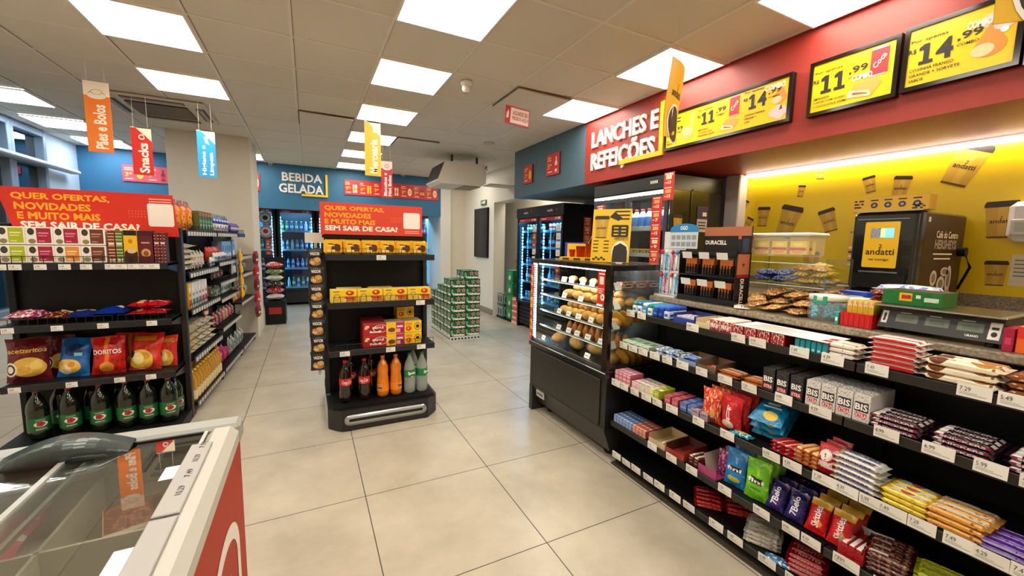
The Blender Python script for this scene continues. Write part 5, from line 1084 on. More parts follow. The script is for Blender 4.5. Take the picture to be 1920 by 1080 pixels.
for i, (c, l, lv, x) in enumerate((('#7a2418', 'brick red', 0, -1.274), ('#7a2418', 'brick red', 1, -1.274), ('#4a6b24', 'green', 0, -1.231), ('#4a6b24', 'green', 1, -1.231))):
    slim(c, (('s', 5, .25, '#d9c9a0', 'v'), ('r', .1, .1, .9, .2, '#e9dcc0')), .04, .115, 'sachet_box', 'narrow %s sachet box, %s of two beside the tea boxes' % (l, ('lower', 'upper')[lv]), x, 1.35+.1165*lv)
slim('#e5b21a', (('r', 0, .84, 1, 1, '#17120f'), ('e', .5, .66, .16, .07, '#b8791a'), ('e', .5, .16, .6, .26, '#3a1d10'), ('e', .55, .36, .34, .08, '#d8b48a')), .078, .238, 'coffee_box', 'tall yellow coffee box with a black top beside the sachet boxes', -1.168, cat='coffee box')
slim('#5a1220', (('r', 0, .84, 1, 1, '#3a0c14'), ('e', .5, .30, .34, .13, '#c99a5c'), ('e', .5, .28, .2, .08, '#8a4a22'), ('r', .2, .6, .8, .64, '#c9a08a')), .084, .238, 'coffee_box', 'tall dark red coffee box right of the yellow coffee box', -1.083, cat='coffee box')
for i, x in enumerate((-1.018, -.982)): slim('#4a1616', (('s', 9, .3, '#b98a80', 'v'), ('r', .3, 0, .7, 1, '#6b2020'), ('r', .1, .62, .9, .68, '#e0c9b8')), .034, .225, 'sachet_box', 'slim dark red sachet box at the right end of the tea shelf, %s' % ('inner', 'outer')[i], x)
# second shelf: flat biscuit packs lying down
def lying(w_, d_, h_, m, seed):
    b = MB(); b.bag(w_, d_, h_, m, seed, 10, 8, .08, 1.0, M=T(0, d_/2, h_*.64) @ RX(PI/2) @ T(0, 0, 0)); return b
b1 = pack('#a3224a', (('n', 8, .52, '#e9c6d0'), ('n', 13, .6, '#5a1030')), .22, .6); b2 = pack('#6a1426', (('n', 8, .56, '#b8a02a'), ('r', .1, .3, .5, .5, '#e6dcc6')), .22, .6)
b3 = pack('#1a2a7a', (('e', .5, .3, .36, .24, '#d9cf8a'), ('n', 10, .62, '#0e1646')), .2, .5); b4 = pack('#16308f', (('r', .2, .25, .85, .4, '#dfe6f4'), ('n', 9, .64, '#0c1a5a')), .2, .5); b5 = pack('#b81a24', (('s', 4, .12, '#7a0e16', 'u'), ('r', .62, .1, .78, .8, '#e9b07a'), ('r', .05, .5, .5, .62, '#e9d6cc')), .2, .5)
for i, (x, w_, h_, m, l) in enumerate(((-1.79, .20, .075, b1, 'shiny pink and white biscuit bag'), (-1.62, .15, .06, b2, 'dark red snack bag with yellow print'), (-1.50, .17, .06, b3, 'blue bag with a cream oval'), (-1.335, .19, .075, b4, 'deep blue biscuit bag with white writing'), (-1.125, .25, .055, b5, 'red cracker pack, lower of the pair'), (-1.115, .26, .055, b5, 'red cracker pack, upper of the pair'))):
    thing('biscuit_pack', l + ' lying on the second far left shelf', 'biscuit pack', lying(w_, .17, h_, m, i), (x, 4.07, .923+(.062 if i == 5 else 0)), .04*(i % 3-1), 'packs on the second far left shelf')
# third shelf: chip bags leaning
c1 = pack('#5e0f18', (('d', .3, 1, .86, '#5e0f18'), ('n', 7, .57, '#6b1018'), ('e', .55, .33, .40, .22, '#d9b24a'), ('e', .72, .36, .16, .10, '#e6c66a'), ('e', .45, .28, .14, .08, '#c99a34'), ('e', .12, .30, .16, .16, '#efe6da'), ('e', .12, .30, .12, .12, '#2a1a16'), ('e', .12, .30, .08, .08, '#efe6da')), .22, .35)
c2 = pack('#1668b4', (('n', 5, .6, '#1a78c4'), ('e', .42, .26, .40, .18, '#e9bb52'), ('e', .36, .18, .20, .12, '#f0dcae'), ('e', .55, .30, .12, .07, '#c98f2a'), ('e', .55, .68, .30, .16, '#12306a'), ('r', .6, .52, .84, .6, '#8fd0ec')), .22, .35)
c3 = pack('#c71d14', (('n', 7, .60, '#8a0e0c'), ('r', .42, .06, .56, .96, '#e0742a'), ('e', .49, .2, .2, .14, '#e89a3a'), ('r', .62, .50, .9, .60, '#b0140e')), .2, .4)
c4 = pack('#c12a1c', (('n', 6, .56, '#d33a24'), ('e', .40, .28, .42, .26, '#eec14a'), ('e', .55, .36, .18, .10, '#d99f2c'), ('e', .34, .30, .18, .16, '#f2dc94'), ('r', .1, .78, .9, .90, '#c98a1c'), ('e', .12, .42, .10, .10, '#203a6a'), ('d', 1, .2, .98, '#d8281c')), .2, .4)
def chips(m, w_, h_, t_, txt, tc, x, y, z, rz, lean, label, seed, ty=.66, tw=.8, th=.12):
    b = MB(); f = b.bag(w_, h_, t_, m, seed, 12, 14, .07, 1.0); o = thing('chip_bag', label, 'chip bag', b, (x, y, z), group='chip bags on the third far left shelf', rot=(lean, 0, rz))
    if txt:
        t = MB(); P = FM('-y', 0, 0, 0)
        def S(a, b_, c):
            u = min(.97, max(.03, a/w_+.5)); v = min(.97, max(.02, b_/h_)); q = f(u, v, 1); return (q[0], q[2], -q[1]+.003)
        t.fit(P, txt, -w_*tw/2, h_*ty, w_*tw/2, h_*(ty+th), mat(tc, .4), .02, fn=S); part('lettering', t, o)
chips(c1, .225, .31, .10, 'acetzeritos', '#e6b53a', -1.80, 4.03, .503, .12, -.16, 'dark red chip bag with golden chips, leftmost on the third shelf', 1, .66, .9, .10)
chips(c1, .18, .29, .05, '', '#e6b53a', -1.69, 4.185, .503, -.05, -.02, 'dark red chip bag half hidden behind the leftmost chip bag', 11)
chips(c2, .20, .285, .10, 'Cheetos', '#1b2a5a', -1.585, 4.05, .503, -.22, -.30, 'blue chip bag with yellow puffs', 2, .74, .62, .12)
chips(c3, .20, .285, .10, 'DORITOS', '#f4efe6', -1.375, 4.03, .503, .02, -.14, 'bright red chip bag with white lettering', 3, .54, .86, .12)
chips(c3, .18, .28, .05, '', '#f4efe6', -1.285, 4.19, .503, .03, -.02, 'red chip bag in the shade behind the bright red chip bag', 13)
chips(c4, .215, .29, .10, '', '#c9a01c', -1.175, 4.055, .503, -.18, -.30, 'red and yellow chip bag leaning to the right end', 4, .76, .7, .1)
chips(c4, .13, .25, .05, '', '#c9a01c', -1.045, 4.10, .503, -.1, -.2, 'red tipped chip bag lying behind the leaning chip bag', 14)

# ------------------------------------------------------------------ long aisle shelving (coordinates along the run, then depth)
LM = T(*LG) @ RZ(LR)
def on_long(name, label, cat, mb, u, d, z, a=0.0, grp=None):
    p = LM @ Vector((u, d, z)); return thing(name, label, cat, mb, tuple(p), LR + a, grp)
def pouch(w_, h_, t_, m, seed=0): b = MB(); b.bag(w_, h_, t_, m, seed, 8, 9, .08, .8); return b
og = pack('#e0731a', (('e', .45, .4, .36, .3, '#f0a02a'), ('r', 0, .8, 1, 1, '#7a1a14'), ('n', 7, .6, '#c4331c')), .22, .4)
for i in range(3): on_long('chip_bag', 'orange chip bag on the long aisle top shelf, %s from the near end' % O(i), 'chip bag', pouch(.155, .26, .08, og, i), .10+.165*i, .10, 1.604, .05, 'orange chip bags')
gp = pack('#3f6a2a', (('r', .0, .78, 1, .95, '#c9622a'), ('r', .15, .45, .85, .58, '#7fb04a'), ('e', .5, .25, .22, .12, '#e9e4d0')), .35)
for i in range(5): on_long('coffee_brick', 'green and orange pack on the long aisle top shelf, %s of the row' % O(i), 'packet', simple_box(.085, .10, .19, gp, '#4a5a2c'), .535+.092*i, .07, 1.602, 0, 'green packs on the aisle top shelf')
bw = pack('#26429a', (('r', .0, .1, 1, .48, '#e9e8e2'), ('e', .5, .30, .2, .1, '#8a5a3a'), ('r', .2, .62, .8, .72, '#dfe4ef'), ('r', 0, .9, 1, 1, '#5f8a3a'), ('r', 0, 0, 1, .08, '#7a4a2a')), .35)
for i in range(7): on_long('milk_powder_bag', 'blue and white packet on the long aisle top shelf, %s after the green packs' % O(i), 'packet', pouch(.112, .20, .06, bw, i), 1.05+.118*i, .075, 1.602, 0, 'blue white packets')
pu = pack('#4a2f96', (('r', .1, .3, .9, .6, '#d8d0e6'),), .3, .3)
for i in range(4): on_long('snack_packet', 'violet packet at the far end of the aisle top shelf, %s of four' % O(i), 'packet', pouch(.12, .13, .06, pu, i), 2.02+.12*i, .08, 1.602, 0, 'violet packets')
rice = pack('#e4ddcc', (('n', 6, .62, '#cfc4ac'), ('r', .3, .35, .7, .55, '#d9cdb8')), .4, .5); ricer = pack('#e6dfd0', (('r', .0, .35, 1, .75, '#c9301f'),), .4, .4)
for lv in range(5):
    for k in range(2):
        m = ricer if (lv == 4 and k == 0) else rice
        b = MB(); b.bag(.165, .25, .046, m, lv*3+k, 8, 9, .06, .6, M=T(0, .275, .023) @ RX(PI/2)); on_long('rice_bag', 'white rice bag, %s level of the %s pile at the near end of the aisle' % (O(lv), ('near', 'second')[k]), 'rice bag', b, .13+.18*k, .0, 1.248+.049*lv, 0, 'white rice bags')
for i in range(4): on_long('sugar_bag', 'white packet with dark print slumped next to the rice, %s of four' % O(i), 'packet', pouch(.095, .19, .06, pack('#dfd9cd', (('n', 5, .55, '#8d8378'), ('r', .2, .4, .8, .55, '#c98a80')), .35, .5), i), .42+.10*i, .09, 1.242, .3, 'white printed packets')
for i in range(5): on_long('pasta_bag', 'red orange bag on the fourth aisle shelf, %s of the red row' % O(i), 'packet', pouch(.095, .16, .07, pack('#cf3d1c', (('e', .5, .4, .3, .2, '#e98a3a'), ('n', 6, .6, '#a82a16')), .25, .5), i), 1.075+.10*i, .12, 1.284, .0, 'red orange bags')
for i in range(5): on_long('detergent_pack', 'light blue and white pack on the fourth aisle shelf, %s of five' % O(i), 'packet', simple_box(.11, .10, .22, pack('#8fb8dc', (('e', .5, .6, .3, .2, '#2a58b0'), ('r', .1, .1, .9, .35, '#eef2f4')), .35), '#7fa6cc'), 1.57+.112*i if i < 4 else 2.10, .12, 1.302 if i > 3 else 1.282, 0, 'light blue packs')
for i in range(5): on_long('salt_packet', 'small white packet at the front of the fourth aisle shelf, %s of five' % O(i), 'packet', pouch(.11, .10, .06, pack('#dfe2e2', (('r', .1, .3, .9, .6, '#5a86b8'),), .35, .4), i), .92+.13*i, .05, 1.242 if i < 1 else 1.282, 0, 'small white packets')
CT = [('yellow', '#e8b81c', '#c9301c'), ('white and teal', '#dfe6e2', '#1f8a8a'), ('white and teal', '#dfe6e2', '#1f8a8a'), ('white and red', '#e2e0dc', '#b32a3a'), ('white and red', '#e2e0dc', '#b32a3a'), ('white and red', '#e2e0dc', '#9a3040')]
for i, (n_, c, c2_) in enumerate(CT): on_long('milk_carton', '%s carton on the third aisle shelf, %s from the near end' % (n_, O(i)), 'carton', simple_box(.075, .075, .22, pack(c, (('r', .0, .12, 1, .36, c2_), ('r', .2, .5, .8, .6, c2_), ('e', .5, .76, .3, .1, '#f4f2ec')), .35), c), .10+.095*i, .06, .922, 0, 'cartons on the third aisle shelf')
for i in range(5): on_long('coffee_bag', 'brown foil packet in the shade of the third aisle shelf, %s of five' % O(i), 'packet', pouch(.14, .13, .07, pack('#4a2f26', (('n', 6, .56, '#8a5a4a'), ('r', .2, .3, .8, .5, '#c9a08a')), .25, .6), i), .75+.16*i, .09, .922 if i < 2 else 1.082, .2, 'brown foil packets')
bean = pack('#cfbf9a', (('n', 14, .52, '#b39d72'), ('r', .2, .4, .8, .6, '#e3d8ba')), .3, .6); bean2 = pack('#d8cfb8', (('n', 12, .54, '#7a7a5a'), ('r', .15, .35, .85, .6, '#ece6d2')), .3, .6)
for lv in range(4):
    for k in range(5):
        b = MB(); b.bag(.155, .22, .056, bean if k < 2 else bean2, lv*7+k, 8, 9, .07, .8, M=T(0, .25, .028) @ RX(PI/2)); on_long('bean_bag', '%s bag, %s level, %s pile on the second aisle shelf' % ('beige pulse' if k < 2 else 'pale green printed pasta', O(lv), O(k)), 'bean bag', b, .11+.175*k, .0, .509+.0605*lv, .03*((k+lv) % 3-1), 'pulse and pasta bags')
on_long('red_packet', 'red and white packet on top of the pasta piles on the second aisle shelf', 'packet', pouch(.12, .12, .06, pack('#c4202a', (('r', .0, .2, 1, .5, '#e9e2da'),), .3, .5), 3), .80, .1, .74, .2)
oil = MB(); om = mat('#c98f16', .1, coat=.5); oil.lathe([(0, 0), (.036, 0), (.039, .02), (.039, .10), (.034, .13), (.039, .16), (.036, .19), (.018, .235), (.014, .25), (.017, .25), (.017, .27), (0, .27)], om, 12, ms=[om, om, mat('#e3d7a4', .4)]+[om]*6+[mat('#e0b81c', .4)]*2); oil = oil.mesh('oil_bottle')
for i in range(11):
    for q in range(2): on_long('oil_bottle', 'golden cooking oil bottle, %s along the aisle, %s row of the bottom shelf' % (O(i), ('front', 'rear')[q]), 'oil bottle', oil, .085+.085*i, .05+.09*q, .102, .3*i, 'cooking oil bottles')
for i in range(3): on_long('detergent_bag', 'magenta bag on the bottom aisle shelf beyond the oil, %s of three' % O(i), 'packet', pouch(.19, .26-.06*i, .10, pack('#a81a52', (('n', 5, .58, '#c9407a'), ('r', .3, .4, .7, .6, '#d88aa8')), .22, .6), i), 1.16+.2*i, .11, .102, .1, 'magenta bags')
for i in range(6): on_long('mixed_packet', ('green', 'white', 'green', 'white', 'pale', 'green')[i] + ' cleaning packet on the second bay of the aisle shelving, %s along' % O(i), 'packet', pouch(.14, .15, .07, pack(('#5a8a4a', '#d6dadb', '#4a7a3a', '#cfd6da', '#b9c4b0', '#6a9a5a')[i], (('n', 6, .57, '#e9ecea'), ('r', .2, .35, .8, .55, '#39566a')), .3, .5), i), 1.10+.15*i, .10, .882, .1, 'cleaning packets')
for i in range(6): on_long('snack_packet', ('dark red', 'brown', 'rose', 'tan', 'red', 'brown')[i] + ' packet on the low middle shelf of the second bay, %s along' % O(i), 'packet', pouch(.13, .17, .08, pack(('#8a1c2a', '#6a3a24', '#b84a5a', '#b08a5a', '#a82424', '#5a3020')[i], (('n', 6, .56, '#dcc8b8'),), .3, .5), i), 1.10+.15*i, .10, .562, .1, 'second bay packets')
for i in range(5): on_long('grey_pouch', 'grey and green pouch on the bottom aisle shelf, %s of five' % O(i), 'packet', pouch(.13, .22, .08, pack('#7f8a84', (('n', 6, .55, '#d5d9d4'), ('r', .2, .4, .8, .6, '#3f6a4a')), .3, .5), i), 1.75+.15*(i-.5) if i < 2 else 2.06+.14*(i-2), .10, .102, .1, 'grey pouches')
for i in range(5): on_long('snack_packet', ('yellow', 'red', 'purple', 'orange', 'green')[i] + ' packet in the third bay of the aisle shelving, %s along' % O(i), 'packet', pouch(.13, .20, .08, pack(('#d8b02a', '#b8242a', '#6a3a8a', '#d8782a', '#7aa03a')[i], (('n', 6, .56, '#e6dccb'),), .3, .5), i), 2.10+.16*i, .10, .702, .1, 'third bay packets')
for i in range(5): on_long('snack_packet', ('white', 'blue', 'white', 'red', 'blue')[i] + ' packet on the upper shelf of the third bay, %s along' % O(i), 'packet', pouch(.13, .17, .08, pack(('#dcdcd6', '#3a5fa8', '#d2d6da', '#a83038', '#4a6aa8')[i], (('n', 6, .56, '#e6dccb'),), .3, .5), i), 2.10+.16*i, .10, 1.062, .1, 'third bay upper packets')
# hanging strips of yellow snack bags in the aisle
b = MB(); b.box(-.02, -.004, 0, .02, 0, .62, mat('#a9c2d4', .3)); st_ = on_long('clip_strip', 'pale blue clip strip hanging from the aisle top shelf', 'display strip', b, 1.80, -.02, .92)
for i in range(4): on_long('snack_bag', 'yellow snack bag on the aisle clip strip, %s from the top' % O(i), 'snack bag', pouch(.11, .17, .05, pack('#eeb41a', (('e', .5, .72, .34, .14, '#2a1a14'), ('n', 6, .58, '#e2641c'), ('e', .5, .3, .3, .16, '#f4d24a')), .22, .4), i), 1.80, -.055, 1.24-.15*i, .1, 'yellow snack bags')
for i in range(5): on_long('snack_bag', 'dark red snack bag hanging at the aisle far end, %s from the top' % O(i), 'snack bag', pouch(.13, .20, .06, pack('#a81a26' if i % 2 else '#5e1620', (('n', 6, .58, '#c9303a'), ('r', .2, .3, .8, .45, '#e0b8a8')), .25, .5), i), 2.93, -.045, 1.15-.2*i, -.3, 'dark red hanging bags')
# ------------------------------------------------------------------ baked goods in the case
def dough(rx, ry, rz_, col, c2, seed, kind='round'):
    b = MB(); r = random.Random(seed); m = mat(col, .6, noise=(38, c2, .22), bump=(60, .25)); n, k = 14, 7; vs = []
    ph = [r.uniform(0, 6.28) for _ in range(4)]
    for j in range(k+1):
        t = j/k
        for i in range(n):
            a = 2*PI*i/n; w_ = 1+.05*math.sin(3*a+ph[0])+.03*math.sin(5*a+ph[1])
            if kind == 'drop': rr = (math.sin(PI*min(t*1.25, 1)*.5+.0)**.6)*(1-t)**.75*1.25 if t > 0 else .62; z = t*rz_*2
            elif kind == 'disc': e = -PI/2+PI*t; rr = math.cos(e)**.35 if abs(math.cos(e)) > 1e-4 else 0; z = rz_+rz_*math.sin(e)
            else: e = -PI/2*.75+(PI*.5+PI/2*.75)*t; rr = max(0, math.cos(e)); z = rz_*.9+rz_*math.sin(e)*(1.0+.04*math.sin(4*a+ph[2]))
            vs.append((rx*rr*w_*math.cos(a), ry*rr*w_*math.sin(a), z))
    fs = [(j*n+i, j*n+(i+1) % n, (j+1)*n+(i+1) % n, (j+1)*n+i) for j in range(k) for i in range(n)] + [tuple(range(n))[::-1], tuple(range(k*n, k*n+n))]
    z0 = min(v[2] for v in vs); b.add([(x, y, z-z0) for x, y, z in vs], fs, m, True); return b
bk = {'pastry': [dough(.062, .048, .034, '#d9b070', '#b97c3a', s_).mesh('puff_pastry') for s_ in range(3)], 'bun': [dough(.042, .042, .034, '#e0b866', '#c98d3a', s_).mesh('cheese_bun') for s_ in range(3)], 'roll': [dough(.05, .04, .036, '#d6a558', '#b97a30', s_).mesh('bread_roll') for s_ in range(3)],
      'drop': [dough(.040, .040, .048, '#b8752e', '#9a5a20', s_, 'drop').mesh('drop_snack') for s_ in range(3)], 'loaf': [dough(.085, .075, .052, '#c9a060', '#a97c40', s_).mesh('round_loaf') for s_ in range(3)], 'disc': [dough(.066, .066, .012, '#e8b93c', '#d39a24', s_, 'disc').mesh('yellow_cookie') for s_ in range(2)]}
def bake(kind, name, label, x, y, z, i, grp, rot=None, s=1.0):
    o = thing(name, label, 'baked good', bk[kind][i % len(bk[kind])], (x, y, z), .7*i, grp, rot); o.scale = (s, s, s); return o
r = random.Random(3)
ys = [2.86, 2.73, 2.60, 2.47, 2.345]
for i, y in enumerate(ys):
    for q in range(2): bake('pastry', 'puff_pastry', 'folded puff pastry, %s from the far end, %s on the upper glass shelf' % (O(i), ('front', 'rear')[q]), 1.995+.12*q, y+.02*q, 1.101, i+q, 'puff pastries')
    bake('pastry', 'puff_pastry', 'puff pastry lying on top of its row, %s from the far end, upper glass shelf' % O(i), 2.05, y-.05, 1.155, i+2, 'puff pastries', s=.9)
for i in range(9):
    y = 2.90-.083*i; k = 'bun' if i < 3 else 'roll'
    for q in range(2): bake(k, 'cheese_bun' if i < 3 else 'bread_roll', '%s, %s from the far end, %s row on the second glass shelf' % ('round cheese bun' if i < 3 else 'oval golden roll', O(i), ('front', 'rear')[q]), 1.975+.095*q, y, .956, i+q, 'rolls on the second glass shelf')
    if i < 6: bake(k, 'cheese_bun' if i < 3 else 'bread_roll', '%s heaped on top, %s from the far end, second glass shelf' % ('small cheese bun' if i < 3 else 'golden roll', O(i)), 2.02, y-.04, 1.008, i+1, 'rolls on the second glass shelf', s=.85)
for i in range(9):
    y = 2.80-.075*i
    for q in range(2): bake('drop', 'drop_snack', 'brown drop shaped snack, %s from the far end, %s row on the third glass shelf' % (O(i), ('front', 'rear')[q]), 1.97+.085*q, y+.02*q, .816, i+q, 'drop shaped snacks', s=1.0)
for i, (x, y, rz) in enumerate(((1.965, 2.93, .9), (2.07, 2.83, .2), (1.97, 2.70, .5), (2.08, 2.60, .2), (1.98, 2.47, .6), (2.1, 2.40, .3), (2.0, 2.30, .1))):
    bake('loaf', 'round_loaf', 'round crusty loaf on the case floor, %s from the far end' % O(i), x, y, .672+(.022 if i < 5 and i % 2 == 0 else .0), i, 'round loaves', (0, -.3*(i % 2 == 0)*(i < 5), .7*i), .86)
for i in range(5):
    bake('disc', 'yellow_cookie', 'flat yellow cookie leaning at the near glass, %s of five on the case floor' % O(i), 2.02+.06*i, 2.215, .672, i, 'yellow cookies', (0, 1.15, PI/2*0), 1.0).location.z = .735
for i in range(5): bake('disc', 'yellow_cookie', 'flat yellow cookie leaning at the near glass, %s of five on the second glass shelf' % O(i), 1.99+.07*i, 2.235, 1.02, i, 'yellow cookies', (0, 1.0, 0), .95)
for i in range(3): bake('roll', 'bread_roll', 'golden roll at the near glass of the upper shelf, %s of three' % O(i), 1.99+.11*i, 2.235, 1.101, i, 'rolls at the near glass')
for i in range(3):
    b = MB(); b.box(-.055, -.04, 0, .055, .04, .05, pack('#8a5a4a', (('n', 8, .5, '#e0d4c4'), ('r', .2, .3, .8, .7, '#5a2f28')), .15, .3), .01); thing('dessert_box', 'small boxed dessert on the top glass shelf, %s from the near corner' % O(i), 'dessert box', b, (2.04+.125*i, 2.24, 1.236), 0, 'dessert boxes')
for i in range(4): bake('pastry', 'puff_pastry', 'small pastry on the top glass shelf, %s from the far end' % O(i), 2.03, 2.86-.14*i, 1.236, i, 'pastries on the top glass shelf', s=.7)
r = random.Random(8); k = 0
for z, ysn, nm in ((1.236, (2.84, 2.73, 2.58, 2.46), 'top'), (1.10, (2.83, 2.60, 2.36), 'upper'), (.956, (2.90, 2.76, 2.62, 2.46, 2.28), 'second'), (.816, (2.90, 2.75, 2.63, 2.49, 2.33), 'third'), (.69, (3.06, 2.42), 'floor')):
    for i, y in enumerate(ysn):
        b = MB(); b.box(-.032, -.001, 0, .032, .001, .042, mat('#f3f1ea', .5)); b.rect(FM('-y', 0, -.0016, .022), -.02, -.004, .016, .002, mat('#8a8883', .6)); b.box(-.032, .001, 0, .032, .02, .002, mat('#f3f1ea', .5))
        thing('price_card', 'white price card in the pastry case, %s from the far end on the %s shelf' % (O(i), nm), 'price card', b, (1.915 if nm != 'floor' else 1.862, y, z+.001), -PI/2+.2*(r.random()-.5), 'price cards in the pastry case', rot=(-.35, 0, -PI/2+.2*(r.random()-.5)))
for i, (x, z, n_) in enumerate(((1.90, 1.236, 'top'), (1.90, 1.10, 'upper'), (1.90, .956, 'second'), (1.88, .816, 'third'))):
    b = MB(); b.box(-.035, -.001, 0, .035, .001, .055, mat('#f3f1ea', .5)); b.box(-.035, .001, 0, .035, .02, .002, mat('#f3f1ea', .5)); thing('price_card', 'white price card behind the near side glass on the %s shelf' % n_, 'price card', b, (x+.04, 2.186, z+.0005), 0, 'price cards in the pastry case', rot=(-.4, 0, .2))
# ------------------------------------------------------------------ candy shelving: product prototypes
SHN6 = ['bottom', 'second lowest', 'middle', 'second highest', 'top']
_pm = {}
def P_bar(L, W_, H_, base, els=(), txt=None, tc='#f4f0ea', wr=.3, rough=.24, tz=.5, end=None, tx=0):
    k = ('bar', L, W_, H_, base, tuple(els), txt)
    if k not in _pm:
        b = MB(); b.bar(L, W_, H_, pack(base, tuple(els), rough, wr), end=mat(end or base, .25, .3))
        if txt:
            b.fit(FM('-y', 0, -W_/2-.0012, 0), txt, -L*.33+tx, H_*.28, L*.33+tx, H_*.70, mat(tc, .4), .03); b.fit(T(tx, 0, H_+.0008), txt, -L*.33, -W_*.25, L*.33, W_*.22, mat(tc, .4), .03)
        _pm[k] = b.mesh('bar')
    return _pm[k]
def P_box(w_, d_, h_, base, els=(), txt=None, tc='#f4f0ea', edge=None, ty=.5, th=.3, top=None, rough=.35):
    k = ('box', w_, d_, h_, base, tuple(els), txt)
    if k not in _pm:
        b = MB(); m = pack(base, tuple(els), rough); b.box(-w_/2, -d_/2, 0, w_/2, d_/2, h_, mat(edge or base, .35), .0015, sides={'-y': m, '+z': top or m})
        if txt: b.fit(FM('-y', 0, -d_/2-.0008, 0), txt, -w_*.38, h_*(ty-th/2), w_*.38, h_*(ty+th/2), mat(tc, .4), .03)
        if txt == 'BIS': b.fit(FM('-y', 0, -d_/2-.0008, 0), 'XTRA', -w_*.36, h_*.16, w_*.36, h_*.30, mat('#f4dcd8', .4), .02)
        _pm[k] = b.mesh('box')
    return _pm[k]
def P_pouch(w_, h_, t_, base, els=(), txt=None, tc='#f4f0ea', seed=0, ty=.5, th=.16, vert=False, wr=.45):
    k = ('pouch', w_, h_, t_, base, tuple(els), txt, seed)
    if k not in _pm:
        b = MB(); f = b.bag(w_, h_, t_, pack(base, tuple(els), .22, wr), seed, 9, 10, .09, .9)
        if txt:
            def S(a, c, e):
                q = f(min(.97, max(.03, a/w_+.5)), min(.97, max(.02, c/h_)), 1); return (q[0], q[2], -q[1]+.003)
            if vert:
                P = FM('-y', 0, 0, 0)
                b.fit(P, txt, -h_*.32, -w_*.18, h_*.32, w_*.18, mat(tc, .4), .02, fn=lambda a, c, e: S(-c, a+h_*.5, e))
            else: b.fit(FM('-y', 0, 0, 0), txt, -w_*.36, h_*(ty-th/2), w_*.36, h_*(ty+th/2), mat(tc, .4), .03, fn=S)
        _pm[k] = b.mesh('pouch')
    return _pm[k]
def put(i, me, name, label, cat, y, d, z=0.0, a=0.0, grp=None, rot=None):
    x, zz = CS[i]; return thing(name, label, cat, me, (x+d, y, zz+.001+z), -PI/2+a, grp, None if rot is None else (rot[0], rot[1], -PI/2+rot[2]))
jr = random.Random(42)
def rows(i, me, name, desc, cat, y0, dy, n, d0, dd=0, m=1, lv=1, dz=0, a=0.0, jit=.0, rot=None, drop=0.0, z0=0.0, turn=False, dn=('front', 'second', 'third', 'fourth', 'fifth')):
    """n items along the shelf from y0 towards the viewer, m deep, lv high; every one an object"""
    for k in range(n):
        for q in range(m):
            for l in range(lv):
                if drop and l == lv-1 and jr.random() < drop: continue
                w_ = [desc]
                if n > 1: w_.append('%s along' % O(k))
                if m > 1: w_.append('%s row' % dn[q])
                if lv > 1: w_.append('%s layer up' % O(l))
                lab = ', '.join(w_); j = lambda s_: (jr.random()-.5)*2*s_*jit
                ox, oy = dd*q, dy*k
                if turn: v_ = RZ(-PI/2+a) @ Vector((dy*k, dd*q, 0)); ox, oy = v_.x, -v_.y
                put(i, me, name, lab, cat, y0-oy+j(.004), d0+ox+j(.003), z0+(dz+.0006)*l, a+j(.06), desc[:60], rot if rot is None else (rot[0]+j(.05), rot[1]+j(.05), rot[2]+j(.1)))
W4 = '#f1eee6'
# ---- top shelf
gum = [('teal', '#0f9a86', '#e4f2ee'), ('blue', '#2a66c8', '#dfe8f4'), ('white', '#dfe6ea', '#2a8ac0'), ('teal', '#0f9a86', '#e4f2ee'), ('light blue', '#3f8fe0', '#1d3f9a'), ('blue', '#2f72d8', '#16338a'), ('deep blue', '#2450b8', '#c9d8f0')]
for k, (n_, c, c2) in enumerate(gum):
    for q in range(2):
        b = MB(); b.box(-.021, -.04, 0, .021, .04, .052, pack(c2, (('r', .1, .3, .9, .7, c),), .3), .006); b.box(-.021, -.04, .052, .021, .04, .078, mat(c, .3), .008)
        put(4, b, 'gum_jar', '%s gum tub, %s from the pastry case, %s row on the top candy shelf' % (n_, O(k), ('front', 'rear')[q]), 'gum tub', 2.075-.046*k, .06+.085*q, 0, 0, 'gum tubs on the top candy shelf')
def tray(i, y, d, w_, dp, h_, c, name, label, inner='#8a6a48', flap=0.0):
    b = MB(); m = mat(c, .5); n_ = mat(inner, .6); t = .002
    b.box(-w_/2, -dp/2, 0, w_/2, dp/2, t, m); b.box(-w_/2, -dp/2, t, w_/2, -dp/2+t, h_*.6, m, sides={'+y': n_}); b.box(-w_/2, dp/2-t, t, w_/2, dp/2, h_+flap, n_); b.box(-w_/2, -dp/2+t, t, -w_/2+t, dp/2-t, h_, m, sides={'+x': n_}); b.box(w_/2-t, -dp/2+t, t, w_/2, dp/2-t, h_, m, sides={'-x': n_})
    put(i, b, name, label, 'display carton', y, d+.012)
tray(4, 1.665, .10, .15, .19, .055, '#2a3f9c', 'display_carton', 'open deep blue carton on the top candy shelf beside the gum tubs', '#2b2f6a')
rows(4, P_box(.03, .05, .04, '#cfc8dc', (('r', .2, .3, .8, .7, '#4a3fa0'),)), 'candy_pack', 'lilac pack inside the open deep blue carton', 'candy pack', 1.715, .034, 4, .06, .06, 2)
tray(4, 1.53, .10, .095, .19, .052, '#d8c9a0', 'display_carton', 'open cream carton on the top candy shelf', '#cdb98a')
rows(4, P_box(.05, .05, .03, '#d9ccb0', (('r', .1, .2, .9, .5, '#f2ead8'),)), 'candy_pack', 'cream pack inside the open cream carton', 'candy pack', 1.53, .05, 1, .10, .06, 1)
kk = P_bar(.045, .09, .016, '#c4161c', (('r', .3, .0, .7, 1, '#efe8e2'), ('n', 11, .62, '#8a0d12')), None)
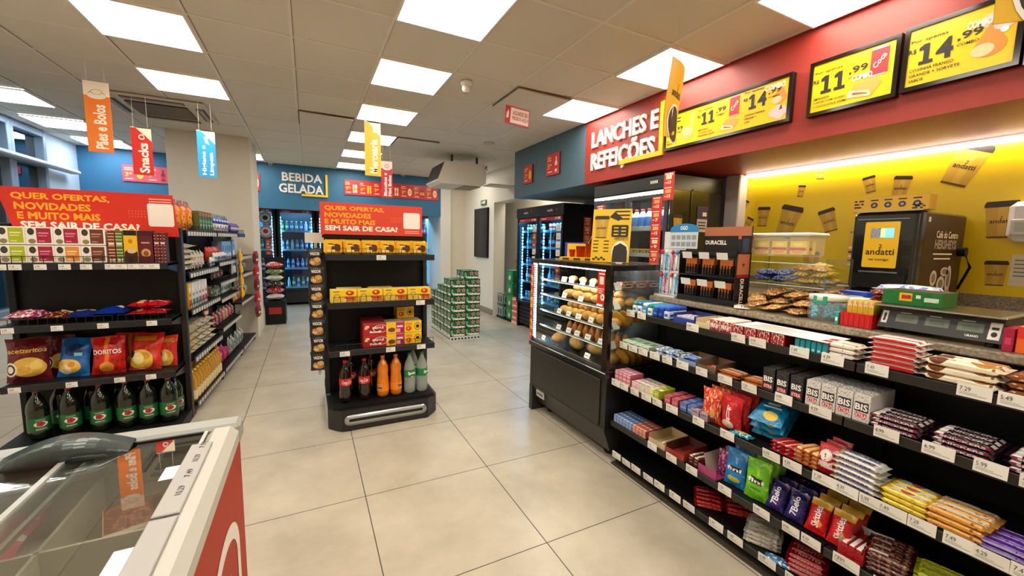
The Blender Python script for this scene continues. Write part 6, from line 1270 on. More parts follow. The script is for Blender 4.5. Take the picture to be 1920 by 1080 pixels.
rows(4, P_box(.062, .17, .062, '#c01a20', (('n', 5, .55, '#f0e6df'), ('r', .0, .0, 1, .12, '#8a0f14'), ('s', 7, .18, '#3a0a0c', 'u')), 'KitKat', W4, '#d8d2ca', .5, .4, mat('#e0d8d0', .4)), 'wafer_carton', 'red and white wafer carton', 'candy box', 1.455, .066, 2, .10)
rows(4, P_box(.064, .17, .055, '#b5181e', (('n', 6, .55, '#eadfd6'), ('s', 6, .25, '#4a0c10', 'u')), None, W4, '#a8161c'), 'wafer_carton', 'dark red carton under the white sheet on the top candy shelf', 'candy box', 1.325, .068, 4, .10)
rows(4, P_box(.02, .16, .05, '#1d8f9c', (('r', .2, .1, .8, .3, '#bfe3e4'),), None, W4, '#17808e'), 'gum_sleeve', 'teal sleeve beside the white sheet', 'gum pack', 1.035, .0225, 6, .10)
b = MB(); b.box(-.215, -.095, 0, .215, .095, .0025, mat('#f2f1ec', .5)); P = T(0, 0, .0031)
for k in range(7): b.rect(P, -.16, .05-.02*k, -.16+.26*(.6+.4*((k*37) % 10)/10), .056-.02*k, mat('#6a6a6a', .6))
put(4, b, 'paper_sheet', 'large white printed sheet lying on cartons on the top candy shelf', 'paper sheet', 1.125, .105, .0565, 0, None, None)
wb = P_bar(.155, .045, .020, '#e9e2d8', (('r', .0, .0, .35, 1, '#c92a22'), ('r', .55, .2, .9, .5, '#d8b48a'), ('n', 8, .62, '#b98a6a')), None)
rows(4, wb, 'chocolate_bar', 'cream and red bar near the white sheet', 'candy bar', .885, .0, 1, .05, .052, 2, 3, .0205, 0, .25)
rb2 = P_bar(.16, .05, .019, '#efeae2', (('s', 3, .35, '#b51a20', 'v'), ('r', .1, .4, .5, .6, '#e9d9c0'), ('n', 9, .63, '#d8322a')), None)
rows(4, rb2, 'wafer_pack', 'white and red wafer pack in the tall pile', 'wafer pack', .70, .0, 1, .05, .056, 2, 6, .0195, 0, .5)
cb = P_bar(.20, .06, .026, '#e9dcc2', (('e', .75, .5, .2, .4, '#b5813c'), ('r', .1, .3, .55, .6, '#f4efe4'), ('e', .2, .2, .12, .2, '#6a3a1c'), ('n', 6, .62, '#8a5a2c')), None)
rows(4, cb, 'cookie_pack', 'cream cookie pack with golden print', 'cookie pack', .515, .0, 1, .05, .065, 2, 3, .0265, 0, .3)
rows(4, P_bar(.17, .05, .024, '#7a4420', (('e', .6, .5, .3, .4, '#e0a050'), ('n', 7, .58, '#d9a468')), None), 'cookie_pack', 'brown and orange cookie pack', 'cookie pack', .335, .0, 1, .05, .056, 2, 3, .025, 0, .3)
# ---- second highest shelf
rows(3, P_box(.058, .14, .03, '#dfe6da', (('r', .1, .3, .9, .7, '#4a9a52'),), None, W4, '#b9c9b4'), 'gum_box', 'pale green flat gum box', 'gum box', 2.08, .062, 4, .08)
rows(3, P_bar(.075, .05, .02, '#d8e4ee', (('n', 7, .52, '#5a8ac0'), ('r', .1, .3, .6, .7, '#eef3f6')), None), 'candy_pack', 'light blue crumpled pack', 'candy pack', 1.80, .08, 3, .05, .055, 2, 2, .021, .2, 1)
tray(3, 1.58, .09, .12, .17, .045, '#8aa0b8', 'display_carton', 'open grey blue carton on the second highest candy shelf'); tray(3, 1.45, .09, .11, .17, .045, '#6f5a4a', 'display_carton', 'open brown carton on the second highest candy shelf')
rows(3, P_bar(.10, .03, .018, '#2a62c4', (('r', .2, .2, .8, .7, '#cfe0f2'),), None), 'candy_pack', 'bright blue pack inside the open grey blue carton', 'candy pack', 1.58, 0, 1, .06, .04, 2, 2, .019, 0, .2)
rows(3, P_bar(.09, .03, .018, '#b5382a', (('n', 7, .56, '#d9b48a'),), None), 'candy_pack', 'red brown pack inside the open brown carton', 'candy pack', 1.45, 0, 1, .06, .04, 2, 1, .019, 0, .2)
og2 = P_bar(.13, .04, .014, '#b8642a', (('r', .1, .2, .9, .5, '#e9c9a0'), ('n', 8, .6, '#7a2a1a')), None)
rows(3, og2, 'cereal_bar', 'flat orange and tan cereal bar', 'cereal bar', 1.33, .14, 2, .05, .045, 2, 2, .0145, 0, .3)
def bis(c, c2):
    me = P_box(.054, .20, .112, c, (('n', 14, .58, c2), ('r', .06, .36, .94, .72, '#1d2440' if c != '#1a1716' else '#141c36'), ('r', .12, .14, .88, .32, '#c93a3a')), 'BIS', W4, c, .54, .24, pack(c, (('n', 9, .53, c2),), .3, .5))
    return me
for k in range(3):
    for q in range(2): put(3, bis('#1a1716', '#5a5654'), 'wafer_box', 'black wafer box with blue label, %s of three, %s row' % (O(k), ('front', 'rear')[q]), 'wafer box', 1.115-.062*k, .115+.0*q, 0 if q == 0 else 0, 0, 'black wafer boxes') if q == 0 else None
for k in range(4): put(3, bis('#d9d6d0', '#8a8684'), 'wafer_box', 'white wafer box with blue and red label, %s of four' % O(k), 'wafer box', .925-.058*k, .115, 0, 0, 'white wafer boxes')
dsn = P_bar(.165, .042, .018, '#2a1418', (('r', .05, .1, .25, .9, '#e9e6e0'), ('r', .85, .2, .97, .8, '#d8d5d0'), ('s', 2, .18, '#7a2038', 'v')), 'CHOKERS', '#e3cfd6', .4)
dsn = P_bar(.165, .042, .018, '#2a1418', (('r', .05, .1, .22, .9, '#e9e6e0'), ('r', .86, .2, .97, .8, '#d8d5d0'), ('s', 2, .18, '#7a2038', 'v')), 'SNICKERS', '#e3cfd6', .4)
for k, (y, l) in enumerate(((.65, 'beside the white wafer boxes'), (.475, 'in the second dark pile'), (.30, 'in the third dark pile'))): rows(3, dsn, 'chocolate_bar', 'dark plum bar with white ends ' + l, 'candy bar', y, .0, 1, .04, .044, 3, 3, .0185, 0, .35)
# ---- middle shelf
pk1 = P_box(.036, .12, .026, '#c96a7c', (('s', 4, .3, '#e9c6cc', 'v'), ('r', .1, .3, .9, .6, '#efdde0')), None, W4, '#b85a6c')
rows(2, pk1, 'candy_stick_pack', 'pink striped stick pack beside the pastry case', 'candy pack', 2.095, .038, 4, .07, 0, 1, 3, .0265, 0, .12)
ws = [('white and rose', '#e6d2d2', '#c96a7a'), ('white and rose', '#e9d9d6', '#b85a6a'), ('white and green', '#dfe0d0', '#8aa84a'), ('white and rose', '#e9d9d6', '#c96a7a'), ('lime', '#c6d23a', '#f2f0c0'), ('lime', '#c6d23a', '#7a8a1a')]
for k, (n_, c, c2) in enumerate(ws):
    for l in range(2): put(2, P_box(.036, .15, .026, c, (('s', 3, .4, c2, 'v'), ('r', .1, .2, .9, .4, '#f4efe6')), None, W4, c), 'candy_stick_pack', '%s stick pack, %s after the pink packs, %s layer' % (n_, O(k), ('lower', 'upper')[l]), 'candy pack', 1.93-.038*k, .085, .0265*l, .03*(k % 2), 'stick packs on the middle candy shelf')
cub = lambda c, c2: P_box(.046, .05, .05, c, (('n', 10, .55, c2), ('r', .1, .35, .9, .6, c2)), None, W4, c)
for k in range(2):
    for q in range(3): put(2, cub('#b03a48', '#d98a94'), 'candy_cube', 'raspberry red small box, %s along, %s deep on the middle candy shelf' % (O(k), O(q)), 'candy box', 1.66-.055*k, .045+.054*q, .0, 0, 'small red boxes')
for k in range(2):
    for q in range(3): put(2, cub('#3a5296', '#8fa4d0'), 'candy_cube', 'denim blue small box, %s along, %s deep on the middle candy shelf' % (O(k), O(q)), 'candy box', 1.545-.052*k, .045+.054*q, 0, 0, 'small blue boxes')
rows(2, P_box(.05, .13, .022, '#9a8a9c', (('n', 8, .54, '#d8cfd8'), ('r', .1, .2, .8, .6, '#6a4a5a')), None, W4, '#7a5a68'), 'candy_pack', 'flat mauve pack between blue boxes and red pouches', 'candy pack', 1.46, .055, 2, .08, 0, 1, 2, .0225)
p1 = P_pouch(.11, .185, .045, '#d6321a', (('n', 6, .55, '#e8641a'), ('e', .5, .3, .3, .16, '#e8a03a'), ('r', .0, .9, 1, 1, '#e0501f'), ('r', .3, .2, .52, .6, '#d6321a'), ('n', 16, .60, '#f2dcc6', 1, .5)), None, '#f6ead8', 1, .5, .2, True)
p2 = P_pouch(.11, .185, .045, '#b5141c', (('n', 6, .58, '#d8262a'), ('e', .4, .2, .3, .12, '#e9d0c0'), ('r', 0, .9, 1, 1, '#c92026'), ('r', .36, .18, .40, .74, '#f4ebe4'), ('r', .46, .24, .50, .70, '#f4ebe4'), ('r', .4, .62, .56, .66, '#f4ebe4'), ('r', .38, .34, .54, .38, '#f4ebe4')), None, '#f4ebe4', 2, .5, .2, True)
for q in range(4): put(2, p1, 'candy_pouch', 'orange red candy pouch standing on the middle candy shelf, %s from front' % O(q), 'candy pouch', 1.385-.004*q, .05+.062*q, 0, 0, 'orange red pouches', (.0, 0, .1))
for q in range(5): put(2, p2, 'candy_pouch', 'crimson candy pouch standing beside the orange pouches, %s from front' % O(q), 'candy pouch', 1.268-.003*q, .045+.058*q, 0, 0, 'crimson pouches', (.0, 0, .08))
tl = P_pouch(.15, .22, .038, '#0d83b8', (('n', 5, .60, '#0a5f90'), ('e', .6, .2, .22, .10, '#e0c23a'), ('r', .1, .66, .7, .72, '#bfe2ee'), ('r', .2, .40, .8, .44, '#e4f2f6'), ('r', .3, .48, .7, .54, '#e4f2f6')), None, W4, 3, .45, .14)
for q in range(3): put(2, tl, 'candy_pouch', 'teal blue candy bag lying back in a fan, %s from below' % O(q), 'candy pouch', 1.115-.004*q, .10-.026*q, .024+.042*q, 0, 'teal blue bags', (-1.0, 0, .14-.02*q))
tw_ = P_bar(.11, .034, .022, '#128aa8', (('n', 7, .54, '#bfe6ea'), ('e', .5, .5, .2, .3, '#e0c23a')), None)
rows(2, tw_, 'candy_pack', 'small turquoise pack in front of the teal bags', 'candy pack', 1.20, .07, 1, .035, 0, 1, 1, .022, .2, .5)
rd = P_bar(.12, .034, .018, '#bf1d1d', (('s', 2, .3, '#e9d6cc', 'v'), ('n', 9, .6, '#8a1010')), None)
rows(2, rd, 'chocolate_bar', 'red and white bar pointing into the middle shelf', 'candy bar', 1.03, .036, 3, .085, 0, 1, 3, .0185, PI/2-.3, .4)
ob = P_bar(.13, .030, .017, '#c8621c', (('r', .05, .2, .95, .5, '#f0c48a'), ('s', 2, .2, '#6a2a12', 'v')), None)
rows(2, ob, 'chocolate_bar', 'orange bar pointing into the middle shelf', 'candy bar', .93, .030, 3, .09, 0, 1, 4, .0175, PI/2-.2, .3)
rows(2, P_box(.085, .12, .02, '#5a2416', (('s', 3, .4, '#b8572a', 'v'), ('r', .1, .3, .8, .6, '#e9d6c4')), None), 'chocolate_box', 'brown flat box under the orange bars', 'candy box', .88, .09, 1, .20, 0, 1, 3, .0205)
rows(2, P_pouch(.075, .12, .04, '#b8121c', (('e', .5, .62, .34, .2, '#efe2dc'), ('r', .1, .2, .9, .4, '#e9d0cc'), ('n', 7, .62, '#8a0c12')), None, W4, 4), 'candy_pouch', 'red pouch with white oval beside the orange bars', 'candy pouch', .845, .0, 1, .05, .05, 3, 1, 0, 0, 0, (-.25, 0, 0))
sn = P_bar(.165, .045, .022, '#dcdad4', (('r', .30, .25, .70, .8, '#f1efea'), ('r', .02, .1, .16, .9, '#cfa96a'), ('s', 2, .1, '#7a6f66', 'v')), 'SNICKERS', '#2a2f7a', .35)
rows(2, sn, 'chocolate_bar', 'white bar with blue lettering in the tall white pile', 'candy bar', .735, .0, 1, .05, .048, 2, 5, .0225, -.05, .7)
rows(2, P_bar(.15, .05, .02, '#b9b5ac', (('n', 7, .55, '#6a625c'), ('r', .3, .3, .8, .7, '#3a3432')), None), 'chocolate_bar', 'silver wrapper lying across behind the white pile', 'candy bar', .70, .07, 2, .17, 0, 1, 1, 0, .5, 1)
yb2 = P_bar(.15, .042, .020, '#e8cf3a', (('r', .2, .2, .85, .75, '#efe9d2'), ('n', 8, .58, '#c9a41c'), ('e', .5, .5, .14, .3, '#c96a4a')), None)
rows(2, yb2, 'chocolate_bar', 'yellow and cream bar next to the white pile', 'candy bar', .585, .0, 1, .05, .045, 3, 3, .0205, .0, .45)
cr = P_bar(.16, .045, .021, '#d99a3a', (('r', .05, .25, .95, .55, '#f4ead2'), ('n', 7, .6, '#8a4a16'), ('r', .2, .62, .8, .8, '#3a2214')), None)
rows(2, cr, 'chocolate_bar', 'caramel gold bar beyond the yellow bars', 'candy bar', .455, .0, 1, .05, .048, 3, 3, .0215, .04, .5)
pb_ = P_bar(.13, .042, .018, '#5a2a96', (('s', 3, .22, '#cdb6e6', 'v'), ('n', 8, .62, '#2c1450')), None)
rows(2, pb_, 'chocolate_bar', 'violet bar after the caramel gold bars', 'candy bar', .34, .0, 1, .05, .045, 3, 2, .0185, .05, .4)
rows(2, P_bar(.13, .042, .02, '#b8501c', (('n', 7, .56, '#ecd0a8'),), None), 'chocolate_bar', 'rust orange bar after the violet bars', 'candy bar', .225, .0, 1, .05, .045, 2, 3, .0205, .05, .4)
# ---- second lowest shelf
rows(1, P_box(.028, .15, .024, '#5a86c4', (('s', 3, .3, '#dfe6f0', 'v'), ('n', 9, .6, '#2a4a8a')), None, W4, '#3f6ab0'), 'candy_stick_pack', 'blue and white stick pack at the pastry case end', 'candy pack', 2.095, .030, 6, .09, 0, 1, 2, .0245, 0, .2)
rows(1, P_box(.028, .15, .024, '#c8485a', (('s', 3, .3, '#efe0d0', 'v'), ('n', 9, .58, '#d8b84a')), None, W4, '#b04a5a'), 'candy_stick_pack', 'rose and cream stick pack after the blue sticks', 'candy pack', 1.912, .030, 4, .09, 0, 1, 2, .0245, 0, .2)
tray(1, 1.712, .10, .13, .20, .06, '#cbb88e', 'display_carton', 'half empty tan carton on the second lowest candy shelf', '#c2ab7c'); tray(1, 1.575, .10, .13, .20, .06, '#a33a30', 'display_carton', 'open red carton with dark inside on the second lowest candy shelf', '#5a3226')
rows(1, P_bar(.15, .026, .014, '#c06a3a', (('r', .1, .2, .9, .5, '#efd8b8'),), None), 'candy_stick', 'tan stick left inside the half empty carton', 'candy bar', 1.69, .03, 2, .10, 0, 1, 2, .0145, PI/2, .3)
wbr = P_bar(.13, .032, .017, '#6a3424', (('r', .1, .25, .9, .6, '#ece0d2'), ('n', 8, .6, '#3a1a10')), None)
rows(1, wbr, 'chocolate_bar', 'brown bar with cream stripe in slanted rows', 'candy bar', 1.475, .034, 2, .09, 0, 1, 3, .0175, PI/2-.15, .3)
b = MB(); b.box(-.001, -.10, 0, .001, .10, .12, mat('#b8a79a', .5), M=RY(-.25)); b.box(-.06, -.10, 0, .05, .10, .003, mat('#a03a6a', .4)); b.box(-.06, -.102, 0, .05, -.10, .05, mat('#a03a6a', .4)); put(1, b, 'display_carton', 'torn open carton with an upright pale flap', 'display carton', 1.355, .115)
rows(1, P_pouch(.07, .14, .032, '#8a1f66', (('n', 6, .56, '#d89ac0'),), None, W4, 5), 'candy_pouch', 'magenta pouch behind the pale flap', 'candy pouch', 1.325, .0, 1, .09, .05, 2, 1, 0, 0, 0, (-.1, 0, .05), z0=.006)
bl = P_pouch(.11, .19, .042, '#1a7fc8', (('n', 6, .62, '#7ab8e4'), ('e', .5, .2, .3, .08, '#d0c83a'), ('r', .3, .42, .8, .56, '#1a1a2a')), 'fini', W4, 6, .49, .1)
gr = P_pouch(.115, .20, .045, '#6cc01a', (('n', 6, .60, '#9fd83a'), ('r', .25, .42, .78, .58, '#18240e'), ('r', .3, .26, .75, .32, '#3f8a10')), 'fini', W4, 7, .5, .1)
rows(1, bl, 'gummy_bag', 'sky blue gummy bag next to the green bags', 'gummy bag', 1.235, .0, 1, .06, .058, 3, 1, 0, 0, 0, (-.1, 0, .1), z0=.004)
rows(1, gr, 'gummy_bag', 'bright green gummy bag standing in the second lowest shelf', 'gummy bag', 1.115, .0, 1, .05, .062, 3, 1, 0, 0, 0, (-.08, 0, .1), z0=.004)
b7 = P_pouch(.08, .13, .042, '#1d2060', (('n', 6, .60, '#5a2a4a'), ('e', .5, .2, .3, .12, '#4a2a7a')), '7Belo', '#e9e6f2', 8, .55, .3, True)
rows(1, b7, 'candy_pouch', 'navy candy pouch with white script', 'candy pouch', 1.025, .084, 2, .045, .06, 3, 1, 0, 0, 0, (-.45, 0, .06), z0=.012)
rr_ = P_pouch(.08, .14, .042, '#c8141a', (('n', 6, .62, '#8a0c10'), ('r', 0, .8, 1, 1, '#d8a83a'), ('e', .6, .3, .2, .1, '#e98a3a')), 'Skittles', '#f4ece6', 9, .5, .3, True)
rows(1, rr_, 'candy_pouch', 'red candy pouch with white script beside the navy pouches', 'candy pouch', .855, .084, 2, .045, .06, 3, 1, 0, 0, 0, (-.45, 0, .06), z0=.012)
tray(1, .715, .09, .085, .16, .075, '#b01c24', 'display_carton', 'small red carton with bars sticking out on the second lowest shelf', '#e9e2da')
rows(1, P_bar(.15, .02, .014, '#c02a30', (('r', .1, .2, .6, .8, '#efe9e2'),), None), 'candy_stick', 'red and white stick in the small red carton', 'candy bar', .739, .024, 3, .09, 0, 1, 4, .0145, PI/2, .3)
bb_ = P_bar(.14, .04, .018, '#4a2018', (('n', 10, .52, '#9a6a58'), ('r', .1, .3, .5, .5, '#e4d6ca')), None)
rows(1, bb_, 'chocolate_bar', 'cocoa brown bar heaped near the lime bars', 'candy bar', .615, .0, 1, .06, .044, 4, 4, .0185, .25, .8, turn=True)
lm = P_bar(.15, .036, .018, '#b8c41a', (('s', 3, .2, '#e8ea7a', 'v'), ('n', 9, .62, '#6a7410'), ('r', .3, .4, .7, .6, '#4a5210')), None)
rows(1, lm, 'chocolate_bar', 'lime yellow bar of the second lowest shelf', 'candy bar', .465, .0, 1, .06, .04, 4, 4, .0185, .25, .7, turn=True)
rows(1, P_bar(.14, .042, .02, '#8a141a', (('n', 7, .6, '#b8343a'),), None), 'chocolate_bar', 'deep red bar beyond the lime yellow bars', 'candy bar', .31, .0, 1, .055, .045, 3, 3, .0205, .15, .5, turn=True)
# ---- bottom shelf
put(0, P_pouch(.10, .12, .05, '#6a1018', (('n', 6, .6, '#a82a30'),), None, W4, 10), 'candy_pouch', 'single dark red pouch far back on the empty bottom shelf', 'candy pouch', 1.60, .24, .03, .4, None, (-1.2, 0, .4))
tr = P_bar(.15, .038, .018, '#a8161c', (('s', 2, .3, '#d84a3a', 'v'), ('n', 9, .58, '#5a0c10'), ('r', .1, .4, .5, .6, '#e9cfc4')), None)
rows(0, tr, 'chocolate_bar', 'red bar in the loose bottom shelf heap', 'candy bar', 1.40, .155, 2, .085, .042, 4, 2, .0185, .7, 1.0, turn=True)
sv_ = P_bar(.16, .042, .02, '#cfcabc', (('n', 7, .58, '#8f8a7c'), ('r', .1, .3, .9, .6, '#e6e0cc'), ('e', .5, .5, .2, .2, '#c9b46a')), None)
rows(0, sv_, 'chocolate_bar', 'silver white bar in the slanted pile of the bottom shelf', 'candy bar', 1.09, .165, 1, .07, .045, 4, 3, .0205, .45, .8, turn=True)
put(0, P_bar(.12, .05, .02, '#3f7aa8', (('n', 6, .55, '#d8e2e8'),), None), 'candy_pack', 'blue and white pack under the silver pile at the lip', 'candy pack', .985, .03, 0, .3)
tt = P_bar(.15, .045, .022, '#98101c', (('n', 9, .64, '#5a080e'), ('s', 1, .12, '#d8505a', 'v')), 'TRENTO', '#e9a8a4', .35)
rows(0, tt, 'wafer_pack', 'wine red wafer pack in the bottom shelf pile', 'wafer pack', .89, .0, 1, .06, .048, 4, 4, .0225, .3, .35, turn=True)
rows(0, P_bar(.15, .042, .02, '#5a3a2a', (('n', 8, .56, '#b89a80'),), None), 'chocolate_bar', 'brown bar right of the wine red pile', 'candy bar', .70, .155, 2, .07, .046, 2, 2, .0205, .2, .5, turn=True)
# ------------------------------------------------------------------ things on the counter (top at z = 1.20)
CZ = 1.2005
# lollipop and toothbrush rack with a blue arched header
rk = tag(link('hanging_card_rack', None, None, (2.27, 2.03, CZ), -PI/2), 'clear rack with a blue arched header at the left end of the counter', 'display rack')
b = MB(); b.box(-.092, .015, 0, .092, .022, .45, mat('#dfe3e6', .3)); b.box(-.092, -.06, 0, .092, .015, .012, mat('#c9cdd0', .3)); b.box(-.092, -.06, .012, -.088, .015, .33, GLASS); part('stand', b, rk)
b = MB(); P = FM('-y', .075, .010, .395); pts = [(-.11, 0), (.11, 0), (.115, .07)] + [(.115*math.cos(a), .07+.038*math.sin(a)) for a in [PI*i/10 for i in range(1, 10)]] + [(-.115, .07)]
b.prism(P, pts, .004, mat('#1b86c4', .4)); b.fit(P, 'OGO', -.03, .065, .03, .092, wh, .03)
b.rect(P, -.115, -.06, .115, .05, mat('#cfd6da', .4), .0008)
for i in range(2):
    for k in range(5): b.rect(P, -.10+.042*k, -.045+.045*i, -.066+.042*k, -.015+.045*i, mat('#8f9aa2', .4), .0014)
part('header', b, rk)
cols = [('red', '#c8203a', '#38a0cc'), ('blue', '#2f9ccc', '#c8305a'), ('red', '#c8203a', '#d8dde0'), ('white', '#dfe3e6', '#3aa6d0'), ('red', '#b81c34', '#d06a8a'), ('blue', '#3a8ac8', '#e0e4e6')]
for row in range(2):
    for k in range(4):
        n_, c, c2 = cols[(k+row*2) % 6]; b = MB(); b.box(-.022, -.004, 0, .022, 0, .12, pack('#e4e8ea', (('n', 6, .52, c2),), .3), .002); b.tube([(0, -.012, .01), (0, -.016, .06), (0, -.012, .125)], .006, mat(c2, .3)); b.lathe([(0, .12), (.012, .125), (.014, .138), (.008, .150), (0, .152)], mat(c, .3), 10, M=T(0, -.012, 0))
        p = Matrix.Translation((2.27, 2.03, CZ)) @ RZ(-PI/2) @ Vector((-.066+.046*k, -.012-.012*(k % 2), .014+.158*row))
        thing('toothbrush_pack', '%s tipped toothbrush card, %s from the left, %s row of the counter rack' % (n_, O(k), ('lower', 'upper')[row]), 'toothbrush pack', b, tuple(p), -PI/2, 'toothbrush cards on the rack')
# battery display
bt = tag(link('battery_display', None, None, (2.225, 1.725, CZ), -PI/2), 'black battery display with a copper and black header on the counter', 'display rack')
b = MB(); b.box(-.205, 0, 0, -.198, .13, .325, BLK); b.box(.198, 0, 0, .205, .13, .325, mat('#1a1716', .3)); b.box(-.198, .12, 0, .198, .13, .325, BLK); b.box(-.205, -.004, 0, .205, .0, .035, BLK, .002); b.box(-.198, 0, 0, .198, .12, .03, BLK); b.box(-.198, .0, .165, .198, .12, .172, BLK2); b.box(-.205, -.004, .30, .205, .01, .325, BLK2); part('case', b, bt)
b = MB(); P = FM('-y', 0, .10, .325); b.prism(P, [(-.10, 0), (.215, 0), (.215, .15), (-.10, .15)], .012, mat('#15120f', .35)); b.rect(P, -.10, .095, .215, .15, mat('#b56a48', .4), .0008); b.fit(P, 'DURACELL', -.09, .04, .06, .067, wh, .03, .001)
b.rect(P, .135, .0, .155, .075, mat('#20242c', .3), .0014); b.rect(P, .135, .075, .155, .11, mat('#b5653a', .3), .0014); b.rect(P, .165, .0, .205, .08, mat('#2b3350', .4), .0012); part('header', b, bt)
b = MB(); P = FM('+x', .2056, .06, 0); b.rect(P, -.055, .19, .055, .31, mat('#b56a48', .4)); b.rect(P, -.055, .172, .055, .187, mat('#a01828', .3)); b.fit(P, '+', -.012, .235, .012, .262, INK, .02, .001); b.fit(FM('+x', .2062, .06, .09, -PI/2), 'DURACELL', -.075, -.018, .075, .014, wh, .02); part('side_print', b, bt)
bp = MB(); bp.box(-.045, -.003, 0, .045, 0, .105, mat('#1a1614', .3), .002); bp.rect(FM('-y', 0, -.0036, .08), -.042, -.018, .042, .02, mat('#c46a2c', .35))
for k in range(4): bp.cyl((-.03+.02*k, -.009, .008), (-.03+.02*k, -.009, .045), .0065, mat('#2a2522', .3), 8); bp.cyl((-.03+.02*k, -.009, .045), (-.03+.02*k, -.009, .062), .0065, mat('#c46a2c', .25, .6), 8)
bpm = bp.mesh('battery_pack')
for row in range(2):
    for k in range(3):
        for q in range(2):
            p = Matrix.Translation((2.225, 1.725, CZ)) @ RZ(-PI/2) @ Vector((-.125+.125*k, .025+.03*q, .034+.142*row))
            thing('battery_pack', 'copper topped battery pack, %s from the left, %s row, %s of the battery display' % (O(k), ('front', 'rear')[q], ('lower shelf', 'upper shelf')[row]), 'battery pack', bpm, tuple(p), -PI/2, 'battery packs')
        b = MB(); b.box(-.036, -.001, 0, .036, .001, .042, mat('#dcd9d0', .5)); part('price_card', b, bt, (-.13+.125*k, -.012, .105+.17*row), rot=(.25, 0, 0))
# acrylic bins with snacks, clear tub on top
acr = pane('#f2f6f6', 1.1, 'acrylic')
def bin_(x0, x1, y0, y1, z0, z1, label, name='acrylic_bin'):
    b = MB(); t = .004
    b.box(x0, y0, z0, x1, y1, z0+t, acr); b.box(x0, y0, z0+t, x0+t, y1, z1-.03, acr); b.box(x1-t, y0, z0+t, x1, y1, z1, acr); b.box(x0+t, y0, z0+t, x1-t, y0+t, z1, acr); b.box(x0+t, y1-t, z0+t, x1-t, y1, z1, acr)
    for q in ((x0, y0), (x0, y1-t)): b.box(q[0], q[1], z1-.033, q[0]+.002, q[1]+t, z1-.026, mat('#e4eaea', .2))
    e = mat('#dfe8e8', .15); b.box(x0-.001, y0, z1-.032, x0+.003, y1, z1-.028, e); b.box(x0-.001, y0, z0, x0+.003, y1, z0+.004, e)
    return thing(name, label, 'clear bin', b)
bin_(2.36, 2.60, 1.13, 1.56, 1.345, 1.50, 'upper clear acrylic bin with blue and golden packets on the counter'); 
b = MB()
for x in (2.351, 2.603):
    for y in (1.122, 1.563): b.box(x, y, CZ, x+.005, y+.005, 1.5, acr)
b.box(2.351, 1.122, 1.335, 2.608, 1.568, 1.343, acr); thing('acrylic_stand', 'clear acrylic legs and shelf holding the upper packet bin', 'stand', b)
fo = lambda c, c2, s_, w_=.085, h_=.11, t_=.035: P_pouch(w_, h_, t_, c, (('n', 7, .55, c2), ('n', 15, .62, '#f4e6c4')), None, W4, s_, wr=.7)
jr = random.Random(11)
def heap(me, name, lab, cat, pts, grp, flat=True):
    for k, (x, y, z) in enumerate(pts):
        o = thing(name, lab % O(k), cat, me[(k*7+k//3) % len(me)], (x, y, z), 0, grp, (-1.42+jr.uniform(-.16, .12), jr.uniform(-.16, .16), -PI/2+jr.uniform(-.6, .6)))
gold = [fo('#d8a81a', '#f2d860', 20), fo('#c8921a', '#8a5a16', 21), fo('#e0bb2a', '#7a5a14', 22)]; blu = [fo('#2a4fb0', '#9fb6e4', 23), fo('#3a62c0', '#1a2a6a', 24)]
heap(blu, 'snack_packet', 'blue foil packet in the upper clear bin, %s of the blue heap', 'snack packet', [(2.43+.10*(k % 2), 1.495-.09*((k//2) % 2), 1.370+.034*(k//4)) for k in range(7)], 'blue packets in the bin')
heap(gold, 'snack_packet', 'golden foil packet in the upper clear bin, %s of the golden heap', 'snack packet', [(2.43+.10*(k % 2), 1.30-.09*((k//2) % 2), 1.370+.034*(k//4)) for k in range(11)], 'golden packets in the bin')
gb = [fo('#8a5424', '#c99048', 25, .095, .125, .03), fo('#5a3018', '#b8803a', 26, .095, .125, .03), fo('#b07a34', '#e0b870', 27, .095, .125, .03), fo('#6a2a1c', '#d0a080', 28, .095, .125, .03)]
pts = []
for k in range(27): l_ = (0,)*9+(1,)*9+(2,)*9; l_ = l_[k]; c = k % 9; pts.append((2.225+.115*(c % 3)+.045*l_*(l_ < 3)+.06*(l_ > 2), 1.44-.112*(c//3)-.025*l_, CZ+.02+.036*l_))
heap(gb, 'snack_packet', 'brown and gold packet heaped loose on the counter, %s counted from the battery display', 'snack packet', pts, 'loose brown gold packets')
heap([fo('#b8b4ac', '#5a5652', 28)], 'snack_packet', 'silver striped packet behind the loose packets on the counter, %s of four', 'snack packet', [(2.65, 1.50-.10*(k % 2), CZ+.018+.032*(k//2)) for k in range(4)], 'silver packets')
heap([fo('#c8303a', '#e8b0a8', 29), fo('#d86a6a', '#f0d0c8', 30)], 'snack_packet', 'red and pink packet at the back of the counter heap, %s of eight', 'snack packet', [(2.63, 1.30-.098*(k % 3), CZ+.018+.034*(k//3)) for k in range(8)], 'red pink packets')
heap([fo('#d8d2b8', '#8fae7a', 31)], 'snack_packet', 'cream packet on the counter heap near the blue box, %s of three', 'snack packet', [(2.50, 1.13, CZ+.018+.034*k) for k in range(3)], 'cream packets')
b = MB(); b.box(-.06, -.04, 0, .06, .04, .001, mat('#e3ded0', .5)); b.rect(T(0, 0, .0015), -.04, .0, .03, .003, INK); b.rect(T(0, 0, .0015), -.04, -.015, .01, -.012, INK); thing('paper_note', 'white paper card lying before the loose packets on the counter', 'paper card', b, (2.235, 1.475, CZ+.0105), .5, None, (.0, -.08, .6))
tub = MB(); tub.box(-.16, -.09, 0, .16, .09, .115, frosted('#e9ebe4', .22), .012)
o = thing('clear_tub', 'clear plastic tub with a white lid and yellow red packs, on the upper bin', 'clear tub', tub, (2.47, 1.395, 1.505), -PI/2)
b = MB(); b.box(-.172, -.10, .112, .172, .10, .132, mat('#e3e4de', .3), .008); part('lid', b, o)
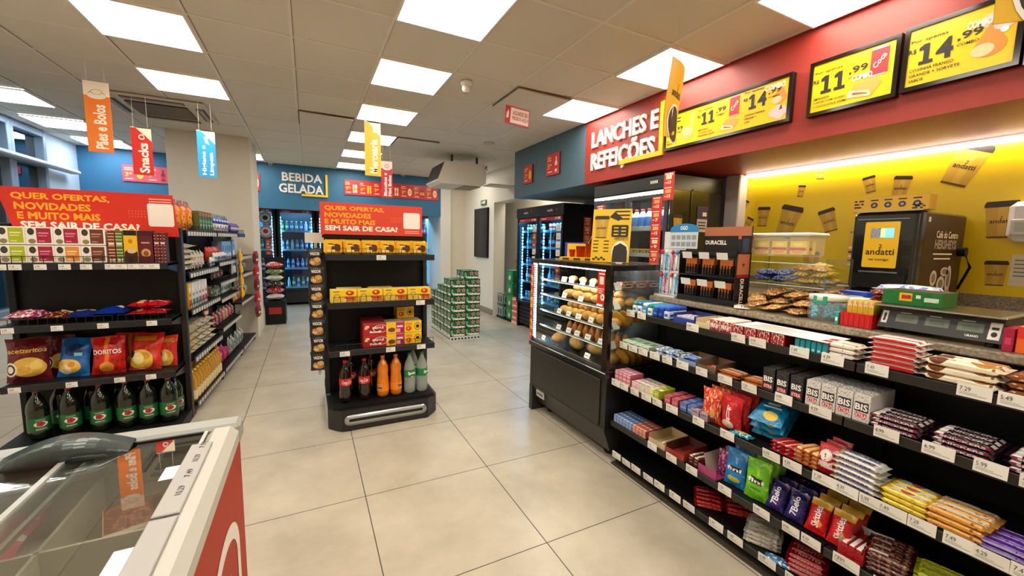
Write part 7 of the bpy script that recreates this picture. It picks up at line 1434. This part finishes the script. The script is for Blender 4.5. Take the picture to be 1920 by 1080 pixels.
yr = P_box(.085, .03, .075, '#e9c81a', (('r', .0, .30, 1, .52, '#b8321c'), ('e', .5, .2, .4, .14, '#e8982a'), ('e', .5, .75, .3, .14, '#f4e25a')), None)
for k in range(3):
    for q in range(2): p = Matrix.Translation((2.47, 1.395, 1.505)) @ RZ(-PI/2) @ Vector((-.10+.10*k, -.05+.06*q, .012)); thing('candy_pack', 'yellow and red pack inside the clear lidded tub, %s along, %s row' % (O(k), ('front', 'rear')[q]), 'candy pack', yr, tuple(p), -PI/2, 'packs in the clear tub')
# round jar of cyan candies, red tray, boxes beside the scale
b = MB(); b.lathe([(0, 0), (.07, 0), (.078, .01), (.078, .095), (.07, .10)], frosted('#dfeef0', .2), 20); o = thing('candy_jar', 'clear round jar of turquoise candies at the counter edge', 'candy jar', b, (2.30, 1.075, CZ))
b = MB(); b.lathe([(.07, .10), (.08, .10), (.08, .125), (.0, .13)], mat('#d8dcd8', .3), 20); b.box(-.078, -.03, .085, -.07, .03, .125, mat('#1d9a72', .4), .003); part('lid', b, o)
b = MB()
for k in range(60):
    a = k*2.4; rr = .066*((k*13) % 17/17)**.5; b.lathe([(0, -.011), (.010, -.005), (.010, .005), (0, .011)], mat(('#1fb4cc', '#38c2d6', '#1a9cc0')[k % 3], .3), 6, M=T(rr*math.cos(a), rr*math.sin(a), .016+.0011*k))
c_ = part('candies', b, o); c_['kind'] = 'stuff'
b = MB(); b.lathe([(0, 0), (.06, 0), (.066, .085), (.0, .085)], frosted('#dfe8e2', .5), 16); b.lathe([(0, .09), (.068, .085), (.068, .11), (0, .112)], WHT, 16); thing('candy_jar', 'pale lidded jar behind the turquoise candy jar', 'candy jar', b, (2.455, 1.0, CZ))
rt = MB(); t = .003; rdm = mat('#c8191c', .25)
rt.box(-.055, -.07, 0, .055, .07, t, rdm); rt.box(-.06, -.075, 0, .06, -.07, .065, rdm, .001); rt.box(-.06, .07, 0, .06, .075, .065, rdm); rt.box(-.06, -.07, t, -.055, .07, .065, rdm); rt.box(.055, -.07, t, .06, .07, .065, rdm)
for k in range(6): rt.box(-.055+.02*k, -.078, .004, -.047+.02*k, -.075, .06, rdm)
thing('red_tray', 'ribbed red plastic tray at the counter edge beside the scale', 'tray', rt, (2.285, .918, CZ), -PI/2)
for k in range(5): thing('gum_pack', 'yellow green gum pack standing in the red tray, %s from the left' % O(k), 'gum pack', P_box(.019, .10, .115, '#c4c22a', (('r', .0, .8, 1, 1, '#efe6da'), ('n', 6, .5, '#e08a2a'), ('r', .1, .2, .9, .5, '#5a9a2a')), None), (2.285, .956-.02*k, CZ+.004), -PI/2, 'gum packs in the red tray')
for k in range(3): thing('gum_pack', 'teal and pink pack between candy jar and red tray, %s of three' % O(k), 'gum pack', P_box(.014, .03, .04+.02*(k == 0), ('#1fa08a', '#d8506a', '#e6a0b0')[k], (('r', .1, .3, .9, .6, '#f0e6e6'),), None), (2.215+.034*k, .988, CZ), -PI/2, 'packs between jar and tray')
thing('candy_box', 'royal blue box behind the candy jars on the counter', 'candy box', P_box(.12, .07, .05, '#1c48b8', (('r', .1, .3, .9, .6, '#dfe6f4'),), None), (2.56, 1.075, CZ+.085), -PI/2)
thing('candy_box', 'crimson box under the royal blue box', 'candy box', P_box(.14, .09, .084, '#a8162c', (('r', .1, .3, .7, .5, '#d8808a'),), None), (2.56, 1.07, CZ), -PI/2)
for k in range(5): thing('snack_packet', 'glossy dark red packet on the boxes beside the red tray, %s of five' % O(k), 'snack packet', P_pouch(.10, .10, .028, '#6a1018', (('n', 7, .58, '#b8606a'),), None, W4, 40+k), (2.40, .90, CZ+.02+.032*k), 0, 'dark red packets', (-1.5, 0, -PI/2+.1*k))
b = MB(); b.bar(.26, .12, .05, pack('#c6d4ea', (('n', 7, .54, '#5a7ec8'), ('r', .2, .2, .8, .5, '#eef2f8')), .25, .7), crimp=.02); thing('napkin_pack', 'white and blue plastic pack lying behind the scale', 'napkin pack', b, (2.66, .90, CZ+.131), -PI/2)
thing('storage_box', 'grey box under the white and blue pack behind the scale', 'box', P_box(.26, .13, .128, '#4a443e', (('n', 6, .6, '#6a625a'),), None), (2.66, .90, CZ), -PI/2)
# scale
sl = tag(link('counter_scale', None, None, (2.225, .665, CZ), -PI/2), 'black retail scale with three displays and a steel tray on the counter', 'scale')
b = MB(); b.add([(-.18, 0, .02), (.18, 0, .02), (.175, .035, .105), (-.175, .035, .105), (-.18, .30, .02), (.18, .30, .02), (.175, .28, .105), (-.175, .28, .105)], [(0, 1, 2, 3), (1, 5, 6, 2), (5, 4, 7, 6), (4, 0, 3, 7), (3, 2, 6, 7), (4, 5, 1, 0)], mat('#191918', .3, coat=.2))
for x in (-.15, .15):
    for y in (.03, .27): b.cyl((x, y, 0), (x, y, .022), .018, BLK, 10)
part('body', b, sl)
M_ = T(0, 0, .02) @ RX(PI/2-.39); b = MB()
for k in range(3): b.rect(M_, -.125+.092*k, .032, -.055+.092*k, .066, mat('#6d786a', .2), .0012); b.rect(M_, -.112+.092*k, .040, -.068+.092*k, .058, mat('#5f6a5c', .2), .0018); b.rect(M_, -.115+.092*k, .071, -.08+.092*k, .075, mat('#a9a9a4', .4), .0012)
part('display', b, sl)
b = MB(); b.rect(M_, -.172, .02, -.152, .075, mat('#d8d6d0', .4), .0014); b.rect(M_, -.166, .03, -.158, .065, INK, .002); part('sticker', b, sl)
b = MB(); b.rect(M_, .142, .012, .172, .078, mat('#e3e1da', .4), .0014); b.rect(M_, .148, .05, .166, .06, INK, .002); b.disc(M_, .157, .032, .008, .010, INK, .002); b.fit(M_, 'URANO', .085, .012, .12, .021, wh, .02, .0014); part('sticker', b, sl)
b = MB(); b.box(-.19, -.02, .112, .19, .29, .118, mat('#b9b6ae', .22, .9), .002); b.box(-.17, .0, .118, .17, .27, .1195, mat('#6f6a58', .2, .8)); b.box(-.05, .1, .1, .05, .2, .112, BLK); part('tray', b, sl)
b = MB(); b.box(-.095, -.075, 0, .095, .075, .003, mat('#14692f', .4)); g_ = pack('#12702f', (('r', .30, .25, .52, .85, '#e9b81a'), ('r', .34, .4, .5, .7, '#c92a1c'), ('r', .58, .5, .66, .75, '#e4e8e0'), ('r', .72, .3, .95, .6, '#d8e0d2'), ('n', 7, .64, '#0c4f20')), .35)
b.box(-.095, -.075, .003, .095, -.073, .06, g_); b.box(-.095, .073, .003, .095, .075, .06, mat('#8a6f54', .6)); b.box(-.095, -.073, .003, -.093, .073, .06, mat('#8a6f54', .6)); b.box(.093, -.073, .003, .095, .073, .06, mat('#14692f', .4))
thing('green_carton', 'open green carton standing on the scale tray', 'display carton', b, (2.345, .76, CZ+.1205), -PI/2)
thing('candy_box', 'raspberry pink box right of the scale', 'candy box', P_box(.026, .12, .085, '#a3103a', (('r', .2, .3, .8, .6, '#c83a60'),), None), (2.27, .468, CZ), -PI/2)
thing('candy_box', 'orange box with red fruit print and white script at the right end of the counter', 'candy box', P_box(.16, .08, .095, '#e8641a', (('r', .0, .55, 1, 1, '#d8302a'), ('e', .45, .3, .3, .24, '#c9241a'), ('e', .8, .35, .2, .2, '#f0a04a')), 'Stikadinho', W4, '#c8341c', .68, .26), (2.255, .371, CZ), -PI/2)
# on the pastry case: coffee poster, promotion tray
b = MB(); P = FM('-x', 2.05, 2.40, 1.4155) ; P = T(2.02, 2.40, 1.421) @ RZ(-PI/2+.62) @ RX(PI/2-.12)
b.prism(P, [(-.145, 0), (.145, 0), (.145, .40), (-.145, .40)], .004, mat('#ecc01c', .4)); o = thing('coffee_poster', 'yellow coffee price poster standing on the pastry case', 'poster', b)
b = MB(); dk2 = mat('#2a2018', .5); b.disc(P, .075, .075, .062, .085, wh, .001); b.poly(P, [(.02, .003), (.13, .003), (.13, .08), (.12, .12), (.075, .145), (.03, .12), (.02, .08)], dk2, .0016); cup(b, P, -.075, .265, .17, 0.0, logo=True); [b.rect(P, .02+.02*k, .375-.028*k, .13, .386-.028*k, dk2, .001) for k in range(3)]
b.poly(P, [(-.02, .34), (.05, .31), (.08, .33), (.02, .38)], dk2, .001); b.prism(P @ T(0, 0, .002), rrect(.065, .04, .012) and [(x+.065, y+.235) for x, y in rrect(.062, .045, .012)], .001, dk2)
for k in range(3): b.rect(P, .02, .255-.025*k, .055, .263-.025*k, YEL, .003); b.rect(P, .075, .255-.025*k, .11, .263-.025*k, YEL, .003)
for k in range(4): b.rect(P, -.13, .155-.026*k, -.09, .163-.026*k, dk2, .001); b.rect(P, -.05, .155-.026*k, -.01, .163-.026*k, dk2, .001)
for k in range(5): b.disc(P, -.12+.02*k, .02+.012*(k % 2), .012, .008, dk2, .001, 8)
small(b, P, .03, .165, ['HERSHEYS'], .03, .1); part('poster_print', b, o)
b = MB(); b.box(-.17, -.09, 0, .17, .09, .03, mat('#e0b41c', .4), .003); b.box(-.17, .05, .03, .17, .058, .14, mat('#ecc01c', .4)); b.box(-.20, .062, .0, -.02, .068, .15, mat('#2a44b8', .4))
for k in range(3): b.rect(FM('-y', -.11+.1*k, -.0905, .015), -.03, -.008, .03, .008, mat('#3a2a12', .5))
o = thing('promo_tray', 'yellow promotion tray with red cups on the pastry case', 'promotion stand', b, (2.03, 2.74, 1.4155), -PI/2+.5)
b = MB(); pr = lambda s_: [(0, 0), (.032*s_, 0), (.045*s_, .10*s_), (.047*s_, .10*s_), (.0, .098*s_)]
rc = mat('#d2321a', .4)
for x, s_ in ((-.09, .62), (-.015, .9), (.08, 1.1)): b.lathe(pr(s_), rc, 14, M=T(x, -.015, .03))
part('red_cup', b, o)
b = MB(); b.tube([(2.10, 2.86, 1.4155), (2.16, 2.80, 1.62), (2.20, 2.66, 1.45)], .003, mat('#c9c4ba', .4), 5); thing('white_cord', 'white cord looped like a triangle behind the promotion tray', 'cord', b)
# coffee machine
cm = tag(link('coffee_machine', None, None, (0, 0, 0)), 'black coffee machine with a yellow screen panel on the back counter', 'coffee machine')
b = MB(); mbk = mat('#10110f', .18, coat=.4); b.box(3.30, 1.10, 1.155, 3.98, 1.43, 1.795, mbk, .012); b.box(3.262, 1.105, 1.30, 3.30, 1.425, 1.785, mbk, .012); b.box(3.24, 1.105, 1.155, 3.30, 1.425, 1.20, mbk, .006); part('body', b, cm)
b = MB(); P = FM('-x', 3.2612, 1.27, 1.585); b.prism(P, [(x, y) for x, y in rrect(.088, .145, .008)], .004, mat('#e6b51a', .3)); coffee_logo(b, P, 0, -.045, .145, INK, .0012); b.fit(P, 'vai comigo', -.055, -.105, .05, -.085, INK, .02, .001); part('front_panel', b, cm)
b = MB(); b.rect(P, -.055, .045, .062, .105, mat('#6fb4e0', .3, emit=1.2), .0014); b.rect(P, -.055, .045, -.005, .105, pack('#2a3048', (('n', 14, .5, '#c8cede'),), .3), .0018); b.rect(P, -.005, .05, .02, .10, mat('#b8d88a', .3, emit=.9), .0018); part('screen', b, cm)
b = MB(); b.box(3.256, 1.14, 1.745, 3.262, 1.40, 1.75, mat('#8f9490', .2, .8)); part('trim', b, cm)
b = MB(); b.box(3.250, 1.17, 1.405, 3.262, 1.37, 1.417, mat('#9a9c9a', .2, .8), .003); b.box(3.252, 1.13, 1.31, 3.262, 1.41, 1.40, mat('#1c1e1c', .2)); part('trim', b, cm)
b = MB(); b.box(3.30, 1.10, 1.796, 3.40, 1.43, 1.80, mat('#b9bcb8', .2, .6)); part('trim', b, cm)
b = MB(); P = FM('-y', 3.66, 1.0995, 0); cho = mat('#3b2416', .4); b.rect(P, -.30, 1.17, .30, 1.78, cho); b.fit(P, 'Café do Centro', -.13, 1.635, .20, 1.68, wh, .01, .001); b.fit(P, 'HERSHEYS', -.14, 1.565, .19, 1.625, mat('#a89a90', .5), .04, .001); b.rect(P, -.15, 1.53, .14, 1.538, wh, .001); b.rect(P, -.13, 1.50, .12, 1.508, wh, .001)
for x, y, rx, ry in ((-.10, 1.38, .05, .05), (.06, 1.42, .06, .03), (.02, 1.34, .06, .05), (.13, 1.37, .045, .09), (-.13, 1.27, .04, .06), (.04, 1.23, .04, .05), (.15, 1.24, .04, .06)): b.disc(P, x, y, rx, ry, mat('#cfc4b4', .4), .001); b.disc(P, x, y, rx*.6, ry*.6, mat('#8a7560', .4), .0014)
b.rect(P, -.27, 1.73, -.24, 1.76, wh, .001); part('side_print', b, cm)
b = MB(); b.cyl((3.9, 1.10, 1.55), (3.9, 1.06, 1.55), .03, BLK, 12); b.tube([(3.9, 1.07, 1.55), (3.92, 1.04, 1.45), (3.9, 1.08, 1.3)], .008, BLK); part('power_plug', b, cm)
b = MB(); b.box(-.19, -.05, 0, .19, .05, .095, mat('#cfa227', .4), .002); P = FM('-y', 0, -.0506, .0); 
for k in range(4): b.disc(P, -.075+.07*k, .04, .018, .018, dk2, .0006); b.disc(P, -.075+.07*k, .04, .009, .009, mat('#8a8fa8', .4), .001); b.rect(P, -.095+.07*k, .068, -.055+.07*k, .076, dk2, .0006)
for k in range(9): b.disc(P, -.175+.012*(k % 4), .03+.02*(k//3), .009, .006, dk2, .0006, 8); b.disc(P, .12+.012*(k % 5), .012+.01*(k % 3), .008, .005, dk2, .0006, 8)
thing('coffee_box', 'long yellow box with four dark round icons on top of the coffee machine', 'box', b, (3.36, 1.27, 1.8005), -PI/2)
for k, (x, y, h_, c, n_) in enumerate(((3.52, 1.63, .09, '#e0b01c', 'yellow'), (3.50, 1.54, .13, '#c4281c', 'red'), (3.60, 1.72, .07, '#4a2a1a', 'brown'))):
    b = MB(); b.lathe([(0, 0), (.035, 0), (.045, h_), (0, h_)], mat(c, .4), 14); b.lathe([(.045, h_), (.048, h_), (.048, h_+.012), (0, h_+.012)], mat('#d8d2c4', .4) if k < 2 else dk2, 14); thing('paper_cup', n_ + ' paper cup beside the coffee machine on the back counter', 'paper cup', b, (x, y, 1.1505), 0, 'cups beside the coffee machine')
b = MB(); b.bar(.26, .16, .05, pack('#d8ccb8', (('n', 5, .55, '#8a7458'),), .3, .6), crimp=.03); thing('snack_packet', 'long clear snack bag on the back counter left of the cups', 'snack packet', b, (3.56, 1.95, 1.152), -PI/2)
